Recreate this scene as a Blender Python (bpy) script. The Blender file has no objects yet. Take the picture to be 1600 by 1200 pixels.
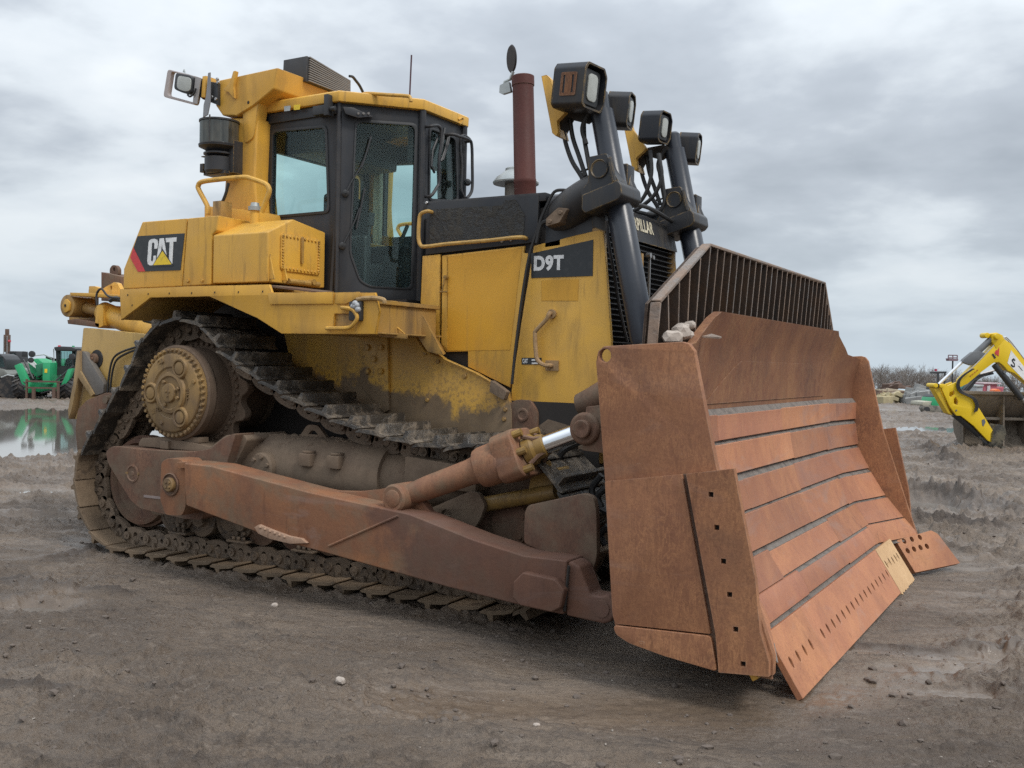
import bpy, bmesh, math, random
import numpy as np
from mathutils import Vector, Matrix
from mathutils.geometry import tessellate_polygon
random.seed(7); rng = np.random.default_rng(7)
SC = bpy.context.scene
COL = SC.collection

# ------------------------------------------------------------------ camera
CAM = np.array([6.8482, -6.7709, 1.6116]); YAW, PITCH, ROLL = math.radians(-30.392), math.radians(-1.173), math.radians(1.149)
FPX = 1569.79
def cam_axes():
    cy, sy, cp, sp, cr, sr = math.cos(YAW), math.sin(YAW), math.cos(PITCH), math.sin(PITCH), math.cos(ROLL), math.sin(ROLL)
    f = np.array([sy*cp, cy*cp, sp]); r = np.array([cy, -sy, 0.]); u = np.cross(r, f)
    return cr*r+sr*u, -sr*r+cr*u, f
AR, AU, AF = cam_axes()
cd = bpy.data.cameras.new('camera'); cam = bpy.data.objects.new('camera', cd); COL.objects.link(cam)
cam.matrix_world = Matrix(((AR[0], AU[0], -AF[0], CAM[0]), (AR[1], AU[1], -AF[1], CAM[1]), (AR[2], AU[2], -AF[2], CAM[2]), (0, 0, 0, 1)))
cd.sensor_width = 36; cd.lens = FPX/1600*36; cd.clip_end = 3000; cd.clip_start = 0.05
SC.camera = cam

# ------------------------------------------------------------------ light
SUN_EL, SUN_AZ = math.radians(50), math.radians(105)   # azimuth from +Y towards +X
W = bpy.data.worlds.new("World"); SC.world = W; W.use_nodes = True
nt = W.node_tree; nt.nodes.clear()
def N(t, nt=None, **k):
    n = nt.nodes.new(t)
    for a, b in k.items(): setattr(n, a, b)
    return n
out = N('ShaderNodeOutputWorld', nt); bg = N('ShaderNodeBackground', nt); L = nt.links.new
sky = N('ShaderNodeTexSky', nt, sky_type='NISHITA', sun_disc=False, sun_elevation=SUN_EL, sun_rotation=SUN_AZ, air_density=1.2, dust_density=2.5)
tc = N('ShaderNodeTexCoord', nt); sep = N('ShaderNodeSeparateXYZ', nt); L(tc.outputs['Generated'], sep.inputs[0])
def M(nt, op, a, b=None, c=None, clamp=False):
    n = nt.nodes.new('ShaderNodeMath'); n.operation = op; n.use_clamp = clamp
    for i, v in enumerate((a, b, c)):
        if v is None: continue
        if isinstance(v, (int, float)): n.inputs[i].default_value = v
        else: nt.links.new(v, n.inputs[i])
    return n.outputs[0]
zc = M(nt, 'MAXIMUM', sep.outputs[2], 0.0)
den = M(nt, 'ADD', zc, 0.21)
px_, py_ = M(nt, 'DIVIDE', sep.outputs[0], den), M(nt, 'DIVIDE', sep.outputs[1], den)
cmb = N('ShaderNodeCombineXYZ', nt); L(px_, cmb.inputs[0]); L(py_, cmb.inputs[1]); cmb.inputs[2].default_value = 3.3
n1 = N('ShaderNodeTexNoise', nt); n1.inputs['Scale'].default_value = 0.95; n1.inputs['Detail'].default_value = 7; n1.inputs['Roughness'].default_value = .5; n1.inputs['Distortion'].default_value = .25
L(cmb.outputs[0], n1.inputs['Vector'])
n2 = N('ShaderNodeTexNoise', nt); n2.inputs['Scale'].default_value = 3.4; n2.inputs['Detail'].default_value = 7; n2.inputs['Roughness'].default_value = .5
L(cmb.outputs[0], n2.inputs['Vector'])
cl = M(nt, 'ADD', M(nt, 'MULTIPLY', n1.outputs[0], .72), M(nt, 'MULTIPLY', n2.outputs[0], .28))
ramp = N('ShaderNodeValToRGB', nt); L(cl, ramp.inputs[0])
e = ramp.color_ramp.elements
e[0].position = .35; e[0].color = (.325, .365, .415, 1); e[1].position = .64; e[1].color = (.76, .80, .83, 1)
x_ = e.new(.47); x_.color = (.455, .50, .555, 1); x_ = e.new(.545); x_.color = (.64, .69, .735, 1)
# towards the horizon the deck thins to a pale blue-white band
hz = M(nt, 'POWER', M(nt, 'SUBTRACT', 1.0, M(nt, 'MULTIPLY', zc, 4.2, clamp=True)), 2.2)
mx = N('ShaderNodeMixRGB', nt); L(hz, mx.inputs[0]); L(ramp.outputs[0], mx.inputs[1]); mx.inputs[2].default_value = (.565, .655, .73, 1)
# overcast skies are brighter overhead
up = M(nt, 'ADD', 1.0, M(nt, 'MULTIPLY', M(nt, 'POWER', zc, 1.5), 1.7))
mb = N('ShaderNodeVectorMath', nt, operation='SCALE'); L(mx.outputs[0], mb.inputs[0]); L(up, mb.inputs['Scale'])
sk = N('ShaderNodeVectorMath', nt, operation='SCALE'); L(sky.outputs[0], sk.inputs[0]); sk.inputs['Scale'].default_value = .006
ad = N('ShaderNodeVectorMath', nt, operation='ADD'); L(mb.outputs[0], ad.inputs[0]); L(sk.outputs[0], ad.inputs[1])
L(ad.outputs[0], bg.inputs[0]); bg.inputs[1].default_value = .86; L(bg.outputs[0], out.inputs[0])
sd = bpy.data.lights.new('sun', 'SUN'); sd.energy = 1.5; sd.angle = math.radians(16); sd.color = (1, .96, .9)
sun = bpy.data.objects.new('sun', sd); COL.objects.link(sun)
d = Vector((math.sin(SUN_AZ)*math.cos(SUN_EL), math.cos(SUN_AZ)*math.cos(SUN_EL), math.sin(SUN_EL)))
sun.rotation_euler = d.to_track_quat('Z', 'Y').to_euler(); sun.location = (0, 0, 30)
SC.view_settings.view_transform = 'Standard'; SC.view_settings.look = 'None'; SC.view_settings.exposure = 0.24; SC.view_settings.gamma = 1
SC.render.engine = 'CYCLES'; SC.cycles.sample_clamp_indirect = 4; SC.cycles.max_bounces = 8; SC.cycles.transparent_max_bounces = 12
SC.cycles.use_denoising = False; SC.cycles.use_adaptive_sampling = False

# ------------------------------------------------------------------ survey helper
def U(x, y, ax, val):
    """point of the real plane ax=val that the survey photo shows at pixel x,y"""
    d = AF + AR*(x-800)/FPX - AU*(y-600)/FPX
    i = 'XYZ'.index(ax); t = (val-CAM[i])/d[i]
    return Vector((CAM + d*t).tolist())
def SX(Y, pts): return [(U(x, y, 'Y', Y)[0], U(x, y, 'Y', Y)[2]) for x, y in pts]   # outline in X,Z on a plane Y
def SV(ax, v, pts): return [U(x, y, ax, v) for x, y in pts]

# ------------------------------------------------------------------ materials
def newmat(name):
    m = bpy.data.materials.new(name); m.use_nodes = True; t = m.node_tree
    return m, t, t.nodes['Principled BSDF']
def noise(t, vec, scale, detail=5, rough=.55, dist=0, sc3=None):
    n = t.nodes.new('ShaderNodeTexNoise'); n.inputs['Scale'].default_value = scale; n.inputs['Detail'].default_value = detail
    n.inputs['Roughness'].default_value = rough; n.inputs['Distortion'].default_value = dist
    if sc3:
        mp = t.nodes.new('ShaderNodeMapping'); mp.inputs['Scale'].default_value = sc3; t.links.new(vec, mp.inputs[0]); vec = mp.outputs[0]
    t.links.new(vec, n.inputs['Vector']); return n.outputs[0]
def rampn(t, fac, stops):
    r = t.nodes.new('ShaderNodeValToRGB'); t.links.new(fac, r.inputs[0]); e = r.color_ramp.elements
    while len(e) < len(stops): e.new(.5)
    for el, (p, c) in zip(e, stops):
        el.position = p; el.color = (c, c, c, 1) if isinstance(c, (int, float)) else (*c, 1)
    return r.outputs[0]
def mixc(t, f, a, b):
    n = t.nodes.new('ShaderNodeMixRGB')
    for i, v in enumerate((f, a, b)):
        if isinstance(v, (int, float)): n.inputs[i].default_value = v
        elif isinstance(v, tuple): n.inputs[i].default_value = (*v, 1)
        else: t.links.new(v, n.inputs[i])
    return n.outputs[0]
def coords(t, rnd=True):
    tc = t.nodes.new('ShaderNodeTexCoord'); v = tc.outputs['Object']
    if rnd:
        oi = t.nodes.new('ShaderNodeObjectInfo'); ml = t.nodes.new('ShaderNodeVectorMath'); ml.operation = 'SCALE'
        cb = t.nodes.new('ShaderNodeCombineXYZ')
        for i in range(3): t.links.new(oi.outputs['Random'], cb.inputs[i])
        t.links.new(cb.outputs[0], ml.inputs[0]); ml.inputs['Scale'].default_value = 37.
        a = t.nodes.new('ShaderNodeVectorMath'); a.operation = 'ADD'; t.links.new(v, a.inputs[0]); t.links.new(ml.outputs[0], a.inputs[1]); v = a.outputs[0]
    return v
def bump(t, bs, h, strength, dist=.01):
    b = t.nodes.new('ShaderNodeBump'); b.inputs['Strength'].default_value = strength; b.inputs['Distance'].default_value = dist
    t.links.new(h, b.inputs['Height']); t.links.new(b.outputs[0], bs.inputs['Normal'])
def edge_wear(t, v, r=.010, lo=.90):
    """1 along exposed edges, broken up by noise"""
    bv = t.nodes.new('ShaderNodeBevel'); bv.samples = 3; bv.inputs['Radius'].default_value = r
    g = t.nodes.new('ShaderNodeNewGeometry'); dt = t.nodes.new('ShaderNodeVectorMath'); dt.operation = 'DOT_PRODUCT'
    t.links.new(bv.outputs[0], dt.inputs[0]); t.links.new(g.outputs['Normal'], dt.inputs[1])
    e = rampn(t, dt.outputs['Value'], [(lo-.04, 1.), (min(.995, lo+.08), 0.)])
    return M(t, 'MULTIPLY', e, rampn(t, noise(t, v, 11, 6, .7, .3), [(.42, 0.), (.56, 1.)]))
def paint(name, base, base2, dirt=(.13, .095, .065), dirt_amt=.35, chip=(.05, .028, .018), chips=.5, rough=.42, mud_z=None, dust=.25, tan=(.30, .22, .14)):
    """worn machine paint: tone drift, dust film, dirt patches, scratches and chips; mud up to a ragged splash line"""
    m, t, b = newmat(name); v = coords(t, False)
    c = mixc(t, rampn(t, noise(t, v, 1.3, 3), [(.35, 0.), (.65, 1.)]), base, base2)
    c = mixc(t, M(t, 'MULTIPLY', rampn(t, noise(t, v, 2.6, 6, .6, .5), [(.42, 0.), (.75, 1.)]), dust), c, tan)
    st = M(t, 'MAXIMUM', rampn(t, noise(t, v, 5.0, 6, .65, .2, (1, 1, .22)), [(.53, 0.), (.70, 1.)]), M(t, 'MULTIPLY', rampn(t, noise(t, v, 16, 5, .65, .1, (1, 1, .10)), [(.57, 0.), (.66, 1.)]), .7))
    c = mixc(t, M(t, 'MULTIPLY', st, dirt_amt), c, dirt)
    f = noise(t, v, 26, 8, .72, .6); ch = rampn(t, f, [(.655, 0.), (.69, 1.)])
    lg = rampn(t, noise(t, v, 3.1, 4), [(.5, 0.), (.62, 1.)])
    chf = M(t, 'MULTIPLY', M(t, 'MULTIPLY', ch, lg), chips)
    f2 = rampn(t, noise(t, v, 60, 3, .6, 3.0, (.35, .35, 1)), [(.73, 0.), (.75, 1.)])
    chf = M(t, 'MAXIMUM', chf, M(t, 'MULTIPLY', f2, chips*.7))
    chf = M(t, 'MAXIMUM', chf, M(t, 'MULTIPLY', edge_wear(t, v), min(1., chips*1.3+.2)))
    c = mixc(t, chf, c, chip)
    ro = M(t, 'ADD', rough, M(t, 'MULTIPLY', st, .3))
    if mud_z is not None:
        g = t.nodes.new('ShaderNodeNewGeometry'); sp = t.nodes.new('ShaderNodeSeparateXYZ'); t.links.new(g.outputs['Position'], sp.inputs[0])
        hh = M(t, 'ADD', sp.outputs[2], M(t, 'MULTIPLY', noise(t, g.outputs['Position'], 2.2, 7, .62, .4), 1.1))
        hh = M(t, 'ADD', hh, M(t, 'MULTIPLY', sp.outputs[0], mud_z[1]))
        mu = M(t, 'MULTIPLY', M(t, 'SUBTRACT', mud_z[0], hh), 12, clamp=True)
        mud = mixc(t, noise(t, v, 7, 6), (.11, .075, .05), (.27, .195, .125))
        mu2 = M(t, 'MULTIPLY', M(t, 'SUBTRACT', mud_z[0]+.35, hh), 2.2, clamp=True)
        spk = rampn(t, noise(t, v, 34, 5, .7), [(.50, 0.), (.6, 1.)])
        c = mixc(t, M(t, 'MULTIPLY', M(t, 'MULTIPLY', mu2, spk), .8), c, (.17, .115, .07))
        c = mixc(t, M(t, 'MULTIPLY', mu, .95), c, mud); ro = M(t, 'ADD', ro, M(t, 'MULTIPLY', mu, .35), clamp=True)
    t.links.new(c, b.inputs['Base Color']); t.links.new(ro, b.inputs['Roughness']); b.inputs['Specular IOR Level'].default_value = .4
    h = M(t, 'ADD', M(t, 'MULTIPLY', noise(t, v, 1.7, 2), .6), M(t, 'MULTIPLY', chf, -.25)); h = M(t, 'ADD', h, M(t, 'MULTIPLY', noise(t, v, 90, 4), .05))
    bump(t, b, h, .35, .02); return m
def rust(name, cols, streak=.5, dark=.3, scale=1.0, vary=0., mud=0., rough=.72, mudc=(.24, .17, .11), zone=None, wear=0., grain=1.0):
    m, t, b = newmat(name); v = coords(t, False)
    n = noise(t, v, 1.6*scale, 6, .6, .3); c = rampn(t, n, [(.3, cols[0]), (.5, cols[1]), (.7, cols[2])])
    s = rampn(t, noise(t, v, 9*scale, 8, .72, .5, (1, 1, .34)), [(.38, 0.), (.66, 1.)]); c = mixc(t, M(t, 'MULTIPLY', s, streak), c, cols[3])
    # fine crazed lines of brighter rust
    cz = rampn(t, noise(t, v, 30*scale, 6, .7, 1.0, (1, 1, .3)), [(.455, 0.), (.50, 1.), (.545, 0.)]); c = mixc(t, M(t, 'MULTIPLY', M(t, 'MULTIPLY', cz, .8*grain), rampn(t, noise(t, v, 2.3, 4), [(.35, .25), (.6, 1.)])), c, tuple(min(1, q*1.15) for q in cols[3]))
    k = rampn(t, noise(t, v, 3.3*scale, 6, .65, .6), [(.52, 0.), (.7, 1.)]); c = mixc(t, M(t, 'MULTIPLY', k, dark), c, (.06, .042, .036))
    sp = rampn(t, noise(t, v, 75*scale, 4, .7), [(.35, 1.), (.47, 0.)]); c = mixc(t, M(t, 'MULTIPLY', sp, .25), c, (.07, .035, .02))
    bl = rampn(t, noise(t, v, .9*scale, 5, .62, .8), [(.44, 0.), (.60, 1.)]); c = mixc(t, M(t, 'MULTIPLY', bl, .5), c, cols[0])
    dr = rampn(t, noise(t, v, 17*scale, 7, .68, .3, (1, 1, .16)), [(.56, 0.), (.66, 1.)]); c = mixc(t, M(t, 'MULTIPLY', M(t, 'MULTIPLY', dr, rampn(t, noise(t, v, 1.7, 3), [(.45, 0.), (.6, 1.)])), streak), c, tuple(q*.45 for q in cols[0]))
    if wear:
        w_ = rampn(t, noise(t, v, 2.2, 5, .6, 1.2, (.5, .5, 1.6)), [(.55, 0.), (.68, 1.)]); c = mixc(t, M(t, 'MULTIPLY', w_, wear), c, (.30, .22, .19))
    ew = edge_wear(t, v, .008, .92); c = mixc(t, M(t, 'MULTIPLY', ew, .45), c, (.42, .30, .22))
    if mud:
        mf = rampn(t, noise(t, v, 4.5*scale, 8, .65, .2), [(.5-.35*mud, 0.), (.72-.35*mud, 1.)]); c = mixc(t, M(t, 'MULTIPLY', mf, .9), c, mixc(t, noise(t, v, 14, 4), mudc, tuple(q*.55 for q in mudc)))
    if zone:      # older, darker-weathered length of the same casting beyond object X = zone[0]
        sx_ = t.nodes.new('ShaderNodeSeparateXYZ'); t.links.new(v, sx_.inputs[0]); zz = M(t, 'ADD', sx_.outputs[0], M(t, 'MULTIPLY', M(t, 'SUBTRACT', noise(t, v, 2.5, 5), .5), 1.6))
        c = mixc(t, M(t, 'MULTIPLY', M(t, 'MULTIPLY', M(t, 'SUBTRACT', zz, zone[0]), 7, clamp=True), .66), c, mixc(t, noise(t, v, 6, 6, .65, .3, (1, 1, .3)), tuple(q*.7 for q in zone[1]), tuple(q*1.5 for q in zone[1])))
    if vary:
        oi = t.nodes.new('ShaderNodeObjectInfo'); c = mixc(t, M(t, 'MULTIPLY', rampn(t, oi.outputs['Random'], [(.25, 0.), (1., 1.)]), vary), c, (.25, .105, .078)); vs = t.nodes.new('ShaderNodeVectorMath'); vs.operation = 'SCALE'; t.links.new(c, vs.inputs[0]); t.links.new(M(t, 'MULTIPLY_ADD', M(t, 'FRACT', M(t, 'MULTIPLY', oi.outputs['Random'], 7.3)), .3, .84), vs.inputs['Scale']); c = vs.outputs[0]
    sc_ = rampn(t, noise(t, v, 20, 3, .6, 4.0, (.25, .6, 1)), [(.745, 0.), (.755, 1.)]); c = mixc(t, M(t, 'MULTIPLY', sc_, .35), c, (.42, .29, .2))
    t.links.new(c, b.inputs['Base Color']); b.inputs['Roughness'].default_value = rough
    t.links.new(M(t, 'ADD', rough-.18, M(t, 'MULTIPLY', n, .4)), b.inputs['Roughness'])
    b.inputs['Specular IOR Level'].default_value = .35
    bump(t, b, M(t, 'ADD', M(t, 'MULTIPLY', noise(t, v, 48*scale, 6, .65), .5), M(t, 'MULTIPLY', noise(t, v, 5, 3), .8)), .45, .008); return m
def plain(name, col, rough=.6, metal=0., var=.25, sc=8, bmp=.15):
    m, t, b = newmat(name); v = coords(t)
    c = mixc(t, noise(t, v, sc, 5), tuple(q*(1-var) for q in col), tuple(min(1, q*(1+var)) for q in col))
    t.links.new(c, b.inputs['Base Color']); b.inputs['Roughness'].default_value = rough; b.inputs['Metallic'].default_value = metal
    if bmp: bump(t, b, noise(t, v, sc*5, 4), bmp, .005)
    return m
def mudsteel(name, steel, mudc, amt, rough=.8, sc=6., bmp=.8):
    m, t, b = newmat(name); v = coords(t)
    c = mixc(t, noise(t, v, sc*3, 5), tuple(q*.6 for q in steel), steel)
    g = t.nodes.new('ShaderNodeNewGeometry')
    oi = t.nodes.new('ShaderNodeObjectInfo'); steel_ = M(t, 'MULTIPLY_ADD', oi.outputs['Random'], .55, .7)
    mf = rampn(t, noise(t, v, sc, 8, .68, .3), [(max(0, .62-amt*.5), 0.), (max(.1, .76-amt*.5), 1.)])
    mc = mixc(t, noise(t, v, sc*4, 5), tuple(q*.55 for q in mudc), mudc)
    c = mixc(t, mf, c, mc)
    vs = t.nodes.new('ShaderNodeVectorMath'); vs.operation = 'SCALE'; t.links.new(c, vs.inputs[0]); t.links.new(steel_, vs.inputs['Scale']); c = vs.outputs[0]
    t.links.new(c, b.inputs['Base Color']); t.links.new(M(t, 'ADD', M(t, 'MULTIPLY', mf, .35), rough-.35), b.inputs['Roughness'])
    bump(t, b, M(t, 'ADD', noise(t, v, sc*7, 6, .65), M(t, 'MULTIPLY', mf, .7)), bmp, .008); return m
def flat(name, col, rough=.5):
    m, t, b = newmat(name); v = coords(t); c = mixc(t, rampn(t, noise(t, v, 30, 6, .7), [(.5, 0.), (.72, 1.)]), col, tuple(.55*q+.03 for q in col))
    t.links.new(c, b.inputs['Base Color']); b.inputs['Roughness'].default_value = rough; return m
def glassmat(name, tint, refl=.05, dirt=.1):
    m = bpy.data.materials.new(name); m.use_nodes = True; t = m.node_tree; t.nodes.clear(); o = t.nodes.new('ShaderNodeOutputMaterial')
    tr = t.nodes.new('ShaderNodeBsdfTransparent'); tr.inputs[0].default_value = (*tint, 1)
    gl = t.nodes.new('ShaderNodeBsdfGlossy'); gl.inputs['Roughness'].default_value = .03; gl.inputs[0].default_value = (.85, .95, .95, 1)
    fr = t.nodes.new('ShaderNodeLayerWeight'); fr.inputs[0].default_value = .5
    ms = t.nodes.new('ShaderNodeMixShader'); t.links.new(M(t, 'ADD', M(t, 'MULTIPLY', M(t, 'POWER', fr.outputs[1], 4.), .6), refl, clamp=True), ms.inputs[0]); t.links.new(tr.outputs[0], ms.inputs[1]); t.links.new(gl.outputs[0], ms.inputs[2])
    df = t.nodes.new('ShaderNodeBsdfDiffuse'); df.inputs[0].default_value = (.3, .27, .22, 1); ms2 = t.nodes.new('ShaderNodeMixShader')
    v = coords(t, False); f = M(t, 'MULTIPLY', rampn(t, noise(t, v, 6, 6, .6, .3, (1, 1, .5)), [(.35, .2), (.75, 1.)]), dirt)
    t.links.new(f, ms2.inputs[0]); t.links.new(ms.outputs[0], ms2.inputs[1]); t.links.new(df.outputs[0], ms2.inputs[2]); t.links.new(ms2.outputs[0], o.inputs[0]); return m

YEL = paint('yellow_paint', (.71, .385, .056), (.61, .32, .043), dust=.22, chips=.9)
YELP = paint('yellow_paint_clean', (.74, .415, .068), (.64, .345, .046), dirt_amt=.45, chips=.9, dust=.25)
YELM = paint('yellow_paint_muddy', (.66, .38, .072), (.54, .295, .05), mud_z=(2.22, .10), dust=.45, chips=.8)
YELR = paint('yellow_paint_grimy', (.46, .27, .07), (.36, .2, .05), dirt_amt=.7, chips=1.0, dust=.5, dirt=(.08, .055, .04))
YELG = paint('yellow_paint_filthy', (.40, .24, .05), (.26, .155, .045), dirt_amt=.9, chips=1.0, dust=.9, dirt=(.07, .045, .03), tan=(.13, .085, .055))
BLK = paint('black_paint', (.020, .022, .027), (.032, .034, .040), dirt=(.09, .07, .05), dirt_amt=.12, chip=(.14, .11, .08), chips=.35, rough=.42, dust=.22, tan=(.10, .085, .065))
BLKG = paint('black_paint_scuffed', (.018, .02, .026), (.03, .031, .034), dirt=(.12, .09, .05), dirt_amt=.35, chip=(.42, .26, .07), chips=.45, rough=.42, dust=.3, tan=(.09, .07, .05))
RUST = rust('rust_plate', ((.185, .080, .046), (.285, .125, .064), (.25, .107, .054), (.42, .20, .092)), streak=.45, dark=.32, wear=.15)
RUSTC = rust('rust_tilt_cylinder', ((.17, .082, .052), (.27, .125, .07), (.32, .15, .08), (.36, .19, .10)), .5, .45, scale=1.3, wear=.3, mud=.1, grain=.5)
RUSTS = rust('rust_blade_face', ((.29, .115, .062), (.44, .185, .095), (.50, .24, .125), (.56, .26, .11)), .5, .2, rough=.6, wear=.4, grain=.35, vary=.55)
RUSTB = rust('rust_blade_upper', ((.13, .055, .034), (.20, .082, .045), (.245, .115, .055), (.31, .165, .075)), .4, .3, grain=.8)
RUSTD = rust('rust_dark', ((.085, .045, .033), (.14, .072, .047), (.19, .098, .06), (.24, .13, .08)), .4, .5, mud=.22, mudc=(.2, .145, .1))
RUSTA = rust('rust_push_arm', ((.15, .072, .048), (.27, .115, .055), (.34, .145, .062), (.36, .17, .08)), .55, .5, scale=.8, wear=.5, mud=.12, grain=.4, zone=(1.25, (.088, .047, .037)))
MUDC = rust('mud_caked_casting', ((.085, .055, .038), (.15, .102, .07), (.20, .14, .098), (.30, .22, .155)), .6, .6, mud=.5, mudc=(.23, .168, .118), rough=.85)
SHOE = mudsteel('track_shoe_steel', (.085, .06, .045), (.225, .158, .10), .68, .8, 5.)
SHOED = mudsteel('track_shoe_worn', (.060, .053, .046), (.21, .168, .125), .30, .6, 9.)
LINK = mudsteel('track_link_steel', (.095, .070, .052), (.20, .145, .10), .55, .75, 9.)
FDRV_ = paint('final_drive_paint', (.46, .29, .09), (.40, .25, .08), dirt=(.12, .085, .06), dirt_amt=.8, chips=.9, dust=.75, rough=.6, tan=(.22, .155, .105), dirt_amt_=0) if False else paint('final_drive_paint', (.46, .29, .09), (.40, .25, .08), dirt=(.12, .085, .06), dirt_amt=.85, chips=1.0, dust=1.0, rough=.6, tan=(.15, .102, .07))
FDRV = paint('hub_paint', (.42, .25, .075), (.22, .14, .06), dirt=(.09, .062, .045), dirt_amt=.85, chips=1.0, dust=1.0, rough=.6, tan=(.135, .09, .062))
DRUM = rust('final_drive_drum', ((.075, .048, .035), (.115, .075, .05), (.15, .10, .07), (.18, .125, .085)), .4, .5, mud=.45, mudc=(.19, .135, .095), rough=.85)
DARK = plain('dark_underside', (.03, .025, .022), .85)
HOSE = plain('hose_rubber', (.025, .024, .024), .55)
STEEL = plain('worn_steel', (.38, .37, .36), .38, .85, .2)
CHROME = plain('chrome_rod', (.75, .76, .78), .16, 1.0, .06, bmp=0)
CYLP = plain('cylinder_paint', (.026, .030, .040), .30, 0, .25, 5, .1)
PIPE = rust('rust_stack', ((.07, .02, .016), (.095, .026, .02), (.115, .034, .025), (.12, .038, .028)), .25, .2, rough=.6, grain=.3)
LENS = plain('lamp_lens', (.40, .41, .38), .22, 0, .25, 14, .3)
WHITE = flat('white_decal', (.80, .80, .79)); DBLK = flat('black_decal', (.022, .025, .028), .35); DRED = flat('red_decal', (.62, .05, .055)); DYEL = flat('yellow_decal', (.82, .58, .03))
CREAM = flat('cream_lettering', (.62, .55, .40))
GLASS = glassmat('cab_glass', (.885, .975, .962), .02, .012)
PLAS = plain('black_plastic', (.03, .031, .033), .5)
GRIL = plain('grille_slat', (.034, .034, .036), .45)
ALU = plain('finned_aluminium', (.22, .205, .19), .6, .3)
SILV = plain('galvanised', (.42, .44, .43), .45, .6)
PIPEW = plain('stained_pipe', (.22, .19, .16), .6, .2, .5)
STONE = plain('pale_stone', (.42, .36, .31), .85, 0, .3, 12, .5)
BEIGE = plain('beige_plastic', (.45, .43, .30), .6)
SEAT = plain('seat_fabric', (.035, .036, .04), .9)

# ------------------------------------------------------------------ mesh helpers
ROOTLOC = [Vector((0, 0, 0))]
def finish(bm, bev=0., seg=2, smooth=40):
    bmesh.ops.remove_doubles(bm, verts=bm.verts, dist=1e-5)
    bmesh.ops.recalc_face_normals(bm, faces=bm.faces)
    if bev:
        ed = [e for e in bm.edges if len(e.link_faces) == 2 and e.calc_face_angle(0) > math.radians(25)]
        try: bmesh.ops.bevel(bm, geom=ed, offset=bev, segments=seg, profile=.6, affect='EDGES', clamp_overlap=True)
        except Exception: pass
    for f in bm.faces: f.smooth = True
    for e in bm.edges:
        e.smooth = not (len(e.link_faces) == 2 and e.calc_face_angle(0) > math.radians(smooth))
def obj(name, bm, mat, parent=None, bev=0., seg=2, smooth=35, fin=True, mirror=False, label=None, shift=0.):
    if fin: finish(bm, bev, seg, smooth)
    if shift:
        for v in bm.verts: v.co.y += shift
    if mirror:
        for v in bm.verts: v.co.y = -v.co.y
        bmesh.ops.reverse_faces(bm, faces=bm.faces)
    if parent is not None:
        off = parent.get('_o'); off = Vector(off) if off is not None else Vector((0, 0, 0))
        for v in bm.verts: v.co -= off
    me = bpy.data.meshes.new(name); bm.to_mesh(me); bm.free()
    for m_ in (mat if isinstance(mat, (list, tuple)) else [mat]): me.materials.append(m_)
    o = bpy.data.objects.new(name, me); COL.objects.link(o)
    if parent is not None:
        o.parent = parent; o['_o'] = parent.get('_o', [0, 0, 0])
    if label: o['label'] = label
    return o
def both(name, fn, mat, parent, **k):
    a = obj(name, fn(), mat, parent, **k); b = obj(name, fn(), mat, parent, mirror=True, **k); return a, b
def thing(name, label, cat, loc=(0, 0, 0), rz=0., group=None):
    o = bpy.data.objects.new(name, None); COL.objects.link(o); o.location = loc; o.rotation_euler = (0, 0, rz); o.empty_display_size = .3
    o['label'] = label; o['category'] = cat; o['_o'] = list(loc) if rz == 0 else [0, 0, 0]
    if group: o['group'] = group
    return o
def tag(o, label, cat, group=None):
    o['label'] = label; o['category'] = cat
    if group: o['group'] = group
    return o
def cat(*bms):
    r = bmesh.new()
    for b in bms:
        me = bpy.data.meshes.new('t'); b.to_mesh(me); b.free(); r.from_mesh(me); bpy.data.meshes.remove(me)
    return r
def xf(bm, m): bmesh.ops.transform(bm, matrix=m, verts=bm.verts); return bm
def box(x0, x1, y0, y1, z0, z1, bm=None):
    bm = bm or bmesh.new()
    v = [bm.verts.new((x, y, z)) for x in (x0, x1) for y in (y0, y1) for z in (z0, z1)]
    for f in ((0, 1, 3, 2), (4, 6, 7, 5), (0, 4, 5, 1), (2, 3, 7, 6), (0, 2, 6, 4), (1, 5, 7, 3)): bm.faces.new([v[i] for i in f])
    return bm
def hexa(a, b, bm=None):
    """solid between two matching outlines of 3D points"""
    bm = bm or bmesh.new(); A = [bm.verts.new(p) for p in a]; B = [bm.verts.new(p) for p in b]; n = len(A)
    bm.faces.new(A); bm.faces.new(B[::-1])
    for i in range(n): bm.faces.new((A[i], B[i], B[(i+1) % n], A[(i+1) % n]))
    return bm
def prism(pts, y0, y1, holes=(), bm=None):
    """outline in X,Z extruded from y0 to y1; holes are outlines too"""
    bm = bm or bmesh.new()
    loops = [[(p[0], p[1]) for p in pts]]+[list(h) for h in holes]
    if not holes:
        return hexa([(x, y0, z) for x, z in loops[0]], [(x, y1, z) for x, z in loops[0]], bm)
    tris = tessellate_polygon([[Vector((x, z, 0)) for x, z in l] for l in loops])
    flatp = [q for l in loops for q in l]
    A = [bm.verts.new((x, y0, z)) for x, z in flatp]; B = [bm.verts.new((x, y1, z)) for x, z in flatp]
    for t in tris:
        bm.faces.new([A[i] for i in t]); bm.faces.new([B[i] for i in reversed(t)])
    k = 0
    for l in loops:
        n = len(l)
        for i in range(n):
            a, b = k+i, k+(i+1) % n
            bm.faces.new((A[a], A[b], B[b], B[a]))
        k += n
    return bm
def frame(o, u, v):
    """matrix taking local X,Z of a prism to directions u,v at o, local Y to the normal"""
    u = Vector(u).normalized(); v = Vector(v); w = v-u*v.dot(u); w.normalize(); n = w.cross(u)
    return Matrix(((u[0], n[0], w[0], o[0]), (u[1], n[1], w[1], o[1]), (u[2], n[2], w[2], o[2]), (0, 0, 0, 1)))
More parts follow.
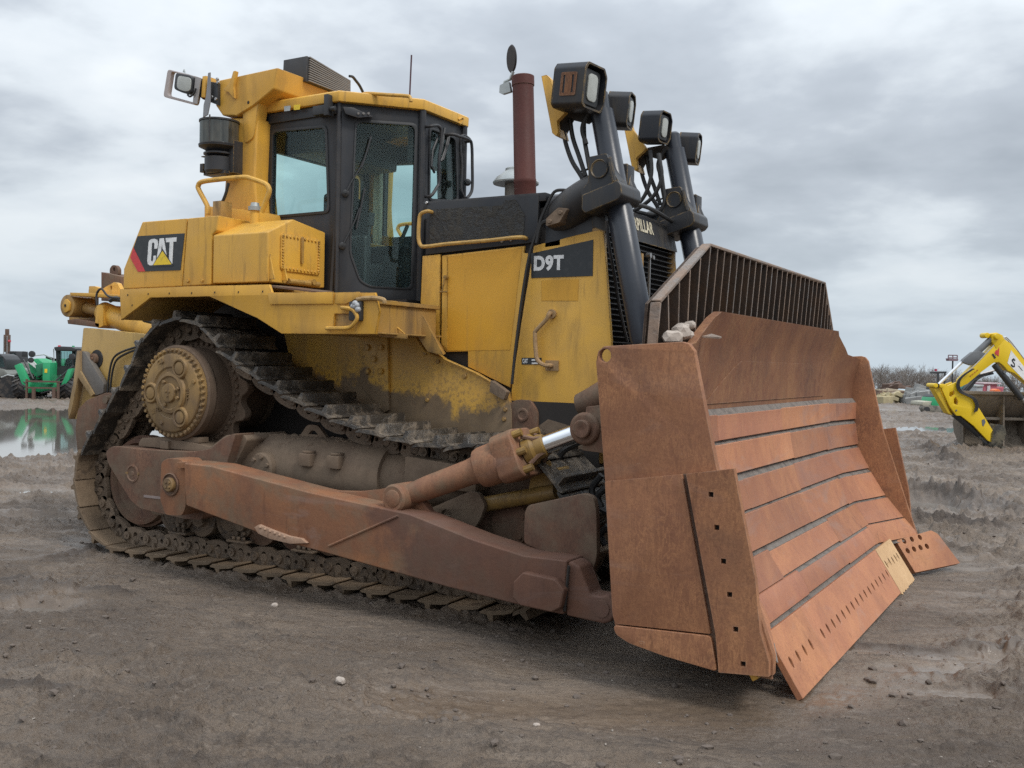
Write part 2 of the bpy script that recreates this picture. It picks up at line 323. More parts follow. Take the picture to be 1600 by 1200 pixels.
def circ(cx, cz, r, n=16, sx=1., a0=0): return [(cx+sx*r*math.cos(a0+2*math.pi*i/n), cz+r*math.sin(a0+2*math.pi*i/n)) for i in range(n)]
def lathe(p0, p1, prof, n=32, bm=None):
    """prof: (t, r) with t in metres along p0->p1 direction"""
    bm = bm or bmesh.new(); p0 = Vector(p0); ax = (Vector(p1)-p0).normalized(); q = ax.to_track_quat('Z', 'Y').to_matrix()
    rings = []
    for t, r in prof:
        if r <= 1e-6: rings.append([bm.verts.new(p0+ax*t)]); continue
        rings.append([bm.verts.new(p0+ax*t+q@Vector((r*math.cos(2*math.pi*i/n), r*math.sin(2*math.pi*i/n), 0))) for i in range(n)])
    for a, b in zip(rings, rings[1:]):
        if len(a) == 1 and len(b) == 1: continue
        for i in range(n):
            j = (i+1) % n
            if len(a) == 1: bm.faces.new((a[0], b[i], b[j]))
            elif len(b) == 1: bm.faces.new((a[i], b[0], a[j]))
            else: bm.faces.new((a[i], b[i], b[j], a[j]))
    if len(rings[0]) > 1: bm.faces.new(rings[0][::-1])
    if len(rings[-1]) > 1: bm.faces.new(rings[-1])
    return bm
def cyl(p0, p1, r, r1=None, n=24, bm=None, bv=0.):
    Ln = (Vector(p1)-Vector(p0)).length; r1 = r if r1 is None else r1
    if bv: return lathe(p0, p1, [(0, r-bv), (bv, r), (Ln-bv, r1), (Ln, r1-bv)], n, bm)
    return lathe(p0, p1, [(0, r), (Ln, r1)], n, bm)
def tube(pts, r, n=8, bm=None, sm=0, rad=None):
    bm = bm or bmesh.new(); P = [Vector(p) for p in pts]
    if sm:                                   # Catmull-Rom
        Q = []; E = [P[0]*2-P[1]]+P+[P[-1]*2-P[-2]]
        for i in range(1, len(E)-2):
            for k in range(sm):
                t = k/sm; a, b, c, d = E[i-1:i+3]
                Q.append(.5*((2*b)+(c-a)*t+(2*a-5*b+4*c-d)*t*t+(-a+3*b-3*c+d)*t**3))
        Q.append(P[-1]); P = Q
    rings = []; up = None
    for i, p in enumerate(P):
        d = (P[min(i+1, len(P)-1)]-P[max(i-1, 0)]).normalized()
        if up is None: up = d.orthogonal().normalized()
        up = (up-d*up.dot(d)).normalized(); w = d.cross(up)
        rr = r if rad is None else rad(i/(len(P)-1))
        rings.append([bm.verts.new(p+(up*math.cos(2*math.pi*k/n)+w*math.sin(2*math.pi*k/n))*rr) for k in range(n)])
    for a, b in zip(rings, rings[1:]):
        for k in range(n): bm.faces.new((a[k], a[(k+1) % n], b[(k+1) % n], b[k]))
    bm.faces.new(rings[0][::-1]); bm.faces.new(rings[-1]); return bm
def bolt(p, ax, r=.018, h=.014, bm=None):
    p = Vector(p); return lathe(p, p+Vector(ax), [(-.005, r), (h*.8, r), (h, r*.8)], 6, bm)
def rrect(w, h, r, n=5, cx=0, cz=0):
    P = []
    for sx, sz, a in ((1, 1, 0), (-1, 1, 90), (-1, -1, 180), (1, -1, 270)):
        for i in range(n+1):
            t = math.radians(a+90*i/n); P.append((cx+sx*(w/2-r)+r*math.cos(t), cz+sz*(h/2-r)+r*math.sin(t)))
    return P
def rpoly(pts, r, n=4):
    """round the corners of an outline"""
    P = [Vector((p[0], p[1])) for p in pts]; out = []; N_ = len(P)
    rs = r if isinstance(r, (list, tuple)) else [r]*N_
    for i in range(N_):
        a, b, c = P[i-1], P[i], P[(i+1) % N_]; rr = min(rs[i], .45*(a-b).length, .45*(c-b).length)
        if rr <= 1e-5: out.append((b.x, b.y)); continue
        s = b+(a-b).normalized()*rr; e_ = b+(c-b).normalized()*rr
        for k in range(n+1):
            t = k/n; q = s*(1-t)**2+b*2*t*(1-t)+e_*t*t; out.append((q.x, q.y))
    return out
def text_bm(s, width, height, bold=.02, depth=.003, sx=None):
    """lettering as a solid in local X,Z, its face on -Y"""
    cu = bpy.data.curves.new('lettering', 'FONT'); cu.body = s; cu.size = 1; cu.offset = bold; cu.extrude = .5; cu.space_character = 1.0+bold*2.2
    o = bpy.data.objects.new('lettering', cu); COL.objects.link(o); dg = bpy.context.evaluated_depsgraph_get(); dg.update()
    me = bpy.data.meshes.new_from_object(o.evaluated_get(dg)); bpy.data.objects.remove(o)
    bm = bmesh.new(); bm.from_mesh(me); bpy.data.meshes.remove(me)
    xs = [v.co.x for v in bm.verts]; ys = [v.co.y for v in bm.verts]; x0, x1, y0, y1 = min(xs), max(xs), min(ys), max(ys)
    for v in bm.verts:
        v.co = Vector(((v.co.x-x0)/(x1-x0)*width, -v.co.z*depth, (v.co.y-y0)/(y1-y0)*height))
    return bm
# =================================================================== BULLDOZER
BD = thing('bulldozer', 'large weathered yellow crawler bulldozer with a rusty wide blade standing on the mud', 'bulldozer', (1.8, 0, 0))

# ---- tracks
PITCH_T, R_I, R_S = .24, .535, .570
def track_curve():
    C = [((.06, .580), R_I), ((3.60, .580), R_I), ((.73, 1.335), R_S)]
    P = []
    def arc(c, r, a0, a1, n=40):
        for i in range(n+1):
            a = math.radians(a0+(a1-a0)*i/n); P.append((c[0]+r*math.cos(a), c[1]+r*math.sin(a)))
    arc(C[1][0], R_I, -90, 86)                  # round the front idler, bottom to top
    (x0, z0) = P[-1]; 
    # slack run climbing back to the sprocket (points read from the photo)
    for x, z in [(3.20, 1.072), (2.97, 1.085), (2.73, 1.115), (2.51, 1.155), (2.27, 1.215), (2.06, 1.285), (1.83, 1.365), (1.61, 1.46), (1.38, 1.57), (1.18, 1.675)]: P.append((x, z))
    arc(C[2][0], R_S, 47, 160)
    arc(C[0][0], R_I, 158, 270)
    P.append(P[0]); return np.array(P)
TC = track_curve(); seg = np.linalg.norm(np.diff(TC, axis=0), axis=1); TS = np.concatenate([[0], np.cumsum(seg)]); TL = TS[-1]
NS = int(round(TL/PITCH_T)); PT = TL/NS
def tpt(s):
    s %= TL; x = np.interp(s, TS, TC[:, 0]); z = np.interp(s, TS, TC[:, 1]); return x, z
def tframe(s):
    x, z = tpt(s); a, b = tpt(s-.1), tpt(s+.1); t = Vector((b[0]-a[0], 0, b[1]-a[1])).normalized(); n = Vector((t.z, 0, -t.x))   # outward normal
    return (x, z), t, n
def shoe_bm():
    P = [(-.128, -.010), (-.118, .0), (-.075, .004), (-.072, .008), (-.062, .060), (-.036, .060), (-.026, .008), (.06, .002), (.105, -.006), (.132, -.024), (.128, -.036), (.09, -.026), (-.06, -.020), (-.10, -.026)]
    return hexa([(x, -.305+(.012 if z > .03 else 0), z) for x, z in P], [(x, .305-(.012 if z > .03 else 0), z) for x, z in P])
def link_bm():
    bm = bmesh.new()
    O = rpoly([(-.135, -.135), (-.05, -.158), (.06, -.158), (.125, -.125), (.14, -.06), (.10, -.022), (-.09, -.022), (-.14, -.055)], .035, 3)
    for y in (-.115, .075):
        prism(O, y, y+.04, holes=[rrect(.045, .075, .02, 3, .0, -.085), circ(.082, -.083, .016, 8, 1)], bm=bm)
    cyl((-.085, -.135, -.085), (-.085, .135, -.085), .034, n=12, bm=bm); cyl((-.085, -.142, -.085), (-.085, .142, -.085), .012, n=8, bm=bm); cyl((.0, -.12, -.06), (.0, -.12, -.022), .018, n=6, bm=bm)
    box(-.02, .02, -.13, -.115, -.045, -.026, bm)
    return bm
sh0 = shoe_bm(); finish(sh0, .003, 1); lk0 = link_bm(); finish(lk0)
me_sh = bpy.data.meshes.new('track_shoe'); sh0.to_mesh(me_sh); me_sh.materials.append(SHOE)
me_shd = me_sh.copy(); me_shd.materials[0] = SHOED
me_lk = bpy.data.meshes.new('track_link'); lk0.to_mesh(me_lk); me_lk.materials.append(LINK)
S0 = (.0 - 3.36+.06)                       # puts a grouser at X = 0, .24, ... on the ground run
def make_track(side):
    pins = bmesh.new()
    yc = -1.125*side
    for i in range(NS):
        (x, z), t, n = tframe(i*PT+.035+PT/2)
        c = Vector((x, yc, z))-n*.075+t*.12; cyl(c-Vector((0, .12, 0)), c+Vector((0, .12, 0)), .034, n=10, bm=pins)
    tr = obj('track', pins, LINK, BD)
    for i in range(NS):
        (x, z), t, n = tframe(i*PT+.035)
        M3 = Matrix(((t.x, 0, n.x, x-1.8), (0, 1, 0, yc), (t.z, 0, n.z, z), (0, 0, 0, 1)))
        if side < 0: pass
        top = z > .9 or False
        for me_, nm in ((me_shd if (z > .70+.25*random.random()) else me_sh, 'track_shoe'), (me_lk, 'track_link')):
            o = bpy.data.objects.new(nm, me_); COL.objects.link(o); o.parent = tr
            o.matrix_local = M3@Matrix.Rotation(.045+random.uniform(-.02, .02), 4, 'Y') if nm == 'track_shoe' else M3
    return tr
make_track(1); make_track(-1)

# ---- sprocket, final drive
def sprocket_bm():
    bm = bmesh.new(); P = []
    nt_ = 13
    for i in range(nt_):
        for k, rr in ((0, .495), (.16, .480), (.34, .425), (.5, .410), (.66, .425), (.84, .480)):
            a = 2*math.pi*(i+k)/nt_+.12; P.append((.73+rr*math.cos(a), 1.335+rr*math.sin(a)))
    prism(P, -1.165, -1.09, bm=bm); return bm
both('sprocket', sprocket_bm, DRUM, BD, bev=.006, seg=1)
def sprbolts():
    bm = bmesh.new()
    for i in range(40):
        a = 2*math.pi*i/40; bolt((.73+.385*math.cos(a), -1.165, 1.335+.385*math.sin(a)), (0, -1, 0), .017, .02, bm)
    return bm
both('sprocket_bolts', sprbolts, DRUM, BD)
def drum(): return lathe((.73, -.72, 1.335), (.73, -2, 1.335), [(0, .30), (.30, .345), (.36, .36), (.45, .365), (.47, .352), (.62, .350), (.645, .366), (.705, .366), (.715, .352), (.716, 0)], 56)
fdr = both('final_drive', drum, DRUM, BD, smooth=30)
def cover(): return lathe((.73, -1.435, 1.335), (.73, -2, 1.335), [(0, .345), (.012, .345), (.02, .33), (.024, .305), (.040, .298), (.046, .285), (.048, .20), (.040, .19), (.040, .165), (.062, .155), (.066, .13), (.055, .12), (.055, .075), (.075, .070), (.078, .058), (.074, 0)], 56)
for o, m_ in zip(fdr, (False, True)):
    c = obj('hub_cover', cover(), FDRV, o, mirror=m_)
    bm = bmesh.new()
    for i in range(44):
        a = 2*math.pi*(i+.3)/44; bolt((.73+.328*math.cos(a), -1.452, 1.335+.328*math.sin(a)), (0, -1, 0), .0165, .024, bm)
    obj('hub_bolts', bm, FDRV, o, mirror=m_)
    for ang in (62, 182, 302):
        a = math.radians(ang); c = (.73+.215*math.cos(a), 1.335+.215*math.sin(a))
        obj('planet_pin_cap', lathe((c[0], -1.44, c[1]), (c[0], -2, c[1]), [(0, .085), (.045, .082), (.058, .072), (.058, .060), (.045, .055), (.045, .05), (.056, .045), (.06, .02), (.06, 0)], 28), FDRV, o, mirror=m_)
    bm = bmesh.new()
    for ang in (20, 125, 245, 340):
        a = math.radians(ang); bolt((.73+.10*math.cos(a), -1.49, 1.335+.10*math.sin(a)), (0, -1, 0), .016, .02, bm)
    for ang in (30, 150, 270):
        a = math.radians(ang); bolt((.73+.022*math.cos(a), -1.51, 1.335+.022*math.sin(a)), (0, -1, 0), .010, .008, bm)
    for ang, r in ((248, .25), (20, .27), (112, .255)):
        a = math.radians(ang); bolt((.73+r*math.cos(a), -1.482, 1.335+r*math.sin(a)), (0, -1, 0), .018, .012, bm)
    obj('cover_bolts', bm, FDRV, o, mirror=m_)
    for txt, ang, r in (('OIL', 118, .235), ('FILL', 10, .20), ('LEVEL', 225, .245)):
        a = math.radians(ang); b_ = text_bm(txt, .018*len(txt)+.02, .034, .02, .006)
        xf(b_, Matrix.Translation((.73+r*math.cos(a)-.03, -1.482, 1.335+r*math.sin(a)))@Matrix.Rotation(math.radians(-ang+95 if ang < 200 else -20), 4, 'Y'))
        obj('cast_lettering', b_, FDRV, o, mirror=m_)

# ---- idlers, rollers, roller frame
def idler(x):
    def f():
        bm = lathe((x, -1.03, .58), (x, -2, .58), [(0, .12), (0, .33), (.0, .35), (.045, .36), (.05, .378), (.14, .378), (.145, .36), (.19, .35), (.195, .32), (.15, .30), (.14, .16), (.19, .14), (.20, .09), (.20, 0)], 48)
        for i in range(5):
            a = 2*math.pi*i/5+.5; bolt((x+.11*math.cos(a), -1.22, .58+.11*math.sin(a)), (0, -1, 0), .016, .02, bm)
        return bm
    return f
both('idler', idler(.06), RUSTD, BD); both('idler', idler(3.60), RUSTD, BD)
def yokearm(): return xf(hexa([(.10, -1.235, .66), (.16, -1.235, .56), (.45, -1.235, .42), (.42, -1.235, .34), (.30, -1.235, .34), (.02, -1.235, .50), (-.05, -1.235, .62), (.0, -1.235, .70)], [(x, -1.27, z) for x, z in ((.10, .66), (.16, .56), (.45, .42), (.42, .34), (.30, .34), (.02, .50), (-.05, .62), (.0, .70))]), Matrix.Identity(4))
both('idler_yoke', yokearm, MUDC, BD, bev=.008)
for x in (.50, .80, 1.13, 1.44, 1.77, 2.10, 2.42, 2.74, 3.06):
    def roller(x=x): return lathe((x, -.99, .368), (x, -2, .368), [(0, .06), (0, .165), (.035, .165), (.04, .125), (.10, .125), (.105, .165), (.14, .165), (.145, .125), (.20, .125), (.205, .165), (.24, .162), (.25, .12), (.245, .115), (.245, .085), (.275, .08), (.28, .035), (.28, 0)], 28)
    both('track_roller', roller, LINK if int(x*100) % 3 else RUSTD, BD)
for x in (.64, 1.28, 1.93, 2.58, 3.18):
    def bogie(x=x):
        bm = prism(rpoly([(x-.16, .60), (x+.15, .60), (x+.17, .44), (x+.10, .33), (x+.05, .26), (x-.06, .25), (x-.13, .34), (x-.19, .46)], .03), -1.265, -1.17)
        prism(rpoly([(x-.02, .52), (x+.07, .52), (x+.085, .40), (x+.05, .31), (x-.02, .31), (x-.05, .40)], .03), -1.31, -1.262, bm=bm)
        for dx, dz in ((-.1, .42), (.12, .46), (-.03, .285), (.03, .285)): bolt((x+dx, -1.265, dz), (0, -1, 0), .02, .03, bm)
        bx_ = box(x-.10, x+.10, -1.33, -1.20, .222, .238); box(x+.12, x+.25, -1.30, -1.21, .33, .45, bx_)
        for dx in (-.05, .0, .05): cyl((x+dx, -1.30, .238), (x+dx, -1.30, .265), .016, n=6, bm=bx_)
        return cat(bm, bx_)
    both('bogie_bracket', bogie, LINK, BD, bev=.005, seg=1)
def rframe():
    bm = bmesh.new()
    lathe((1.24, -1.125, .80), (9, -1.125, .80), [(0, .0), (0, .235), (.02, .245), (1.36, .245), (1.385, .235), (1.385, .20), (1.40, .195), (2.12, .195), (2.14, .18), (2.14, 0)], 40, bm)
    return bm
rf = both('roller_frame', rframe, MUDC, BD)
def rfb():
    bm = box(.55, 3.2, -1.24, -.98, .50, .66)
    prism(rpoly([(1.10, .93), (1.28, 1.04), (1.45, 1.055), (1.50, 1.02), (1.36, .80), (1.15, .70)], .02), -1.44, -1.0, bm=bm)       # saddle over the rear of the tube
    prism(rpoly([(2.86, .98), (3.42, .94), (3.42, .78), (2.86, .80)], .02), -1.36, -1.05, bm=bm)
    return bm
both('frame_rail', rfb, MUDC, BD, bev=.012)
for o, m_ in zip(rf, (False, True)):
    bm = lathe((1.60, -1.33, .82), (1.60, -2, .82), [(0, .11), (.07, .108), (.085, .095), (.086, 0)], 28)
    for i in range(6):
        a = 2*math.pi*i/6+.3; bolt((1.60+.078*math.cos(a), -1.415, .82+.078*math.sin(a)), (0, -1, 0), .017, .016, bm)
    obj('cover_cap', bm, MUDC, o, mirror=m_)
    for x in (2.00, 2.26): obj('mounting_boss', cat(box(x-.05, x+.06, -1.40, -1.28, .855, .945), cyl((x, -1.34, .945), (x, -1.34, .965), .05, n=14)), MUDC, o, bev=.012, mirror=m_)
    bm = prism([(x, z) for x, z in rpoly([(1.72, 1.03), (1.80, 1.13), (1.90, 1.13), (2.0, 1.03)], .03)], -1.14, -1.11, holes=[rpoly([(1.81, 1.06), (1.84, 1.09), (1.87, 1.09), (1.91, 1.06)], .01)])
    obj('lifting_eye', bm, MUDC, o, mirror=m_)
    bm = bmesh.new(); r2 = random.Random(3)                                      # mud clods lying along the tube
    for i in range(150):
        x = r2.uniform(1.28, 2.6); a = r2.gauss(0, .35); s = r2.uniform(.005, .018)
        bmesh.ops.create_icosphere(bm, subdivisions=1, radius=s, matrix=Matrix.Translation((x, -1.125-.243*math.sin(a), .80+.243*math.cos(a)))@Matrix.Diagonal((1.3, 1, .8, 1)))
    obj('mud_clods', bm, MUDC, o, fin=False, mirror=m_)['kind'] = 'stuff'
def dog():
    O = SX(-1.5, [(168, 706), (178, 697), (240, 703), (300, 706), (332, 701), (352, 684), (372, 676), (352, 742), (330, 770), (318, 812), (290, 810), (222, 794), (208, 782), (172, 724)])
    return prism(rpoly(O, .03), -1.52, -1.33)
dg_ = both('trunnion_plate', dog, RUSTD, BD, bev=.016, seg=3)
for o, m_ in zip(dg_, (False, True)):
    c = U(207, 740, 'Y', -1.52)
    obj('pin_cover', lathe((c[0], -1.515, c[2]), (c[0], -2, c[2]), [(0, .072), (.010, .070), (.012, .058), (.004, .050), (.004, .02), (.009, .015), (.009, 0)], 24), RUSTD, o, mirror=m_)
    bm = bmesh.new()
    for dx in (-.062, .068): cyl((c[0]+dx, -1.515, c[2]+.002), (c[0]+dx, -1.526, c[2]+.002), .011, n=10, bm=bm)
    obj('brass_plug', bm, FDRV, o, mirror=m_)
    a_ = [U(x, y, 'Y', -1.521) for x, y in ((225, 773), (251, 776), (251, 780), (225, 777))]
    obj('sticker', hexa([tuple(v) for v in a_], [(v[0], -1.524, v[2]) for v in a_]), plain('faded_sticker', (.24, .19, .175), .7), o, mirror=m_)
def rtop():
    bm = prism(rpoly([(.30, .92), (.33, .965), (.60, .985), (.95, .955), (1.15, .93), (1.15, .90), (.3, .9)], .02), -1.42, -1.15)
    box(.58, .67, -1.45, -1.35, .90, .96, bm); box(.70, .95, -1.40, -1.30, .96, 1.0, bm)
    return bm
both('guard_block', rtop, MUDC, BD, bev=.012)

# ---- push arms
YA = -1.80
def armbody():
    O = SX(YA, [(287, 723), (330, 728), (480, 768), (612, 797), (640, 803), (740, 843), (818, 868), (886, 876), (880, 961), (812, 946), (700, 918), (515, 866), (430, 843), (290, 790)])
    return prism(O, YA, -1.56)
arms = both('push_arm', armbody, RUSTA, BD, bev=.016, seg=3)
def armrear():
    bm = prism(rpoly(SX(-1.72, [(252, 722), (262, 716), (284, 718), (290, 730), (290, 792), (284, 806), (258, 804), (250, 780)]), .03), -1.72, -1.54)
    prism(rpoly(SX(-1.75, [(276, 722), (300, 722), (300, 730), (278, 732)]), .01), -1.75, -1.6, bm=bm)
    return bm
def armnose():
    c = U(940, 951, 'Y', -1.78)
    O = SX(-1.78, [(884, 880), (892, 877), (906, 886), (922, 930), (938, 932)])+[(c[0]+.085*math.cos(math.radians(a)), c[2]+.085*math.sin(math.radians(a))) for a in (70, 40, 10, -20, -50, -80)]+SX(-1.78, [(884, 962)])
    return prism(O, -1.78, -1.62)
for o, m_ in zip(arms, (False, True)):
    obj('ball_socket', armrear(), RUSTA, o, bev=.018, seg=3, mirror=m_)
    c = U(266, 757, 'Y', -1.73)
    obj('socket_recess', lathe((c[0], -1.71, c[2]), (c[0], -2, c[2]), [(0, .085), (.022, .084), (.026, .078), (.012, .070), (.012, 0)], 28), RUSTD, o, mirror=m_)
    bm = lathe((c[0], -1.715, c[2]), (c[0], -2, c[2]), [(0, .052), (.035, .052), (.041, .046), (.041, 0)], 28)
    for k in range(4):
        a = math.pi/4+k*math.pi/2; bolt((c[0]+.024*math.cos(a), -1.755, c[2]+.024*math.sin(a)), (0, -1, 0), .011, .008, bm)
    obj('grease_cap', bm, FDRV, o, mirror=m_)
    obj('clevis_nose', armnose(), RUSTA, o, bev=.02, seg=3, mirror=m_)
    c = U(940, 951, 'Y', -1.78)
    obj('pin', lathe((c[0], -1.778, c[2]), (c[0], -2, c[2]), [(0, .054), (.003, .054), (.003, .048), (.009, .047), (.010, 0)], 28), RUSTA, o, mirror=m_)
    obj('wear_pad', prism(rpoly(SX(-1.85, [(802, 909), (817, 894), (868, 905), (882, 922), (876, 950), (862, 957), (812, 946), (801, 934)]), .01), -1.855, -1.79), RUSTA, o, bev=.016, seg=3, mirror=m_)
    # broken-off step: lug with serrated tread under the arm
    bm = prism(SX(-1.83, [(396, 824), (403, 820), (425, 829), (450, 838), (470, 842), (478, 849), (452, 850), (420, 842), (402, 834)]), -1.825, -1.79)
    for k in range(6):
        q = U(407+k*7.5, 824+k*3.0, 'Y', -1.825); bmesh.ops.create_icosphere(bm, subdivisions=1, radius=.013, matrix=Matrix.Translation(q))
    obj('step_lug', bm, rust('scraped_step', ((.27, .15, .09), (.34, .2, .13), (.4, .25, .17), (.42, .3, .22)), .5, .2), o, bev=.004, mirror=m_)
    # welded seam and diagonal rib
    a, b = U(514, 853, 'Y', YA-.003), U(622, 806, 'Y', YA-.003)
    obj('weld_seam', tube([a, b], .008, 6), RUSTA, o, mirror=m_)
    a, b = U(889, 884, 'Y', YA-.002), U(882, 955, 'Y', YA-.002); obj('weld_seam', tube([a, b], .009, 6), DARK, o, mirror=m_)
    # lug plate that carries the brace
    O = SX(-1.60, [(455, 763), (500, 766), (560, 768), (590, 765), (625, 758), (650, 762), (668, 790), (680, 812), (640, 806), (560, 790)])
    obj('brace_lug', prism(rpoly(O, .02), -1.62, -1.56), RUSTA, o, bev=.01, mirror=m_)
    O = SX(-1.58, [(821, 848), (822, 800), (827, 789), (915, 770), (930, 776), (934, 800), (935, 868), (925, 905), (905, 905), (892, 880)])
    obj('stop_plate', prism(rpoly(O, [.02, .04, .05, .03, .05, .03, .03, .03, 0, 0]), -1.60, -1.55), RUSTD, o, bev=.008, seg=2, mirror=m_)

# ---- brace / tilt cylinder on each side
def V3(*a): return Vector(a)
pA = U(630, 776, 'Y', -1.66); pB = U(923, 669, 'Y', -1.36)
axb = (pB-pA).normalized(); LB = (pB-pA).length
def along(t): return pA+axb*t
tb = lambda t, fn=None: None
def tilt(mir):
    e1 = obj('tilt_cylinder', lathe(pA+axb*.05, pB, [(0, .065), (.12, .075), (.42, .080), (.47, .088), (.49, .118), (.52, .128), (.74, .132), (.76, .12), (.76, 0)], 36), RUSTC, BD, mirror=mir)
    c = bmesh.new(); cyl(pA+V3(0, -.11, 0), pA+V3(0, .11, 0), .088, n=28, bm=c, bv=.012)
    obj('rod_eye', c, RUSTC, e1, mirror=mir)
    obj('pin', lathe(pA+V3(0, -.108, 0), pA+V3(0, -2, 0), [(0, .054), (.006, .054), (.010, .048), (.010, 0)], 24), RUSTC, e1, mirror=mir)
    # square head flange
    q = frame(along(.80), V3(0, -1, 0).cross(axb), V3(0, -1, 0))
    fl = xf(cat(prism(rpoly([(-.15, -.11), (-.11, -.15), (.11, -.15), (.15, -.11), (.15, .11), (.11, .15), (-.11, .15), (-.15, .11)], .02), -.07, .09)), q)
    obj('cylinder_head', fl, RUSTC, e1, bev=.014, seg=3, mirror=mir)
    bb = bmesh.new()
    for u_, v_ in ((-.11, -.11), (.11, -.11), (.11, .11), (-.11, .11), (0, .125), (0, -.125)):
        a = q@V3(u_, 0, v_); s_ = 1 if (q@V3(0, 1, 0)-q@V3(0, 0, 0)).dot(axb) > 0 else -1
        obj('head_bolt', cyl(a+axb*.05, a+axb*.125, .024, n=10), YELG, e1, mirror=mir)
    obj('gland', lathe(along(.86), pB, [(0, .098), (.05, .096), (.07, .075), (.12, .073), (.13, .062), (.13, 0)], 28), YELG, e1, mirror=mir)
    sp_ = bmesh.new()
    for k in range(4):
        a = math.radians(45+90*k); dirn = (q@V3(math.cos(a), 0, math.sin(a))-q@V3(0, 0, 0))
        tube([along(.90)+dirn*.125, along(.95)+dirn*.075, along(.99)+dirn*.06], .014, 6, bm=sp_); obj('guard_rib', sp_, RUSTD, e1, mirror=mir); sp_ = bmesh.new()
    obj('rod', lathe(along(.95), pB, [(0, .056), (.30, .056), (.30, 0)], 32), CHROME, e1, mirror=mir)
    obj('rod_end', lathe(along(1.235), pB, [(0, .060), (.04, .066), (.14, .068), (LB-1.235, .06)], 28), FDRV, e1, mirror=mir)
    c = bmesh.new(); cyl(pB+V3(0, -.10, 0), pB+V3(0, .10, 0), .098, n=32, bm=c, bv=.015); prism([(pB.x-.02, pB.z-.13), (pB.x+.5, pB.z-.16), (pB.x+.5, pB.z+.20), (pB.x, pB.z+.13)], pB.y-.07, pB.y+.07, bm=c)
    obj('blade_lug', c, RUSTD, e1, bev=.006, mirror=mir)
    obj('pin', lathe(pB+V3(0, -.10, 0), pB+V3(0, -2, 0), [(0, .055), (.03, .055), (.036, .048), (.036, .01), (.03, 0)], 24), RUSTD, e1, mirror=mir)
    return e1
tilt(False); tilt(True)
def strut(): 
    a, b = U(765, 778, 'Y', -1.25), U(905, 722, 'Y', -1.25); a2, b2 = U(745, 790, 'Y', -1.30), U(870, 768, 'Y', -1.30)
    return cat(tube([a2, b2], .05, 12))
both('brace_tube', strut, YELG, BD)
both('brace_block', lambda: cat(prism(rpoly(SX(-1.22, [(835, 770), (838, 745), (880, 728), (892, 762), (900, 782)]), .02), -1.30, -1.15)), YELG, BD, bev=.012)
both('guard_plate', lambda: prism(rpoly(SX(-1.38, [(668, 812), (672, 795), (735, 768), (750, 770), (760, 790), (752, 812), (735, 838), (700, 830)]), .02), -1.40, -1.36, holes=[circ(*SX(-1.38, [(700, 806)])[0], .045, 14)]), MUDC, BD, bev=.004)
# hoses between frame and blade
hb = bmesh.new()
for pts in ([(940, 742), (925, 765), (935, 790), (950, 800)], [(952, 758), (934, 775), (940, 792)], [(950, 822), (938, 836), (946, 852)], [(905, 690), (880, 705), (872, 725), (885, 745)]):
    tube([U(x, y, 'Y', -1.15) for x, y in pts], .022, 8, bm=hb, sm=5)
obj('hydraulic_hoses', hb, HOSE, BD)

# ---- blade
CP = [(5.04, 1.92), (4.97, 1.72), (4.94, 1.5), (4.935, 1.3), (4.96, 1.1), (5.01, .9), (5.08, .7), (5.18, .5), (5.30, .33), (5.36, .20)]
WP = [(5.14, 1.9), (5.08, 1.69), (5.02, 1.46), (5.02, 1.17), (5.05, .95), (5.16, .75), (5.27, .58), (5.40, .43), (5.52, .30), (5.56, .20)]
def MB(y, z, off=0.):
    a = np.interp(z, [c[1] for c in CP][::-1], [c[0] for c in CP][::-1]); b = np.interp(z, [c[1] for c in WP][::-1], [c[0] for c in WP][::-1])
    t = min(max((abs(y)-1.5)/.6, 0), 1); return a*(1-t)+b*t+off
TOPY = [(0, 1.92), (1.42, 1.92), (1.71, 1.79), (1.80, 1.74), (2.13, 1.70)]
def ztop(y): return np.interp(abs(y), [q[0] for q in TOPY], [q[1] for q in TOPY])
def sheet(y0, y1, z0, z1, off0, off1, ny, nz, topcurve=False, offt=None):
    """slab following the mouldboard between two offsets"""
    bm = bmesh.new(); g = {}
    ys = np.linspace(y0, y1, ny+1); ys = np.array(sorted(set(np.round(ys, 4)) | set(q for q in (-2.10, -1.8, -1.71, -1.5, -1.42, 1.42, 1.5, 1.71, 1.8, 2.1) if y0 < q < y1))); ny = len(ys)-1
    for k, off in ((0, off0), (1, off1)):
        for i, y in enumerate(ys):
            zt = ztop(y) if topcurve else z1
            for j in range(nz+1):
                z = z0+(zt-z0)*j/nz; g[k, i, j] = bm.verts.new((MB(y, z)+(off if (offt is None or k == 0) else off+(offt-off)*j/nz), y, z))
    for i in range(ny):
        for j in range(nz):
            bm.faces.new((g[1, i, j], g[1, i+1, j], g[1, i+1, j+1], g[1, i, j+1])); bm.faces.new((g[0, i, j], g[0, i, j+1], g[0, i+1, j+1], g[0, i+1, j]))
        for j in (0, nz): bm.faces.new((g[0, i, j], g[0, i+1, j], g[1, i+1, j], g[1, i, j]))
    for j in range(nz):
        for i in (0, ny): bm.faces.new((g[0, i, j], g[1, i, j], g[1, i, j+1], g[0, i, j+1]))
    return bm
blade = obj('blade', sheet(-2.12, 2.12, .16, 1.9, -.05, 0, 60, 24, True), RUSTB, BD, smooth=28)
obj('blade_base', sheet(-1.9, 1.9, .17, .30, -.10, -.052, 40, 2), YELR, blade)
def back(): 
    return cat(box(4.62, 4.86, -1.9, 1.9, .95, 1.30), box(4.66, 5.05, -1.9, 1.9, .30, .62), box(4.70, 4.88, -1.3, 1.3, 1.45, 1.85))
obj('blade_frame', back(), RUSTD, blade, bev=.02)
ZS = [(1.343, 1.195), (1.166, .989), (.954, .789), (.761, .571), (.545, .400), (.386, .262)]
rs = random.Random(11)
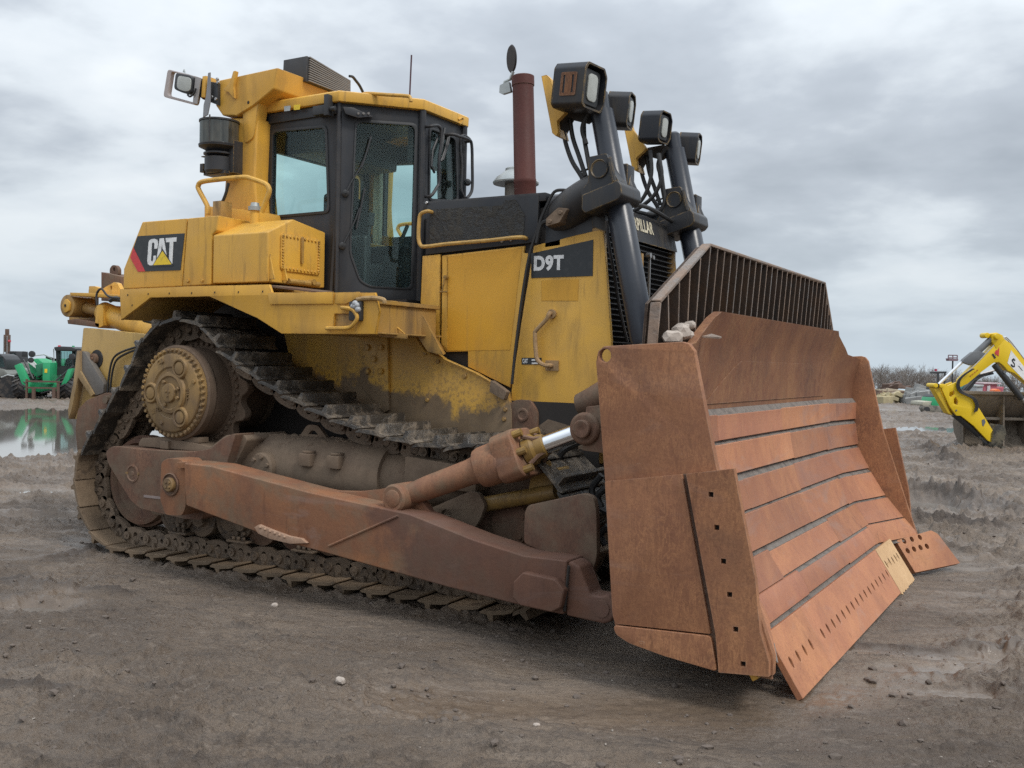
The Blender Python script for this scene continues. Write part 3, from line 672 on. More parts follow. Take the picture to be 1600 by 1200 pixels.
for k, (zt, zb) in enumerate(ZS):
    cuts = sorted([-2.085+.0, 2.085]+[c+rs.uniform(-.12, .12) for c in ((-1.25, .05, 1.35), (-1.45, .35, 1.15), (-.95, .3), (-1.3, .1, 1.3, 1.62), (-1.0, .55, 1.42), (-1.45, -.55, .45, 1.35))[k]])
    for a, b in zip(cuts, cuts[1:]):
        ny = max(2, int((b-a)/.12)); dz0, dz1 = rs.uniform(-.006, .006), rs.uniform(-.006, .006)
        obj('wear_strip', sheet(a+.002, b-.002, zb+dz0, zt+dz1, 0.001, .038, ny, 3), RUSTS, blade, bev=.003, seg=1, smooth=28)
# grout of packed grey mud in the grooves between the strips
GROUT = mudsteel('packed_mud', (.12, .098, .082), (.25, .21, .18), .55, .8, 7.)
gb = bmesh.new()
for (a, b) in zip([1.425]+[z[1] for z in ZS], [ZS[0][0]]+[z[0] for z in ZS[1:]]+[.235]):
    gb = cat(gb, sheet(-2.08, 2.08, b-.004, a+.004-(0.055 if a > 1.4 else 0), .0015, .036, 40, 2, offt=.004))
obj('packed_mud', gb, GROUT, blade)
# overlay plate with slanted corners on the upper mouldboard
tp = [(1.37, 1.42), (.86, 1.655), (-.84, 1.655), (-1.39, 1.42)]
bm = bmesh.new(); n_ = 24
for sgn in (0,):
    g = {}
    for k, off in ((0, .001), (1, .006)):
        for i in range(n_+1):
            y = -1.39+2.78*i/n_
            zt = np.interp(y, [-1.39, -.85, .85, 1.39], [1.41, 1.655, 1.655, 1.41])
            for j in range(4): z = 1.405+(zt-1.405)*j/3; g[k, i, j] = bm.verts.new((MB(y, z)+off, y, z))
    for i in range(n_):
        for j in range(3):
            bm.faces.new((g[1, i, j], g[1, i+1, j], g[1, i+1, j+1], g[1, i, j+1])); bm.faces.new((g[0, i, j], g[0, i, j+1], g[0, i+1, j+1], g[0, i+1, j]))
        for j in (0, 3): bm.faces.new((g[0, i, j], g[0, i+1, j], g[1, i+1, j], g[1, i, j]))
obj('overlay_plate', bm, RUSTB, blade)
# cutting edges
def edge_plate(y0, y1, holes, w0=.35, drop=0., col=RUSTS, jag=False):
    o_ = V3(5.405, 0, .262); dn = (V3(5.595, 0, -.035)-o_).normalized()
    O = [(y0, 0), (y1, 0), (y1, w0)]
    if jag:
        n = 22
        for i in range(1, n): y = y1+(y0-y1)*i/n; O.append((y, w0+rs.uniform(-.008, .012)))
    O.append((y0, w0))
    H = [circ(y, z, .031 if len(h) < 3 else h[2], 12, .62, 0) for h in holes for y, z in [h[:2]]]
    bm = prism(O, 0, -.035, holes=H)
    nrm = V3(0, 1, 0).cross(dn)      # towards the front and up?
    if nrm.x < 0: nrm = -nrm
    m = Matrix(((0, -nrm.x, dn.x, o_.x), (1, 0, 0, 0), (0, -nrm.z, dn.z, o_.z), (0, 0, 0, 1)))
    return xf(bm, m)
Y0E = U(1191, 994.5, 'Z', .262).y
obj('base_edge', edge_plate(-2.10, Y0E-.006, [], .16), YELP, blade, bev=.003, seg=1).location.x -= .03
hp = .132
segs = [(Y0E, -1.13), (-1.127, 1.02), (1.035, 1.60)]
hy = [-1.56+.02+hp*i for i in range(-1, 40)]
for (a, b) in segs[:2]:
    obj('cutting_edge', edge_plate(a, b, [(y, .185) for y in hy if a+.03 < y < b-.03]), RUSTS, blade, bev=.003, seg=1)
NEWS = rust('pale_new_steel', ((.45, .27, .13), (.54, .34, .17), (.60, .39, .21), (.62, .42, .23)), .3, .05, rough=.6)
obj('cutting_edge', edge_plate(1.03, 1.62, [(1.09, .13), (1.13, .13, .009), (1.17, .13, .009), (1.22, .13), (1.33, .14), (1.44, .14), (1.49, .14, .008), (1.54, .14)], .36, jag=True), NEWS, blade, label='pale newer section of cutting edge with a ragged lower rim')
E3 = [U(1397, 846, 'X', 5.44), U(1452, 830, 'Y', 2.22), U(1462, 836, 'Y', 2.27), U(1500, 880, 'Z', .03), U(1427, 896, 'Z', .0)]
q = frame(E3[0], E3[1]-E3[0], E3[4]-E3[0]); qi = q.inverted()
L2 = [(qi@p) for p in E3]; O = rpoly([(p.x, p.z) for p in L2], [.03, .02, .02, .01, .01])
hp2 = [qi@U(x, y, 'X', 5.5) for x, y in ((1410, 847), (1422, 844), (1434.5, 841), (1415.5, 862), (1425.5, 859.5), (1435.5, 857), (1445.5, 855))]
def onplane(x, y):
    d = Vector((AF+AR*(x-800)/FPX-AU*(y-600)/FPX).tolist()); n = (q.to_3x3()@V3(0, 1, 0)); c = Vector(CAM.tolist()); t = (E3[0]-c).dot(n)/d.dot(n); return qi@(c+d*t)
H = [circ(p.x, p.z, .024, 12) for p in [onplane(x, y) for x, y in ((1410, 847), (1422, 844), (1434.5, 841), (1415.5, 862), (1425.5, 859.5), (1435.5, 857), (1445.5, 855))]]
bm = prism(O, -.02, .02, holes=H); obj('end_bit', xf(bm, q), RUSTS, blade, bev=.004, seg=1)
# end plates
DARKR = rust('groove_rust', ((.06, .035, .026), (.10, .055, .038), (.16, .10, .07), (.2, .13, .09)), .4, .5)
EPO = [(931, 566), (934, 549), (943, 541), (1066, 534), (1076, 537), (1084, 548), (1120, 733), (1195, 985), (1209, 1030), (1208, 1056), (1118, 1047), (1040, 1024), (985, 1004), (966, 990), (960, 975), (945, 752)]
def ep():
    O = SX(-2.13, EPO); h = U(945, 555.5, 'Y', -2.13)
    return prism(O, -2.13, -2.085, holes=[circ(h.x, h.z, .034, 16)])
eps = both('end_plate', ep, RUST, blade, bev=.006)
for o, m_ in zip(eps, (False, True)):
    if True:
        # lower liner: two sheets with an open groove between them, plus the bent toe
        obj('liner_plate', prism(rpoly(SX(-2.15, [(946, 752), (1066, 741), (1111, 990), (962, 974), (958, 960)]), [.01, .005, .005, .03, .02]), -2.158, -2.132), RUST, o, bev=.004, mirror=m_)
        hs = [(1113, 772), (1122, 823.5), (1132.5, 876), (1142, 928), (1151.5, 982), (1163, 1036)]
        HH = []
        for x, y in hs:
            c = U(x, y, 'Y', -2.15); HH.append([(c.x-.0125, c.z-.0125), (c.x+.0125, c.z-.0125), (c.x+.0125, c.z+.0125), (c.x-.0125, c.z+.0125)])
        obj('liner_plate', prism(SX(-2.15, [(1074, 740), (1148, 732), (1182, 905), (1189, 985), (1203, 1032), (1203, 1056), (1125, 1049), (1120, 990)]), -2.170, -2.132, holes=HH), RUST, o, mirror=m_)
        hbx = bmesh.new()
        for x, y in hs:
            c = U(x, y, 'Y', -2.15); box(c.x-.0124, c.x+.0124, -2.140, -2.131, c.z-.0124, c.z+.0124, hbx)
        obj('hole_bottoms', hbx, DARK, o, mirror=m_)
        a = SX(-2.15, [(960, 976), (1112, 993), (1122, 1048), (1040, 1024), (985, 1004), (964, 990)])
        obj('toe_plate', prism(rpoly(a, .02), -2.168, -2.131), RUST, o, bev=.012, seg=3, mirror=m_)
        gp = SX(-2.13, [(1063, 741), (1074, 740), (1120, 990), (1125, 1049), (1118, 1047), (1108, 990)])
        obj('groove_mud', prism(gp, -2.139, -2.131), DARKR, o, mirror=m_)
# rock guard
G = dict(t=V3(4.93, 1.35, 2.29), l=V3(4.87, 1.92, 1.94), b=V3(4.86, 1.94, 1.66))
RG = mudsteel('guard_edge_steel', (.20, .165, .14), (.27, .19, .14), .45, .7, 5., .5)
def gx(y, z): return np.interp(z, [1.66, 1.94, 2.29], [4.86, 4.87, 4.93])
def gz(y): return np.interp(abs(y), [1.35, 1.92, 1.94], [2.29, 1.94, 1.7])
rg = bmesh.new()
O = [(-1.94, 1.66), (-1.92, 1.94), (-1.35, 2.29), (1.35, 2.29), (1.92, 1.94), (1.94, 1.66)]
bk = hexa([(gx(y, z)-.075, y, z-.004) for y, z in O], [(gx(y, z)-.06, y, z-.004) for y, z in O])
GUARDD = rust('guard_black_rust', ((.018, .016, .015), (.028, .023, .02), (.05, .03, .018), (.12, .055, .02)), .35, .5, grain=.3)
guard = obj('rock_guard', bk, GUARDD, blade)
rail = bmesh.new()
for (y0, z0), (y1, z1) in zip(O, O[1:]):
    d_ = V3(0, y1-y0, z1-z0).normalized(); nn = V3(0, -d_.z, d_.y)
    a = [V3(gx(y, z)+dx, y, z)+nn*dn for (y, z) in ((y0, z0),) for dx, dn in ((-.04, 0), (.014, 0), (.014, .016), (-.04, .016))]
    b = [V3(gx(y, z)+dx, y, z)+nn*dn for (y, z) in ((y1, z1),) for dx, dn in ((-.04, 0), (.014, 0), (.014, .016), (-.04, .016))]
    rail = cat(rail, hexa([tuple(v) for v in a], [tuple(v) for v in b]))
obj('guard_rail', rail, RG, guard, bev=.003, seg=1)
nb = 31
for i in range(nb):
    y = -1.84+3.68*i/(nb-1); z1 = gz(y)-.003; z0 = ztop(y)-.08 if abs(y) < 1.7 else 1.68
    m_ = (-.062, .012)
    bm = hexa([(gx(y, z0)+.03+m_[0], y-.007, z0), (gx(y, z0)+.03+m_[1], y-.007, z0), (gx(y, z1)+m_[1], y-.007, z1), (gx(y, z1)+m_[0], y-.007, z1)],
              [(gx(y, z0)+.03+m_[0], y+.007, z0), (gx(y, z0)+.03+m_[1], y+.007, z0), (gx(y, z1)+m_[1], y+.007, z1), (gx(y, z1)+m_[0], y+.007, z1)])
    finish(bm)
    for f in bm.faces: f.material_index = 1 if f.normal.x > .5 else 0
    o = obj('guard_bar', bm, [GUARDD, RG], guard, fin=False)
obj('lower_shelf', hexa([(4.72, -1.95, 1.655), (4.89, -1.95, 1.69), (4.89, 1.95, 1.69), (4.72, 1.95, 1.655)], [(4.72, -1.95, 1.63), (4.89, -1.95, 1.66), (4.89, 1.95, 1.66), (4.72, 1.95, 1.63)]), RUSTD, blade)
obj('corner_tab', hexa(*[[(MB(-1.72, z)+a+dx, y, z) for a, y, z in ((.0, -1.71, 1.775), (.03, -1.66, 1.79), (.09, -1.66, 1.775), (.09, -1.70, 1.77))] for dx in (0, .0001)][:1], [(MB(-1.72, z)+a, y, z-.008) for a, y, z in ((.0, -1.71, 1.775), (.03, -1.66, 1.79), (.09, -1.66, 1.775), (.09, -1.70, 1.77))]), RG, blade)
# ---- main frame, hull
HY = -.70
def hull():
    O = SX(HY, [(440, 505), (600, 488), (618, 474), (660, 535), (694, 561), (742, 582), (792, 612), (798, 640), (800, 720), (640, 700), (470, 640)])
    return prism(O, HY, HY+.05)
hl = both('main_frame', hull, YELM, BD, bev=.004)
for o, m_ in zip(hl, (False, True)):
    bm = bmesh.new()
    for x, y in ((665, 552), (685, 565), (727, 588), (619, 486), (668, 645-20), (790, 640), (788, 655)): bolt(U(x, y, 'Y', HY), (0, -1, 0), .017, .014, bm)
    obj('frame_bolts', bm, YELR, o, mirror=m_)
    a = [U(x, y, 'Y', HY-.004) for x, y in ((694, 561), (742, 582), (792, 612))]
    obj('frame_lip', tube([U(x, y, 'Y', HY-.012) for x, y in ((617, 476), (664, 549), (694, 562), (742, 583), (768, 598))], .009, 5), YELM, o, mirror=m_)
    O = SX(HY-.02, [(770, 594), (783, 603), (795, 612), (790, 625), (768, 612)])
    obj('hinge_bracket', prism(rpoly(O, .008), HY-.05, HY), MUDC, o, bev=.006, mirror=m_)
    O = SX(HY, [(566, 520), (609, 520), (611, 640), (604, 645), (566, 600)])
    pl_ = obj('case_flange', prism(O, HY-.03, HY-.001), YELM, o, bev=.005, mirror=m_)
    bm = bmesh.new()
    for x, y in ((575, 543), (596, 543), (575, 580), (596, 580), (585, 561)): bolt(U(x, y, 'Y', HY-.03), (0, -1, 0), .026, .02, bm)
    obj('flange_bolts', bm, YELM, pl_, mirror=m_)
obj('belly', cat(box(.1, 3.95, -.66, .66, .55, 1.35), box(.0, 2.3, -.62, .62, 1.35, 2.08)), DARK, BD)
obj('axle_case', cyl((.73, -.75, 1.335), (.73, .75, 1.335), .30, n=40), MUDC, BD)
both('inner_guard', lambda: box(1.0, 3.3, -.80, -.72, .62, .98), DARK, BD)
# ramp step beside the cab foot
def step():
    O = SX(-.86, [(617, 474), (650, 478), (660, 484), (694, 554), (690, 558), (672, 552), (664, 545)])
    return prism(O, -.86, -.70)
both('step_ramp', lambda: cat(hexa([tuple(v) for v in SV('Y', -.92, [(619, 475), (654, 480), (693, 555), (668, 550)])], [tuple(v) for v in SV('Y', -.70, [(622, 473), (657, 478), (697, 553), (672, 548)])])), YELR, BD, bev=.006)

# ---- hood side panels
SY = -.655
def pan(name, pts, Y=SY, th=.02, mat=None, bev=.005, par=None, **k):
    def f(): return prism(SX(Y, pts), Y, Y+th)
    return both(name, f, mat or YELP, par or BD, bev=bev, **k)
pan('side_panel', [(660, 400), (688, 397), (686, 545), (663, 490), (657, 474)])
d2 = pan('engine_door', [(691, 399), (820, 384), (818, 395), (826, 396), (797, 606), (731, 573), (731, 549), (697, 550), (689, 540)])
for o, m_ in zip(d2, (False, True)):
    obj('door_edge_strip', prism(SX(SY-.003, [(691, 401), (699, 400), (699, 546), (690, 538)]), SY-.004, SY-.0005), YELP, o, mirror=m_)
    bm = bmesh.new(); a, b, c = U(695, 433, 'Y', SY-.03), U(693, 446, 'Y', SY-.03), U(692, 456, 'Y', SY-.03)
    tube([a, b], .008, 6, bm=bm); cyl(a, a+V3(0, .04, 0), .016, n=10, bm=bm); tube([c+V3(-.03, 0, 0), c+V3(.04, 0, 0)], .006, 6, bm=bm); tube([b, c+V3(-.01, 0, 0)], .006, 6, bm=bm)
    obj('door_latch', bm, YELR, o, mirror=m_)
obj('engine', cat(box(2.5, 3.9, -.62, .62, 1.3, 2.70)), DARK, BD)
fp = pan('radiator_guard_side', [(834, 384), (860, 377), (936, 359), (943, 362), (948, 430), (955, 530), (957, 640), (952, 700), (800, 705), (799, 610), (815, 500)], th=.03)
for o, m_ in zip(fp, (False, True)):
    # model plate
    pts = [(830, 396), (927, 374.5), (926, 431), (830, 434.5)]
    pl_ = obj('model_plate', prism(SX(SY-.003, pts), SY-.004, SY-.001), DBLK, o, mirror=m_)
    a, b, c = U(834.5, 424, 'Y', SY), U(881, 422.5, 'Y', SY), U(834.5, 400, 'Y', SY)
    tb_ = text_bm('D9T', (b-a).length, (c-a).length, .05, .002); d_ = b-a
    if m_: xf(tb_, Matrix.Diagonal((-1, 1, 1, 1))@Matrix.Translation((-(b-a).length, 0, 0)))
    xf(tb_, Matrix(((d_.normalized().x, 0, 0, a.x), (0, 1, 0, SY-.005), (d_.normalized().z, 0, 1, a.z), (0, 0, 0, 1))))
    obj('model_lettering', tb_, WHITE, pl_, mirror=m_)
    st = [(815, 559), (846, 559), (846, 569.5), (815, 569.5)]
    s_ = obj('small_sticker', prism(SX(SY-.003, st), SY-.004, SY-.001), DBLK, o, mirror=m_)
    a, b = U(817, 567.5, 'Y', SY), U(825, 567.5, 'Y', SY); tb_ = text_bm('CAT', (b-a).length, .032, .03, .0015)
    if m_: xf(tb_, Matrix.Diagonal((-1, 1, 1, 1))@Matrix.Translation((-(b-a).length, 0, 0)))
    xf(tb_, Matrix.Translation((a.x, SY-.005, a.z))); obj('sticker_lettering', tb_, WHITE, s_, mirror=m_)
    for yy in (563, 568):
        q_ = prism(SX(SY-.003, [(831, yy-1.6), (843, yy-1.6), (843, yy+.6), (831, yy+.6)]), SY-.0055, SY-.0041); obj('sticker_line', q_, WHITE, s_, mirror=m_)
    # welded patch ghosts and grab handle
    hp_ = [U(x, y, 'Y', SY-.05) for x, y in ((858, 490), (854, 499), (838, 516), (836, 524), (838, 556), (843, 566), (852, 571), (858, 571))]
    hp_ = [V3(hp_[0].x, SY-.005, hp_[0].z)]+hp_+[V3(hp_[-1].x, SY-.005, hp_[-1].z)]
    bm = tube(hp_, .015, 8, sm=4); cyl(V3(hp_[0].x, SY+.0, hp_[0].z), V3(hp_[0].x, SY-.02, hp_[0].z+.0), .032, n=14, bm=bm)
    e_ = hp_[-1]; box(e_.x-.05, e_.x+.05, SY-.012, SY, e_.z-.035, e_.z+.035, bm)
    obj('grab_handle', bm, rust('handle_rust', ((.25, .15, .08), (.40, .25, .11), (.30, .18, .10), (.4, .27, .15)), .5, .3), o, mirror=m_)
    # round pivot boss low on the panel
    c = U(820, 648, 'Y', SY)
    obj('pivot_boss', cat(prism(rpoly([(c.x-.12, c.z-.25), (c.x+.12, c.z-.25), (c.x+.115, c.z+.03), (c.x+.06, c.z+.105), (c.x-.06, c.z+.105), (c.x-.12, c.z+.06)], .03), SY-.03, SY), lathe((c.x, SY-.03, c.z), (c.x, -2, c.z), [(0, .05), (.01, .048), (.012, .03), (.006, .026), (.006, 0)], 20)), RUSTD, o, bev=.004, mirror=m_)
    O = SX(SY, [(836, 670), (857, 655), (900, 668), (952, 672), (952, 702), (812, 702)])
    obj('muddy_skirt', prism(O, SY-.006, SY-.0005), MUDC, o, mirror=m_)
both('dark_gap', lambda: prism(SX(SY+.02, [(820, 380), (842, 380), (806, 625), (790, 625)]), SY+.02, SY+.04), DARK, BD)
# ---- black hood
hd = pan('hood_side', [(667, 316), (842, 303), (839, 377), (824, 380), (665, 398)], Y=-.66, th=.03, mat=BLK, bev=.006)
SCR = mudsteel('screen_mesh_panel', (.026, .027, .028), (.055, .05, .042), .35, .75, 16., .9)
for o, m_ in zip(hd, (False, True)):
    obj('hood_screen', prism(rpoly(SX(-.663, [(673, 327), (784, 321), (788, 313), (806, 312), (820, 336), (818, 366), (812, 372), (671, 386)]), .01), -.6645, -.661), SCR, o, mirror=m_)
    bm = bmesh.new()
    for x, y in ((785, 377), (799, 375), (667, 317)): bolt(U(x, y, 'Y', -.66), (0, -1, 0), .012, .012, bm)
    obj('hood_bolts', bm, STEEL, o, mirror=m_)
    rl = [U(x, y, 'Y', -.72) for x, y in ((668, 330), (658, 334), (655, 345), (654, 372), (658, 384), (668, 385), (700, 381), (760, 376), (800, 371.5), (816, 371))]
    rl = [V3(rl[0].x, -.66, rl[0].z)]+rl+[V3(rl[-1].x, -.66, rl[-1].z)]
    obj('hand_rail', tube(rl, .0145, 8, sm=4), paint('rail_paint', (.58, .35, .10), (.5, .3, .08), chips=1.0, chip=(.04, .035, .03), dirt_amt=.3), o, mirror=m_)
obj('hood_top', hexa([(2.46, -.655, 2.80), (3.50, -.655, 2.80), (3.50, .655, 2.80), (2.46, .655, 2.80)], [(2.46, -.655, 2.74), (3.50, -.655, 2.74), (3.50, .655, 2.74), (2.46, .655, 2.74)]), BLK, BD, bev=.008)
# front cowl: curved shoulders running into the lift cylinder trunnions
def cowl():
    bm = bmesh.new(); ring = []
    for x, w, zt, zb in ((3.505, .655, 2.80, 2.42), (3.62, .655, 2.795, 2.43), (3.76, .65, 2.77, 2.46), (3.90, .63, 2.72, 2.48)):
        P = [(-w, zb), (-w, zt-.10), (-w+.03, zt-.03), (-w+.10, zt), (w-.10, zt), (w-.03, zt-.03), (w, zt-.10), (w, zb)]
        ring.append([bm.verts.new((x, y, z)) for y, z in P])
    for a, b in zip(ring, ring[1:]):
        for i in range(len(a)-1): bm.faces.new((a[i], a[i+1], b[i+1], b[i]))
    bm.faces.new(ring[0][::-1]); bm.faces.new(ring[-1]); 
    for a, b in zip(ring, ring[1:]): bm.faces.new((a[0], b[0], b[-1], a[-1]))
    return bm
obj('front_cowl', cowl(), BLK, BD, smooth=50)
def shoulder():
    return tube([V3(3.44, -.36, 2.58), V3(3.55, -.50, 2.61), V3(3.68, -.62, 2.67), V3(3.84, -.67, 2.75), V3(3.96, -.69, 2.80)], .1, 20, sm=4, rad=lambda t: .165-.055*t)
sh_ = both('trunnion_arm', shoulder, BLKG, BD)
for o, m_ in zip(sh_, (False, True)):
    bm = bmesh.new(); c = U(872, 342, 'Y', -.76)
    prism(rpoly([(c.x-.07, c.z-.05), (c.x+.03, c.z-.03), (c.x+.09, c.z+.06), (c.x+.02, c.z+.07), (c.x-.07, c.z)], .01), -.80, -.70, bm=bm)
    for dx, dz in ((-.04, -.02), (.04, .035)): bolt((c.x+dx, -.80, c.z+dz), (0, -1, 0), .016, .014, bm)
    obj('hose_clamp', bm, MUDC, o, mirror=m_)
both('hose_line', lambda: cat(tube([U(x, y, 'Y', -.70) for x, y in ((898, 300), (880, 297), (866, 300), (856, 318), (846, 340), (838, 365), (828, 395), (818, 450), (806, 540), (800, 600))], .011, 6, sm=4), tube([U(x, y, 'Y', -.70) for x, y in ((880, 345), (862, 345), (846, 350), (838, 380))], .014, 6, sm=4)), HOSE, BD)
# radiator front and grille
XF = 3.955
obj('radiator_core', box(3.80, 3.87, -.60, .60, .95, 2.5), DARK, BD)
gf = cat(box(3.86, XF, -.651, -.615, .95, 2.535), box(3.86, XF, .615, .651, .95, 2.535), box(3.86, XF, -.02, .02, .95, 2.43), box(3.86, XF, -.615, .615, .95, 1.05))
rgd = obj('radiator_guard', gf, YELR, BD, bev=.006)
obj('guard_header', hexa([(3.86, -.655, 2.54), (3.97, -.655, 2.50), (3.97, .655, 2.50), (3.86, .655, 2.54)], [(3.84, -.64, 2.70), (3.93, -.63, 2.70), (3.93, .63, 2.70), (3.84, .64, 2.70)]), BLKG, rgd, bev=.01)
for i in range(38):
    z = 1.08+i*.0375
    obj('grille_slat', hexa([(3.872, -.612, z), (3.945, -.612, z+.016), (3.945, .612, z+.016), (3.872, .612, z)], [(3.872, -.612, z+.004), (3.945, -.612, z+.021), (3.945, .612, z+.021), (3.872, .612, z+.004)]), GRIL, rgd)
# lettering on the header, facing forward
tb_ = text_bm('CATERPILLAR', .60, .095, .03, .002)
xf(tb_, Matrix(((0, -.98, -.196, 3.9575), (1, 0, 0, -.405), (0, -.196, .98, 2.582), (0, 0, 0, 1))))
obj('header_lettering', tb_, CREAM, rgd)
obj('grille_latch', cat(cyl((3.955, .07, 2.42), (3.99, .07, 2.42), .02, n=10), cyl((3.955, .13, 2.41), (3.99, .13, 2.41), .016, n=10), box(3.96, 3.975, .09, .105, 1.9, 2.42)), STEEL, rgd)
gh = tube([U(x, y, 'X', 4.0) for x, y in ((948, 345), (951, 380), (960, 430), (966, 470), (974, 510), (980, 534))], .012, 6, sm=3)
obj('guard_strut', gh, BLK, BD)

# ---- exhaust stack, air intake
c = U(820, 300, 'Z', 2.8); pr = [(0, .068), (.02, .072), (.10, .072), (.105, .074), (.13, .074), (.135, .071), (.80, .069), (.805, .074), (.87, .074), (.875, .066), (.80, .062), (.80, 0)]
PX0, PY0 = 3.10, -.39
c0, c1 = U(821, 303, 'Y', PY0), U(817, 118, 'Y', PY0)
HS = (c1-c0).length; sc_ = HS/.875
ex = obj('exhaust_stack', lathe(V3(c0.x, PY0, c0.z-.03), V3(c1.x, PY0, c1.z), [(t*sc_*1.03, r*1.12) for t, r in pr], 36), PIPE, BD)
cc = U(801, 92, 'Y', PY0-.02)
bm = lathe(cc+V3(0, 0, 0), cc+V3(-.55, -.75, -.1), [(0, 0), (0, .085), (.008, .092), (.016, .085), (.016, 0)], 28); obj('rain_cap', xf(bm, Matrix.Translation(cc)@Matrix.Diagonal((.95, 1, 1.10, 1))@Matrix.Translation(-cc)), plain('soot_metal', (.035, .03, .03), .6, .3), ex)
hg = tube([U(x, y, 'Y', PY0-.03) for x, y in ((802, 112), (797, 124), (789, 128), (785, 144))], .012, 6)
prism(rpoly(SX(PY0-.03, [(783, 134), (797, 128), (800, 144), (787, 148), (782, 146)]), .006), PY0-.05, PY0-.02, bm=hg)
obj('cap_hinge', hg, SILV, ex)
ic = U(810, 270, 'Y', -.10)
itk = obj('intake_pipe', cyl((ic.x-.02, -.10, 2.76), (ic.x-.02, -.10, 3.02), .085, n=28), PIPEW, BD)
obj('intake_cap', lathe((ic.x-.02, -.10, 2.985), (ic.x-.02, -.10, 9), [(0, .155), (0, .175), (.012, .178), (.05, .15), (.085, .10), (.10, .085), (.118, .082), (.125, .07), (.126, 0)], 36), SILV, itk)

# ---- lift cylinders with their lamps
def lift(mir):
    dY = 0.
    YC = -.665
    a = U(934, 140, 'Y', YC); b = U(1005, 532, 'Y', YC); b2 = b+(b-a).normalized()*.75; ax = (b-a).normalized()
    L_ = (b-a).length
    o = obj('lift_cylinder', lathe(a+ax*.02, b2, [(0, .0), (0, .05), (.015, .062), (.13, .062), (.135, .078), (.80, .080), (.81, .086), (L_*.98, .086), (L_, .08), (L_, .0)], 36), CYLP, BD, shift=1.33 if mir else 0)
    obj('lift_rod', cyl(b-ax*.02, b2, .055, n=24), STEEL, o, shift=1.33 if mir else 0)
    def blk():
        O = rpoly(SX(YC-.12, [(921, 246), (950, 240), (957, 262), (968, 282), (973, 300), (972, 308), (915, 333), (909, 300), (921, 285)]), .015)
        return cat(prism(O, YC-.14, YC-.02))
    def yk():
        O = rpoly(SX(YC-.16, [(911, 305), (966, 282), (972, 288), (974, 304), (968, 312), (916, 334), (910, 328)]), .012)
        return prism(O, YC-.18, YC+.14)
    obj('trunnion_cap', blk(), BLKG, o, bev=.012, seg=3, shift=1.33 if mir else 0)
    obj('yoke', yk(), BLKG, o, bev=.012, seg=3, shift=1.33 if mir else 0)
    dc = U(937, 264, 'Y', YC-.14); obj('trunnion_disc', lathe((dc.x, YC-.135, dc.z), (dc.x, -3, dc.z), [(0, .062), (.016, .062), (.018, .058), (.012, .052), (.012, 0)], 32), BLKG, o, shift=1.33 if mir else 0)
    obj('yoke_rib', tube([U(952, 247, 'Y', YC-.15), U(960, 284, 'Y', YC-.15)], .017, 8), BLKG, o, shift=1.33 if mir else 0)
    # inner cap and strut bottle
    obj('inner_cap', cat(tube([U(974, 258, 'Y', YC+.15), U(982, 290, 'Y', YC+.15), U(990, 315, 'Y', YC+.15)], .05, 14, rad=lambda t: .034+.022*t), box(3.95, 4.08, YC+.08, YC+.20, 2.80, 2.96)), BLKG, o, bev=.006, shift=1.33 if mir else 0)
    hb = bmesh.new()
    for k, pts in enumerate(([(880, 180), (882, 215), (893, 250), (908, 275), (920, 300)], [(890, 182), (895, 215), (905, 245), (915, 275)], [(912, 185), (913, 215), (918, 245), (921, 262)], [(922, 170), (910, 200), (916, 225)])):
        tube([U(x, y, 'Y', YC-.02*k) for x, y in pts], .0165, 8, bm=hb, sm=5)
    obj('hydraulic_lines', hb, HOSE, o, shift=1.33 if mir else 0)
    hb = bmesh.new()
    tube([U(x, y, 'Y', YC+.05) for x, y in ((1002-90, 262), (908, 268), (925, 262))], .008, 6, bm=hb)
    q1 = [U(x, y, 'Y', .45) for x, y in ((1016, 235), (1018, 270), (1010, 300), (998, 318), (990, 322))]; q2 = [U(x, y, 'Y', .45) for x, y in ((1028, 240), (1034, 275), (1022, 305), (1000, 324), (992, 328))]; q3 = [U(x, y, 'Y', .52) for x, y in ((1030, 240), (1036, 290), (1038, 315), (1025, 335), (1000, 332), (990, 328))]
    for q in (q1, q2, q3):
        if mir: tube([V3(p.x, p.y-1.33, p.z) for p in q], .016, 8, bm=hb, sm=5)
    obj('crossover_hoses', hb, HOSE, o, shift=1.33 if mir else 0)
    # bracket plates
    bo = SX(YC-.12, [(848, 120), (856, 118), (862, 124), (866, 138), (890, 172), (872, 190), (874, 208), (871, 214), (865, 209)])
    obj('lamp_bracket', prism(rpoly(bo, .004), YC-.14+dY, YC-.10+dY), YELP, o, bev=.003, shift=1.33 if mir else 0)
    a_, b_ = bo[0], bo[-2]
    obj('bracket_flange', hexa([(a_[0], YC-.10+dY, a_[1]), (b_[0], YC-.10+dY, b_[1]), (b_[0]+.01, YC-.10+dY, b_[1]), (a_[0]+.01, YC-.10+dY, a_[1])], [(a_[0], YC+.03+dY, a_[1]), (b_[0], YC+.03+dY, b_[1]), (b_[0]+.01, YC+.03+dY, b_[1]), (a_[0]+.01, YC+.03+dY, a_[1])]), YELP, o, shift=1.33 if mir else 0)
    obj('bracket_box', prism(SX(YC-.04, [(868, 188), (890, 172), (922, 165), (935, 172), (912, 190), (888, 184), (874, 212)]), YC-.06, YC+.05), DARK, o, bev=.004, shift=1.33 if mir else 0)
    return o
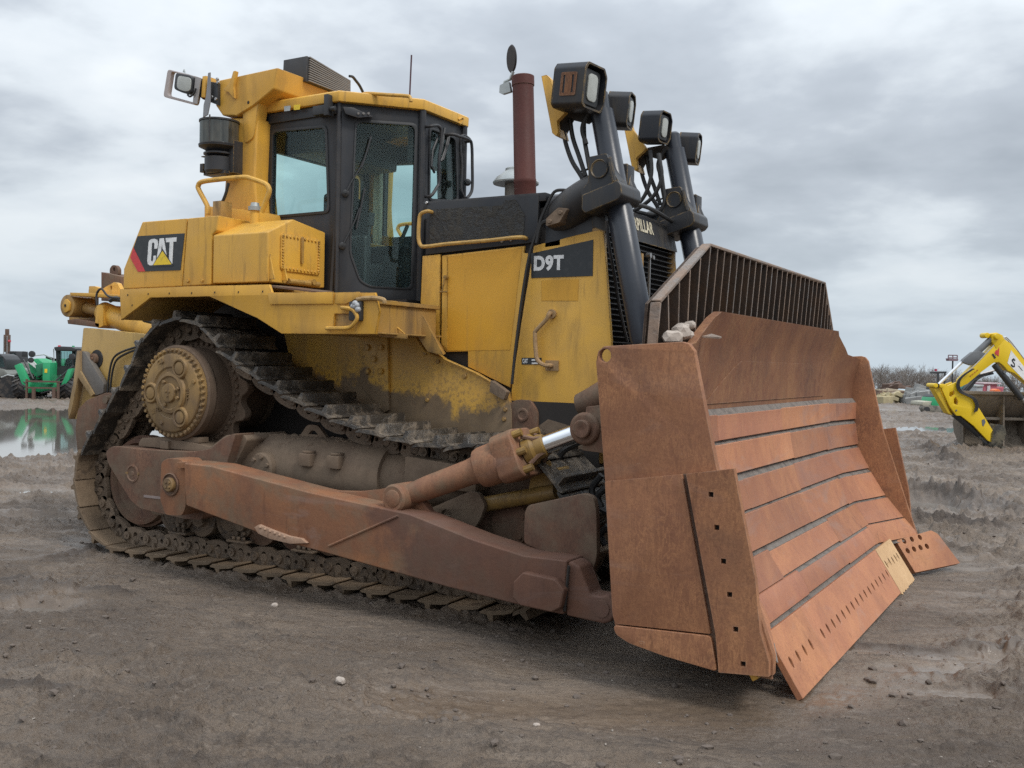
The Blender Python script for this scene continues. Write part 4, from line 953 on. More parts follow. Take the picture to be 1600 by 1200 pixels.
for mir in (False, True):
    LC = lift(mir)
    s = 1 if mir else -1
    YC = .665*s
    # two hooded work lamps, one either side of the tube, given in true coordinates
    for (cx, cy, cz, w, h, dep, rz, rx) in ((3.84 if not mir else 3.83, -.175, 3.425 if not mir else 3.45, .27 if not mir else .20, .29 if not mir else .24, .24 if not mir else .17, -6, 4), (3.965, .21, 3.35, .19, .24, .15, 10, 4)):
        M4 = Matrix.Translation((cx, YC+cy, cz))@Matrix.Rotation(math.radians(rz), 4, 'Z')@Matrix.Rotation(math.radians(6), 4, 'Y')
        t_ = .006
        O = rpoly([(-w/2, -h/2+.02), (-w/2, h/2-.04), (-w/2+.03, h/2), (w/2-.04, h/2), (w/2, h/2-.05), (w/2, -h/2+.05), (w/2-.04, -h/2), (-w/2+.03, -h/2)], .012)
        I = [(x*(1-.1), z*(1-.08)) for x, z in O]
        sh = prism(O, 0, dep, holes=[I]); back_ = prism(O, dep-.004, dep+.004)
        hsg = cat(sh, back_); xf(hsg, Matrix(((0, -1, 0, dep/2), (1, 0, 0, 0), (0, 0, 1, 0), (0, 0, 0, 1)))); xf(hsg, M4)
        lo = obj('work_lamp', hsg, BLKG, LC)
        bd = cat(prism(rrect(w*.72, h*.80, .03), 0, dep*.6)); xf(bd, Matrix(((0, -1, 0, dep*.30+.02), (1, 0, 0, 0), (0, 0, 1, 0), (0, 0, 0, 1)))); xf(bd, M4)
        obj('lamp_body', bd, PLAS, lo, bev=.012, seg=3)
        ln = prism(rrect(w*.42, h*.60, .035), 0, .012); xf(ln, Matrix(((0, -1, 0, dep*.30+.03), (1, 0, 0, 0), (0, 0, 1, 0), (0, 0, 0, 1)))); xf(ln, M4)
        obj('lens', ln, LENS, lo, bev=.004)
        if w > .2 and not mir:
            fr_ = cat(prism(rrect(.12, .15, .01), 0, .006, holes=[rrect(.085, .115, .006)]), prism(rrect(.05, .115, .004), .0, .012)); xf(fr_, M4@Matrix.Translation((.0, -w/2-.006, .0)))
            obj('rusty_bracket', fr_, rust('bracket_rust', ((.05, .03, .02), (.14, .06, .03), (.08, .045, .03), (.24, .11, .05)), .5, .6), lo, mirror=mir)
obj('hose_across', tube([V3(3.98, y, 2.74+.02*math.cos(y*5)) for y in np.linspace(-.5, .5, 14)], .016, 8), HOSE, BD)
obj('antenna_stub', cat(cyl((3.80, -.52, 2.76), (3.80, -.52, 2.86), .014, n=8), tube([(3.80, -.52, 2.80), (3.70, -.5, 2.82), (3.6, -.45, 2.79)], .008, 6)), PLAS, BD)

# sun-faded rectangle where a sticker kept the engine door paint fresh, and the far brace end behind the blade
YELO = paint('kept_yellow_paint', (.70, .36, .038), (.63, .315, .032), dirt_amt=.2, chips=.35, dust=.05)
for m_, o in zip((False, True), d2):
    obj('fresh_paint_panel', prism(SX(SY-.002, [(700, 401), (816, 387), (797, 547), (699, 548)]), SY-.0022, SY-.0005), YELO, o, mirror=m_)
for m_, o in zip((False, True), fp):
    obj('fresh_paint_panel', prism(SX(SY-.002, [(846, 438), (904, 436), (903, 470), (846, 470)]), SY-.0022, SY-.0005), YELO, o, mirror=m_)
both('brace_end', lambda: tube([U(905, 632, 'Y', -.95), U(925, 627, 'Y', -.95), U(950, 612, 'Y', -.95), U(985, 600, 'Y', -.95)], .085, 16, rad=lambda t: .07+.02*min(1, t*3)), RUSTD, BD)
# ---- fenders
FY = -1.50
FO = [(187, 452), (300, 447), (420, 444.5), (424, 457), (585, 457), (588, 468), (592, 486), (586, 522), (520, 522), (440, 521), (402, 497), (327, 463), (235, 465), (189, 500)]
def fend():
    O = SX(FY, FO); h = [U(x, y, 'Y', FY) for x, y in ((522, 490), (549, 490), (549, 508), (521, 510))]
    return prism(O, FY, FY+.025, holes=[[(p.x, p.z) for p in h]])
fe = both('fender', fend, YEL, BD, bev=.006)
def fdeck():
    zt = 2.125; x0 = SX(FY, [FO[0]])[0][0]
    bm = box(x0, 1.70, FY+.024, -.72, zt-.02, zt)
    low = SX(FY, [FO[i] for i in (13, 12, 11, 10, 9, 8, 7)])
    for (a, b) in zip(low, low[1:]):
        bm = cat(bm, hexa([(a[0], FY+.02, a[1]+.002), (b[0], FY+.02, b[1]+.002), (b[0], -.72, b[1]+.002), (a[0], -.72, a[1]+.002)], [(a[0], FY+.02, a[1]+.014), (b[0], FY+.02, b[1]+.014), (b[0], -.72, b[1]+.014), (a[0], -.72, a[1]+.014)]))
    bm = cat(bm, box(1.70, 2.68, FY+.03, -.72, 1.99, 2.02), box(2.62, 2.66, -1.47, -.74, 1.80, 2.02))
    return bm
for (o, m_), k in zip(zip(fe, (False, True)), (0, 1)):
    obj('deck', fdeck(), YELM if False else YELR, o, bev=.003, seg=1, mirror=m_)
    bm = bmesh.new()
    for x, y in ((200, 461), (232, 459.5), (265, 458.5), (300, 458), (336, 457), (373, 456.5), (411, 455.5), (207, 477)): cyl(U(x, y, 'Y', FY-.001), U(x, y, 'Y', FY+.004)+V3(0, .0, 0), .008, n=8, bm=bm)
    obj('bolt_holes', bm, DARK, o, mirror=m_)
    obj('trim_strip', prism(SX(FY-.012, [(418, 458), (521, 456), (520, 475), (421, 476)]), FY-.014, FY-.001), YEL, o, bev=.006, mirror=m_)
    obj('front_strip', prism(SX(FY-.008, [(524, 457), (562, 456), (564, 463), (541, 475), (524, 475)]), FY-.010, FY-.001), YEL, o, bev=.004, mirror=m_)
    lp = [U(x, y, 'Y', FY-.035) for x, y in ((511, 513), (530, 513), (545, 512), (553, 506), (558, 496), (553, 486), (545, 482), (534, 481))]
    lp = [V3(lp[0].x, FY-.004, lp[0].z)]+lp+[V3(lp[-1].x, FY-.004, lp[-1].z)]
    obj('loop_handle', tube(lp, .014, 8, sm=4), YELP, o, mirror=m_)
    rc = hexa([tuple(v) for v in SV('Y', FY+.02, [(524, 476), (558, 470), (590, 480), (588, 518), (523, 512)])], [tuple(v) for v in SV('Y', FY+.16, [(530, 478), (556, 474), (584, 482), (582, 512), (530, 506)])])
    obj('lamp_recess', rc, YELR, o, mirror=m_)
    lb = U(556, 485, 'Y', FY-.02)
    obj('side_lamp', cat(box(lb.x-.055, lb.x+.05, FY-.03, FY+.01, lb.z-.07, lb.z+.06)), PLAS, o, bev=.012, mirror=m_)
    cb = bmesh.new()
    for k2 in range(7): bmesh.ops.create_icosphere(cb, subdivisions=2, radius=random.uniform(.012, .022), matrix=Matrix.Translation((lb.x+random.uniform(-.02, .03), FY-.03, lb.z+random.uniform(-.02, .05))))
    obj('lamp_lens', cb, plain('cloudy_lens', (.34, .35, .36), .3), o, mirror=m_)
    obj('bent_lip', cat(tube([U(x, y, 'Y', FY-.01) for x, y in ((558, 468), (572, 466), (588, 466), (600, 469), (601, 474))], .016, 8, sm=3)), paint('scuffed_lip', (.50, .32, .13), (.4, .25, .1), chips=1., dirt_amt=.6), o, mirror=m_)
    ft = hexa([tuple(v) for v in SV('Y', -1.25, [(592, 520), (636, 522), (636, 530), (592, 526)])], [tuple(v) for v in SV('Y', -.80, [(600, 519), (640, 521), (640, 528), (600, 524)])])
    obj('footstep', ft, YELR, o, bev=.004, mirror=m_)
    obj('step_brace', tube([U(606, 499, 'Y', -1.2), U(633, 522, 'Y', -1.2)], .006, 6), YELP, o, mirror=m_)
    obj('deck_front', prism(SX(-1.0, [(590, 470), (612, 471), (612, 490), (606, 520), (592, 520)]), -1.0, -.9), YEL, o, bev=.004, mirror=m_)
    obj('deck_box', prism(SX(-.95, [(600, 470), (615, 470), (615, 483), (600, 483)]), -.97, -.9), YEL, o, bev=.004, mirror=m_)
    tl = hexa([tuple(v) for v in SV('Y', FY+.06, [(424, 446), (500, 456), (500, 458), (424, 449)])], [tuple(v) for v in SV('Y', FY+.3, [(424, 444), (520, 455), (520, 457), (424, 447)])])
    obj('floor_lip', tl, RUSTD, o, mirror=m_)

# ---- tanks
def wedge(name, Y0, Y1, pts, mat, par, bev=.012, chamf=None, mirror=False):
    O = SX(Y0, pts); return obj(name, prism(O, Y0, Y1), mat, par, bev=bev, seg=3, mirror=mirror)
TY = -1.42
ft_ = wedge('fuel_tank', TY, 1.42, [(192, 451.5), (193, 420), (222, 346.5), (291.5, 341), (283.5, 447.5)], YELP, BD)
wedge('tank_panel', TY+.002, 1.41, [(284.7, 447.3), (293, 341), (341, 336.5), (338, 360), (331, 367), (329, 444.5)], YELP, BD)
# decal on both sides
for m_ in (False, True):
    p_ = SX(TY-.003, [(216, 367.5), (289, 365), (281.5, 422), (217, 424.5), (209, 395)])
    dc = obj('maker_decal', prism(SX(TY-.003, [(215, 369), (288.5, 364.5), (282, 422), (227, 424), (209, 386.5)]), TY-.004, TY-.001), DBLK, ft_, mirror=m_)
    obj('red_stripe', prism(SX(TY-.003, [(208.5, 386.5), (227, 424), (215.5, 424.5), (203.5, 402)]), TY-.0045, TY-.001), DRED, ft_, mirror=m_)
    a, b, c = U(231, 415, 'Y', TY), U(276.5, 415, 'Y', TY), U(231, 374, 'Y', TY)
    Wd, Hd = (b-a).length, (c-a).length
    def up(x, z): return (x*Wd, z*Hd)
    # heavy condensed capitals cut as outlines
    Cc = [(.30, .70), (.30, .80), (.27, .86), (.20, .86), (.165, .80), (.12, .20), (.135, .145), (.20, .145), (.245, .2), (.255, .30), (.30, .30)]
    Cl = [(.345, .62), (.365, .86), (.33, .96), (.25, 1.0), (.14, 1.0), (.06, .95), (.035, .85), (.0, .18), (.02, .06), (.09, .0), (.17, .0), (.26, .03), (.29, .10), (.30, .36), (.215, .36), (.205, .20), (.185, .145), (.145, .145), (.125, .20), (.155, .80), (.175, .86), (.225, .86), (.245, .80), (.235, .62)]
    Al = [(.42, 1.0), (.56, 1.0), (.70, .12), (.575, .12), (.565, .26), (.435, .26), (.43, .12), (.31, .12)]
    Ah = [(.455, .42), (.545, .42), (.505, .80)]
    Tl = [(.625, 1.0), (1.0, 1.0), (.985, .84), (.885, .84), (.86, .02), (.74, .02), (.765, .84), (.64, .84)]
    pan_ = cat(prism([up(*q) for q in rpoly(Cl, .015, 2)], 0, .002), prism([up(*q) for q in Al], 0, .002, holes=[[up(*q) for q in Ah]]), prism([up(*q) for q in Tl], 0, .002))
    tri = cat(prism([up(*q) for q in ((.16, -.06), (.53, .60), (.90, -.06))], -.0012, -.0002)); tri2 = prism([up(*q) for q in ((.215, -.0), (.53, .52), (.845, -.0))], -.0028, -.0016)
    dz = (b.z-a.z)/Wd
    mm = Matrix(((1, 0, 0, a.x), (0, 1, 0, TY-.0065), (0, 0, 1, a.z+.0), (0, 0, 0, 1)))
    if m_:
        for q_ in (pan_, tri, tri2): xf(q_, Matrix.Diagonal((-1, 1, 1, 1))@Matrix.Translation((-Wd, 0, 0)))
    obj('decal_lettering', xf(pan_, mm), WHITE, dc, mirror=m_); obj('decal_triangle_border', xf(tri, mm), DBLK, dc, mirror=m_); obj('decal_triangle', xf(tri2, mm), DYEL, dc, mirror=m_)
bm = bmesh.new()
for x, y in ((294.5, 439), (316.5, 438)): bolt(U(x, y, 'Y', TY+.002), (0, -1, 0), .015, .012, bm)
obj('tank_bolts', bm, YELP, ft_)
# hydraulic tank, near side (a matching box stands on the far side)
def htank(m_):
    A = SV('Y', TY, [(332, 443), (414, 442), (420.5, 362), (338, 367)])
    X0, X1 = A[0].x, A[1].x; z0, z1 = A[0].z, A[2].z
    P = [(TY, z0), (TY, z1), (-1.16, z1+.125), (-.80, z1+.07), (-.80, z0)]
    b = hexa([(X0, y, z) for y, z in P], [(X1+.02, y, z) for y, z in P])
    o = obj('hydraulic_tank', b, YELP, BD, bev=.012, seg=3, mirror=m_)
    XFp = X1+.02
    cv = [U(x, y, 'X', XFp) for x, y in ((437.5, 361), (499, 375), (497.5, 434), (437.5, 420))]
    cy, cz = sum(p.y for p in cv)/4, sum(p.z for p in cv)/4; w, h = abs(cv[1].y-cv[0].y), abs(cv[0].z-cv[3].z)
    O = rrect(w, h, .03, 4, cy, cz)
    bm = prism(O, 0, .012); xf(bm, Matrix(((0, -1, 0, XFp+.012), (1, 0, 0, 0), (0, 0, 1, 0), (0, 0, 0, 1))))
    cvr = obj('inspection_cover', bm, YELP, o, bev=.003, mirror=m_)
    bb = bmesh.new()
    for i in range(11):
        for yy, zz in ((cy-w/2+.02, cz-h/2+.03+(h-.06)*i/10), (cy+w/2-.02, cz-h/2+.03+(h-.06)*i/10), (cy-w/2+.02+(w-.04)*i/10, cz-h/2+.02), (cy-w/2+.02+(w-.04)*i/10, cz+h/2-.02)):
            bolt((XFp+.012, yy, zz), (1, 0, 0), .011, .009, bb)
    obj('cover_bolts', bb, YELP, cvr, mirror=m_)
    g = cat(prism(rrect(.022, .20, .01, 3, cy, cz+.03), 0, .014)); xf(g, Matrix(((0, -1, 0, XFp+.03), (1, 0, 0, 0), (0, 0, 1, 0), (0, 0, 0, 1))))
    obj('sight_gauge', g, YELR, cvr, mirror=m_)
    obj('pipe_fitting', cat(cyl((XFp, cy+.10, z0+.03), (XFp+.06, cy+.10, z0+.03), .022, n=10), cyl((XFp+.03, cy-.15, z0+.02), (XFp+.03, cy+.18, z0+.02), .020, n=10)), YELR, o, mirror=m_)
    c = U(398, 345, 'Y', -1.16)
    fn = obj('filler_neck', lathe((c.x, -1.16, z1+.06), (c.x, -1.16, 9), [(0, .035), (.16, .035)], 20), YELP, o, mirror=m_)
    obj('filler_cap', lathe((c.x, -1.16, z1+.21), (c.x, -1.16, 9), [(0, .05), (.03, .052), (.032, .035), (.06, .030), (.065, 0)], 20), SILV, fn, mirror=m_)
    lg = cat(*[prism([(XFp, z0+.02), (XFp+.05, z0+.02), (XFp, z0+.2)], y, y+.012) for y in (TY+.02, TY+.15)])
    obj('tank_gusset', lg, YELP, o, mirror=m_)
    ry = cyl(U(418, 463-117, 'X', XFp-.1)+V3(0, 0, 0), U(418, 463-117, 'X', XFp-.1)+V3(0, 0, .04), .01, n=8)
    return o
ht1 = htank(False); ht2 = htank(True)
hr = [U(x, y, 'Y', -1.28) for x, y in ((325, 335), (324, 322), (311, 297), (310, 290), (316, 284), (345, 280), (380, 277), (392, 279), (414, 287), (420, 294), (420, 302), (411, 326), (409, 332))]
obj('rear_rail', tube(hr, .019, 10, sm=4), YELP, BD)
obj('rear_rail', tube([V3(p.x, -p.y, p.z) for p in hr], .019, 10, sm=4), YELP, BD)
obj('cable', tube([U(x, y, 'Y', -1.1) for x, y in ((357, 286), (352, 305), (344, 322), (336, 334))], .012, 6, sm=3), HOSE, BD)
obj('rail_base', cat(box(.98, 1.06, -1.32, -1.2, 2.66, 2.80)), YELR, BD, bev=.004)

# ---- rollover frame
RY = -.90
def rops():
    bm = hexa([(x, RY, z) for x, z in SX(RY, [(352, 184), (402, 184), (398, 275), (399, 300), (402, 332), (340, 332), (350, 300), (352, 275)])], [(x, RY+.24, z) for x, z in SX(RY, [(352, 184), (402, 184), (398, 275), (399, 300), (402, 332), (340, 332), (350, 300), (352, 275)])])
    return bm
rp = both('rops_post', rops, YEL, BD, bev=.022, seg=4)
rb_ = SX(RY, [(341, 128), (438, 107), (432, 140), (400, 166), (374, 182), (352, 182), (341, 166)])
beam = obj('rops_beam', prism(rb_, RY-.03, -RY+.03), YEL, BD, bev=.014, seg=3)
for o, m_ in zip(rp, (False, True)):
    c = U(391, 205, 'Y', RY)
    obj('post_gusset', prism(rpoly([(c.x-.05, c.z-.10), (c.x+.05, c.z-.06), (c.x+.10, c.z+.25), (c.x-.08, c.z+.2)], .04), RY-.012, RY+.1), YEL, o, bev=.006, mirror=m_)
    obj('post_base', prism(SX(RY-.1, [(322, 322), (404, 330), (406, 350), (322, 350)]), RY-.12, RY+.2), YEL, o, bev=.01, mirror=m_)
    b = U(360, 133, 'Y', RY-.04)
    bm = prism(rpoly([(b.x-.06, b.z-.04), (b.x+.02, b.z+.02), (b.x+.05, b.z+.10), (b.x+.08, b.z+.10), (b.x+.05, b.z-.02), (b.x+.06, b.z-.12), (b.x+.0, b.z-.06)], .01), RY-.06, RY-.03)
    obj('hook', bm, YEL, beam, bev=.004, mirror=m_)
    bm = cyl(U(388, 160, 'Y', RY-.031), U(388, 160, 'Y', RY-.031)+V3(0, -.002, 0), .012, n=10); obj('beam_hole', bm, DARK, beam, mirror=m_)
cs = hexa([tuple(v) for v in [V3(1.262, -.78, 3.80), V3(1.262, -.72, 3.80), V3(1.262, -.72, 3.775), V3(1.262, -.78, 3.775)]], [tuple(v) for v in [V3(1.266, -.78, 3.80), V3(1.266, -.72, 3.80), V3(1.266, -.72, 3.775), V3(1.266, -.78, 3.775)]])
# air conditioner on the beam
XA = 1.275
A4 = [U(480, 87, 'X', XA), U(548, 127, 'X', XA), U(548, 148, 'X', XA), U(478, 121, 'X', XA)]
A4 = [V3(XA, A4[0].y, A4[0].z), V3(XA, A4[1].y, A4[1].z), V3(XA, A4[2].y, A4[2].z-.03), V3(XA, A4[3].y, A4[3].z-.03)]
xb = U(443, 90, 'Y', A4[0].y).x
ac = obj('condenser_unit', hexa([tuple(v) for v in A4], [(xb, v.y, v.z+(.0 if i > 1 else .0)) for i, v in enumerate(A4)]), BLK, BD, bev=.006)
nf = 11
for i in range(nf):
    t = (i+.5)/nf; a = A4[0].lerp(A4[3], t); b = A4[1].lerp(A4[2], t)
    obj('cooling_fin', hexa([(XA+.001, a.y+.02, a.z-.004), (XA+.016, a.y+.02, a.z-.004), (XA+.016, a.y+.02, a.z+.006), (XA+.001, a.y+.02, a.z+.006)], [(XA+.001, b.y-.02, b.z-.004), (XA+.016, b.y-.02, b.z-.004), (XA+.016, b.y-.02, b.z+.006), (XA+.001, b.y-.02, b.z+.006)]), ALU, ac)
obj('condenser_hose', tube([U(x, y, 'X', 1.3) for x, y in ((546, 119), (551, 120), (556, 126), (562, 134), (568, 146))], .012, 6, sm=3), HOSE, ac)
# work lamp on its guard at the end of the beam
LY = -.96
gfr = [U(x, y, 'Y', LY) for x, y in ((265, 109), (316, 122), (308, 165), (258, 152))]
Of = rpoly([(p.x, p.z) for p in gfr], .03); cx_, cz_ = sum(p.x for p in gfr)/4, sum(p.z for p in gfr)/4
If = [(cx_+(x-cx_)*.82+.012, cz_+(z-cz_)*.86) for x, z in Of]
rl_ = obj('rear_lamp_guard', prism(Of, LY-.02, LY+.02, holes=[If]), plain('pinkish_grey_paint', (.44, .38, .36), .6), BD, bev=.003)
lh = rpoly(SX(LY-.04, [(277, 114), (302, 119), (300, 147), (288, 146), (274, 140)]), .03)
l1 = obj('rear_work_lamp', prism(lh, LY-.06, LY+.07), PLAS, rl_, bev=.012)
ll = rpoly(SX(LY-.06, [(279, 118), (299.5, 122), (298, 143), (288, 143), (276.5, 138)]), .035); obj('lens', prism(ll, LY-.068, LY-.058), LENS, l1, bev=.004)
obj('lamp_top_bracket', cat(prism(SX(LY, [(281, 113), (295, 116), (295, 119), (281, 116)]), LY-.01, LY+.03), prism(SX(LY, [(286, 113), (288, 108), (290, 114)]), LY-.005, LY+.005)), SILV, rl_)
obj('side_bar', prism(SX(LY-.03, [(306, 120), (314, 122), (308, 163), (302, 160)]), LY-.035, LY-.025), plain('grey_flat_bar', (.35, .33, .32), .6), rl_)
obj('lamp_hoses', tube([U(x, y, 'Y', LY-.05) for x, y in ((306, 138), (303, 146), (297, 151), (293, 148))], .008, 6, sm=3), HOSE, rl_)
mount = cat(prism(SX(LY, [(319, 120), (325, 119), (324, 153), (317, 153)]), LY-.02, LY+.10))
mt = obj('lamp_mount', mount, YEL, BD, bev=.006)
obj('mount_collar', cat(prism(SX(LY, [(312, 125), (319, 122), (318, 156), (311, 150)]), LY-.01, LY+.10), prism(SX(LY+.02, [(330, 128), (343, 130), (343, 165), (330, 160)]), LY+.0, LY+.12)), PLAS, mt, bev=.008)
obj('mount_plate', prism(SX(LY-.01, [(328, 115), (331, 114), (331, 160), (327, 180), (320, 184), (321, 165), (325, 150)]), LY-.03, LY-.02), plain('dull_grey_plate', (.24, .24, .25), .5), mt)
bb = bmesh.new()
for x, y in ((340, 124), (332, 152), (338, 155), (341, 129)): bolt(U(x, y, 'Y', LY-.0), (0, -1, 0), .014, .012, bb)
obj('mount_bolts', bb, STEEL, mt)
# air pre-filter on the post
pc = U(343, 190, 'Y', -1.0); sc_ = (U(322, 210, 'Y', -1.0)-U(365, 210, 'Y', -1.0)).length/2
zt, zb = U(343, 190, 'Y', -1.0).z, U(343, 272, 'Y', -1.0).z; Hh = zt-zb
SMOKE = glassmat('smoky_bowl', (.10, .11, .12), .08, .45)
pfo = obj('pre_filter', lathe((pc.x, -1.0, zb), (pc.x, -1.0, 9), [(0, 0), (0, sc_*.62), (.02, sc_*.72), (Hh*.30, sc_*.72), (Hh*.33, sc_*.5), (Hh*.36, sc_*.78), (Hh*.39, sc_*.78), (Hh*.41, sc_*.6), (Hh*.46, sc_*.78), (Hh*.50, sc_*1.02), (Hh*.54, sc_*1.04), (Hh*.56, sc_*.96), (Hh*.57, 0)], 40), BLK, BD)
obj('filter_bowl', lathe((pc.x, -1.0, zb+Hh*.55), (pc.x, -1.0, 9), [(0, sc_*.98), (Hh*.41, sc_*.98), (Hh*.41, sc_*.94), (0, sc_*.94)], 40), SMOKE, pfo)
obj('filter_core', lathe((pc.x, -1.0, zb+Hh*.55), (pc.x, -1.0, 9), [(0, sc_*.8), (Hh*.36, sc_*.75), (Hh*.37, 0)], 32), plain('filter_grey', (.075, .078, .082), .6), pfo)
obj('filter_ring', cat(lathe((pc.x, -1.0, zt-.012), (pc.x, -1.0, 9), [(0, sc_*.93), (0, sc_*1.02), (.014, sc_*1.02), (.014, sc_*.93)], 40), tube([(pc.x+.045, -1.0-sc_*.93, zb+Hh*.5), (pc.x+.045, -1.0-sc_*.93, zt+.02)], .006, 6)), BLK, pfo)
obj('filter_bracket', cat(box(pc.x-.12, pc.x+.12, -1.05, -.9, zb-.01, zb+.015), box(pc.x+.06, pc.x+.16, -1.0, -.88, zb, zb+.26), box(pc.x-.13, pc.x-.09, -1.08, -1.05, zb+.01, zb+.08), box(pc.x-.16, pc.x-.05, -1.04, -1.0, zb+Hh*.34, zb+Hh*.36)), BLKG, pfo, bev=.003)

# ---- cab
ZR, ZF = 3.585, 2.06
PA, PB, PC, PD = V3(1.75, -.775, 0), V3(2.18, -.285, 0), V3(2.18, .285, 0), V3(.90, -.75, 0)
CABM = BLK
cab = obj('cab', cat(box(.95, 2.15, -.28, .28, 2.06, 2.10)), DARK, BD)
cab2 = []
def panel(P, Q, outline, hole, name, th=.045, gl=True, mir=False, gask=True, rr=.05, gm=None):
    """upright panel between plan points P and Q; outline and window hole are photo pixels on its plane"""
    u = (Q-P).normalized(); n = V3(u.y, -u.x, 0)
    def loc(x, y):
        d = Vector((AF+AR*(x-800)/FPX-AU*(y-600)/FPX).tolist()); c = Vector(CAM.tolist()); t = (P-c).dot(n)/d.dot(n); q = c+d*t; return ((q-P).dot(u), q.z)
    O = [p if isinstance(p, tuple) and p[0] < 50 else loc(*p) for p in outline]
    H = rpoly([loc(*p) for p in hole], rr, 5)
    m = Matrix(((u.x, -n.x, 0, P.x), (u.y, -n.y, 0, P.y), (0, 0, 1, 0), (0, 0, 0, 1)))
    fr_ = obj(name, xf(prism(O, 0, th, holes=[H]), m), CABM, cab, bev=.004, mirror=mir)
    cx_, cz_ = sum(p[0] for p in H)/len(H), sum(p[1] for p in H)/len(H)
    def sc(k): 
        w = max(abs(p[0]-cx_) for p in H); h = max(abs(p[1]-cz_) for p in H); return [(cx_+(x-cx_)*(1+k/w), cz_+(z-cz_)*(1+k/h)) for x, z in H]
    obj('window_seal', xf(prism(sc(.018), -.008, .004, holes=[sc(-.004)]), m), PLAS, fr_, bev=.003, mirror=mir)
    obj('window_pane', xf(prism(sc(-.002), .012, .017), m), gm or GLASS, fr_, mirror=mir)
    return fr_, m
LAB = (PB-PA).length; LDA = (PA-PD).length
door_hole = [(557, 190), (649, 196), (642, 451), (578, 447), (563, 438), (548, 394)]
side_hole = [(427, 206), (509, 199), (513, 330), (424, 338)]
for m_ in (False, True):
    sidep, ms = panel(PD, PA, [(0, ZF+.1), (LDA-.004, ZF+.04), (LDA-.004, ZR), (0, ZR)], side_hole, 'side_window_frame', mir=m_)
    dr, md = panel(PA, PB, [(.004, ZF), (LAB-.004, ZF), (LAB-.004, ZR), (.004, ZR)], door_hole, 'cab_door', mir=m_)
    uAB = (PB-PA).normalized(); nAB = V3(uAB.y, -uAB.x, 0)
    def dl(x, y, off=0.):
        d = Vector((AF+AR*(x-800)/FPX-AU*(y-600)/FPX).tolist()); c = Vector(CAM.tolist()); t = (PA+nAB*off-c).dot(nAB)/d.dot(nAB); return c+d*t
    # latch handle, hinge gap, lamp bar over the door, wipers
    O = rpoly([((md.inverted()@dl(x, y)).x, (md.inverted()@dl(x, y)).z) for x, y in ((654, 262), (662, 262), (663, 302), (658, 309), (653, 303))], .015)
    obj('door_handle', xf(prism(O, -.03, .0), md), PLAS, dr, bev=.008, mirror=m_)
    obj('handle_button', cyl(dl(657, 263, .0), dl(657, 263, .012), .010, n=10), STEEL, dr, mirror=m_)
    obj('door_gap', hexa([tuple(dl(x, y, .001)) for x, y in ((531, 166), (534, 166), (526, 330), (519, 455), (515, 455), (523, 330))], [tuple(dl(x, y, .003)) for x, y in ((531, 166), (534, 166), (526, 330), (519, 455), (515, 455), (523, 330))]), DARK, dr, mirror=m_)
    obj('mirror_bar', hexa([tuple(dl(x, y, .01)) for x, y in ((536, 167), (552, 168), (583, 182), (560, 184), (540, 178))], [tuple(dl(x, y, .07)) for x, y in ((536, 167), (552, 168), (583, 182), (560, 184), (540, 178))]), BLK, dr, bev=.004, mirror=m_)
    bb = bmesh.new()
    for x in (560, 568, 576): cyl(dl(x, 177, .07), dl(x, 177, .082), .010, n=8, bm=bb)
    obj('bar_bolts', bb, STEEL, dr, mirror=m_)
    wp = bmesh.new(); tube([dl(x, y, .03) for x, y in ((540, 302), (549, 284), (563, 262), (572, 240))], .007, 6, bm=wp); tube([dl(x, y, .035) for x, y in ((580, 213), (573, 238), (565, 262))], .009, 6, bm=wp)
    lathe(dl(540, 302, .0), dl(540, 302, .05), [(0, .028), (.025, .028), (.03, .02), (.03, 0)], 16, wp); obj('wiper', wp, PLAS, dr, mirror=m_)
    wp = bmesh.new(); tube([dl(x, y, .03) for x, y in ((535, 384), (545, 365), (556, 342), (562, 325))], .007, 6, bm=wp); tube([dl(x, y, .035) for x, y in ((570, 294), (564, 325), (557, 357))], .009, 6, bm=wp)
    lathe(dl(535, 384, .0), dl(535, 384, .05), [(0, .028), (.025, .028), (.03, .02), (.03, 0)], 16, wp); obj('wiper', wp, PLAS, dr, mirror=m_)
    for q_, r_ in ((V3(PB.x+.008, PB.y-.012, 0), .028), (V3(PA.x-.002, PA.y-.002, 0), .02), (V3(PD.x, PD.y, 0), .045)): obj('corner_strip', cyl((q_.x, q_.y, ZF+.03), (q_.x, q_.y, ZR), r_, n=10), BLK, cab, mirror=m_)
    # header rail over side window, small floodlight
    obj('header_rail', hexa([(PD.x, PD.y-.02, 3.50), (PA.x-.02, PA.y-.02, 3.50), (PA.x-.02, PA.y-.02, 3.575), (PD.x, PD.y-.02, 3.575)], [(PD.x, PD.y, 3.50), (PA.x-.02, PA.y, 3.50), (PA.x-.02, PA.y, 3.575), (PD.x, PD.y, 3.575)]), BLK, cab, bev=.004, mirror=m_)
    fl = U(505, 172, 'Y', -.84)
    obj('header_bracket', cat(box(fl.x-.09, fl.x+.04, -.86, -.78, fl.z-.035, fl.z+.035), box(fl.x+.03, fl.x+.07, -.87, -.80, fl.z-.05, fl.z+.11), cyl((fl.x+.07, -.84, fl.z), (fl.x+.12, -.84, fl.z), .02, n=8)), PLAS, cab, bev=.005, mirror=m_)
    hh = [U(x, y, 'X', 2.26) for x, y in ((673, 197), (683, 196), (689, 203), (689, 225), (686, 250), (686, 284), (682, 294), (673, 306))]
    obj('front_handle', tube([V3(2.19, hh[0].y, hh[0].z)]+hh+[V3(2.19, hh[-1].y, hh[-1].z)], .013, 8, sm=4), BLK, cab, mirror=m_)
    mrr = U(700, 262, 'X', 2.30)
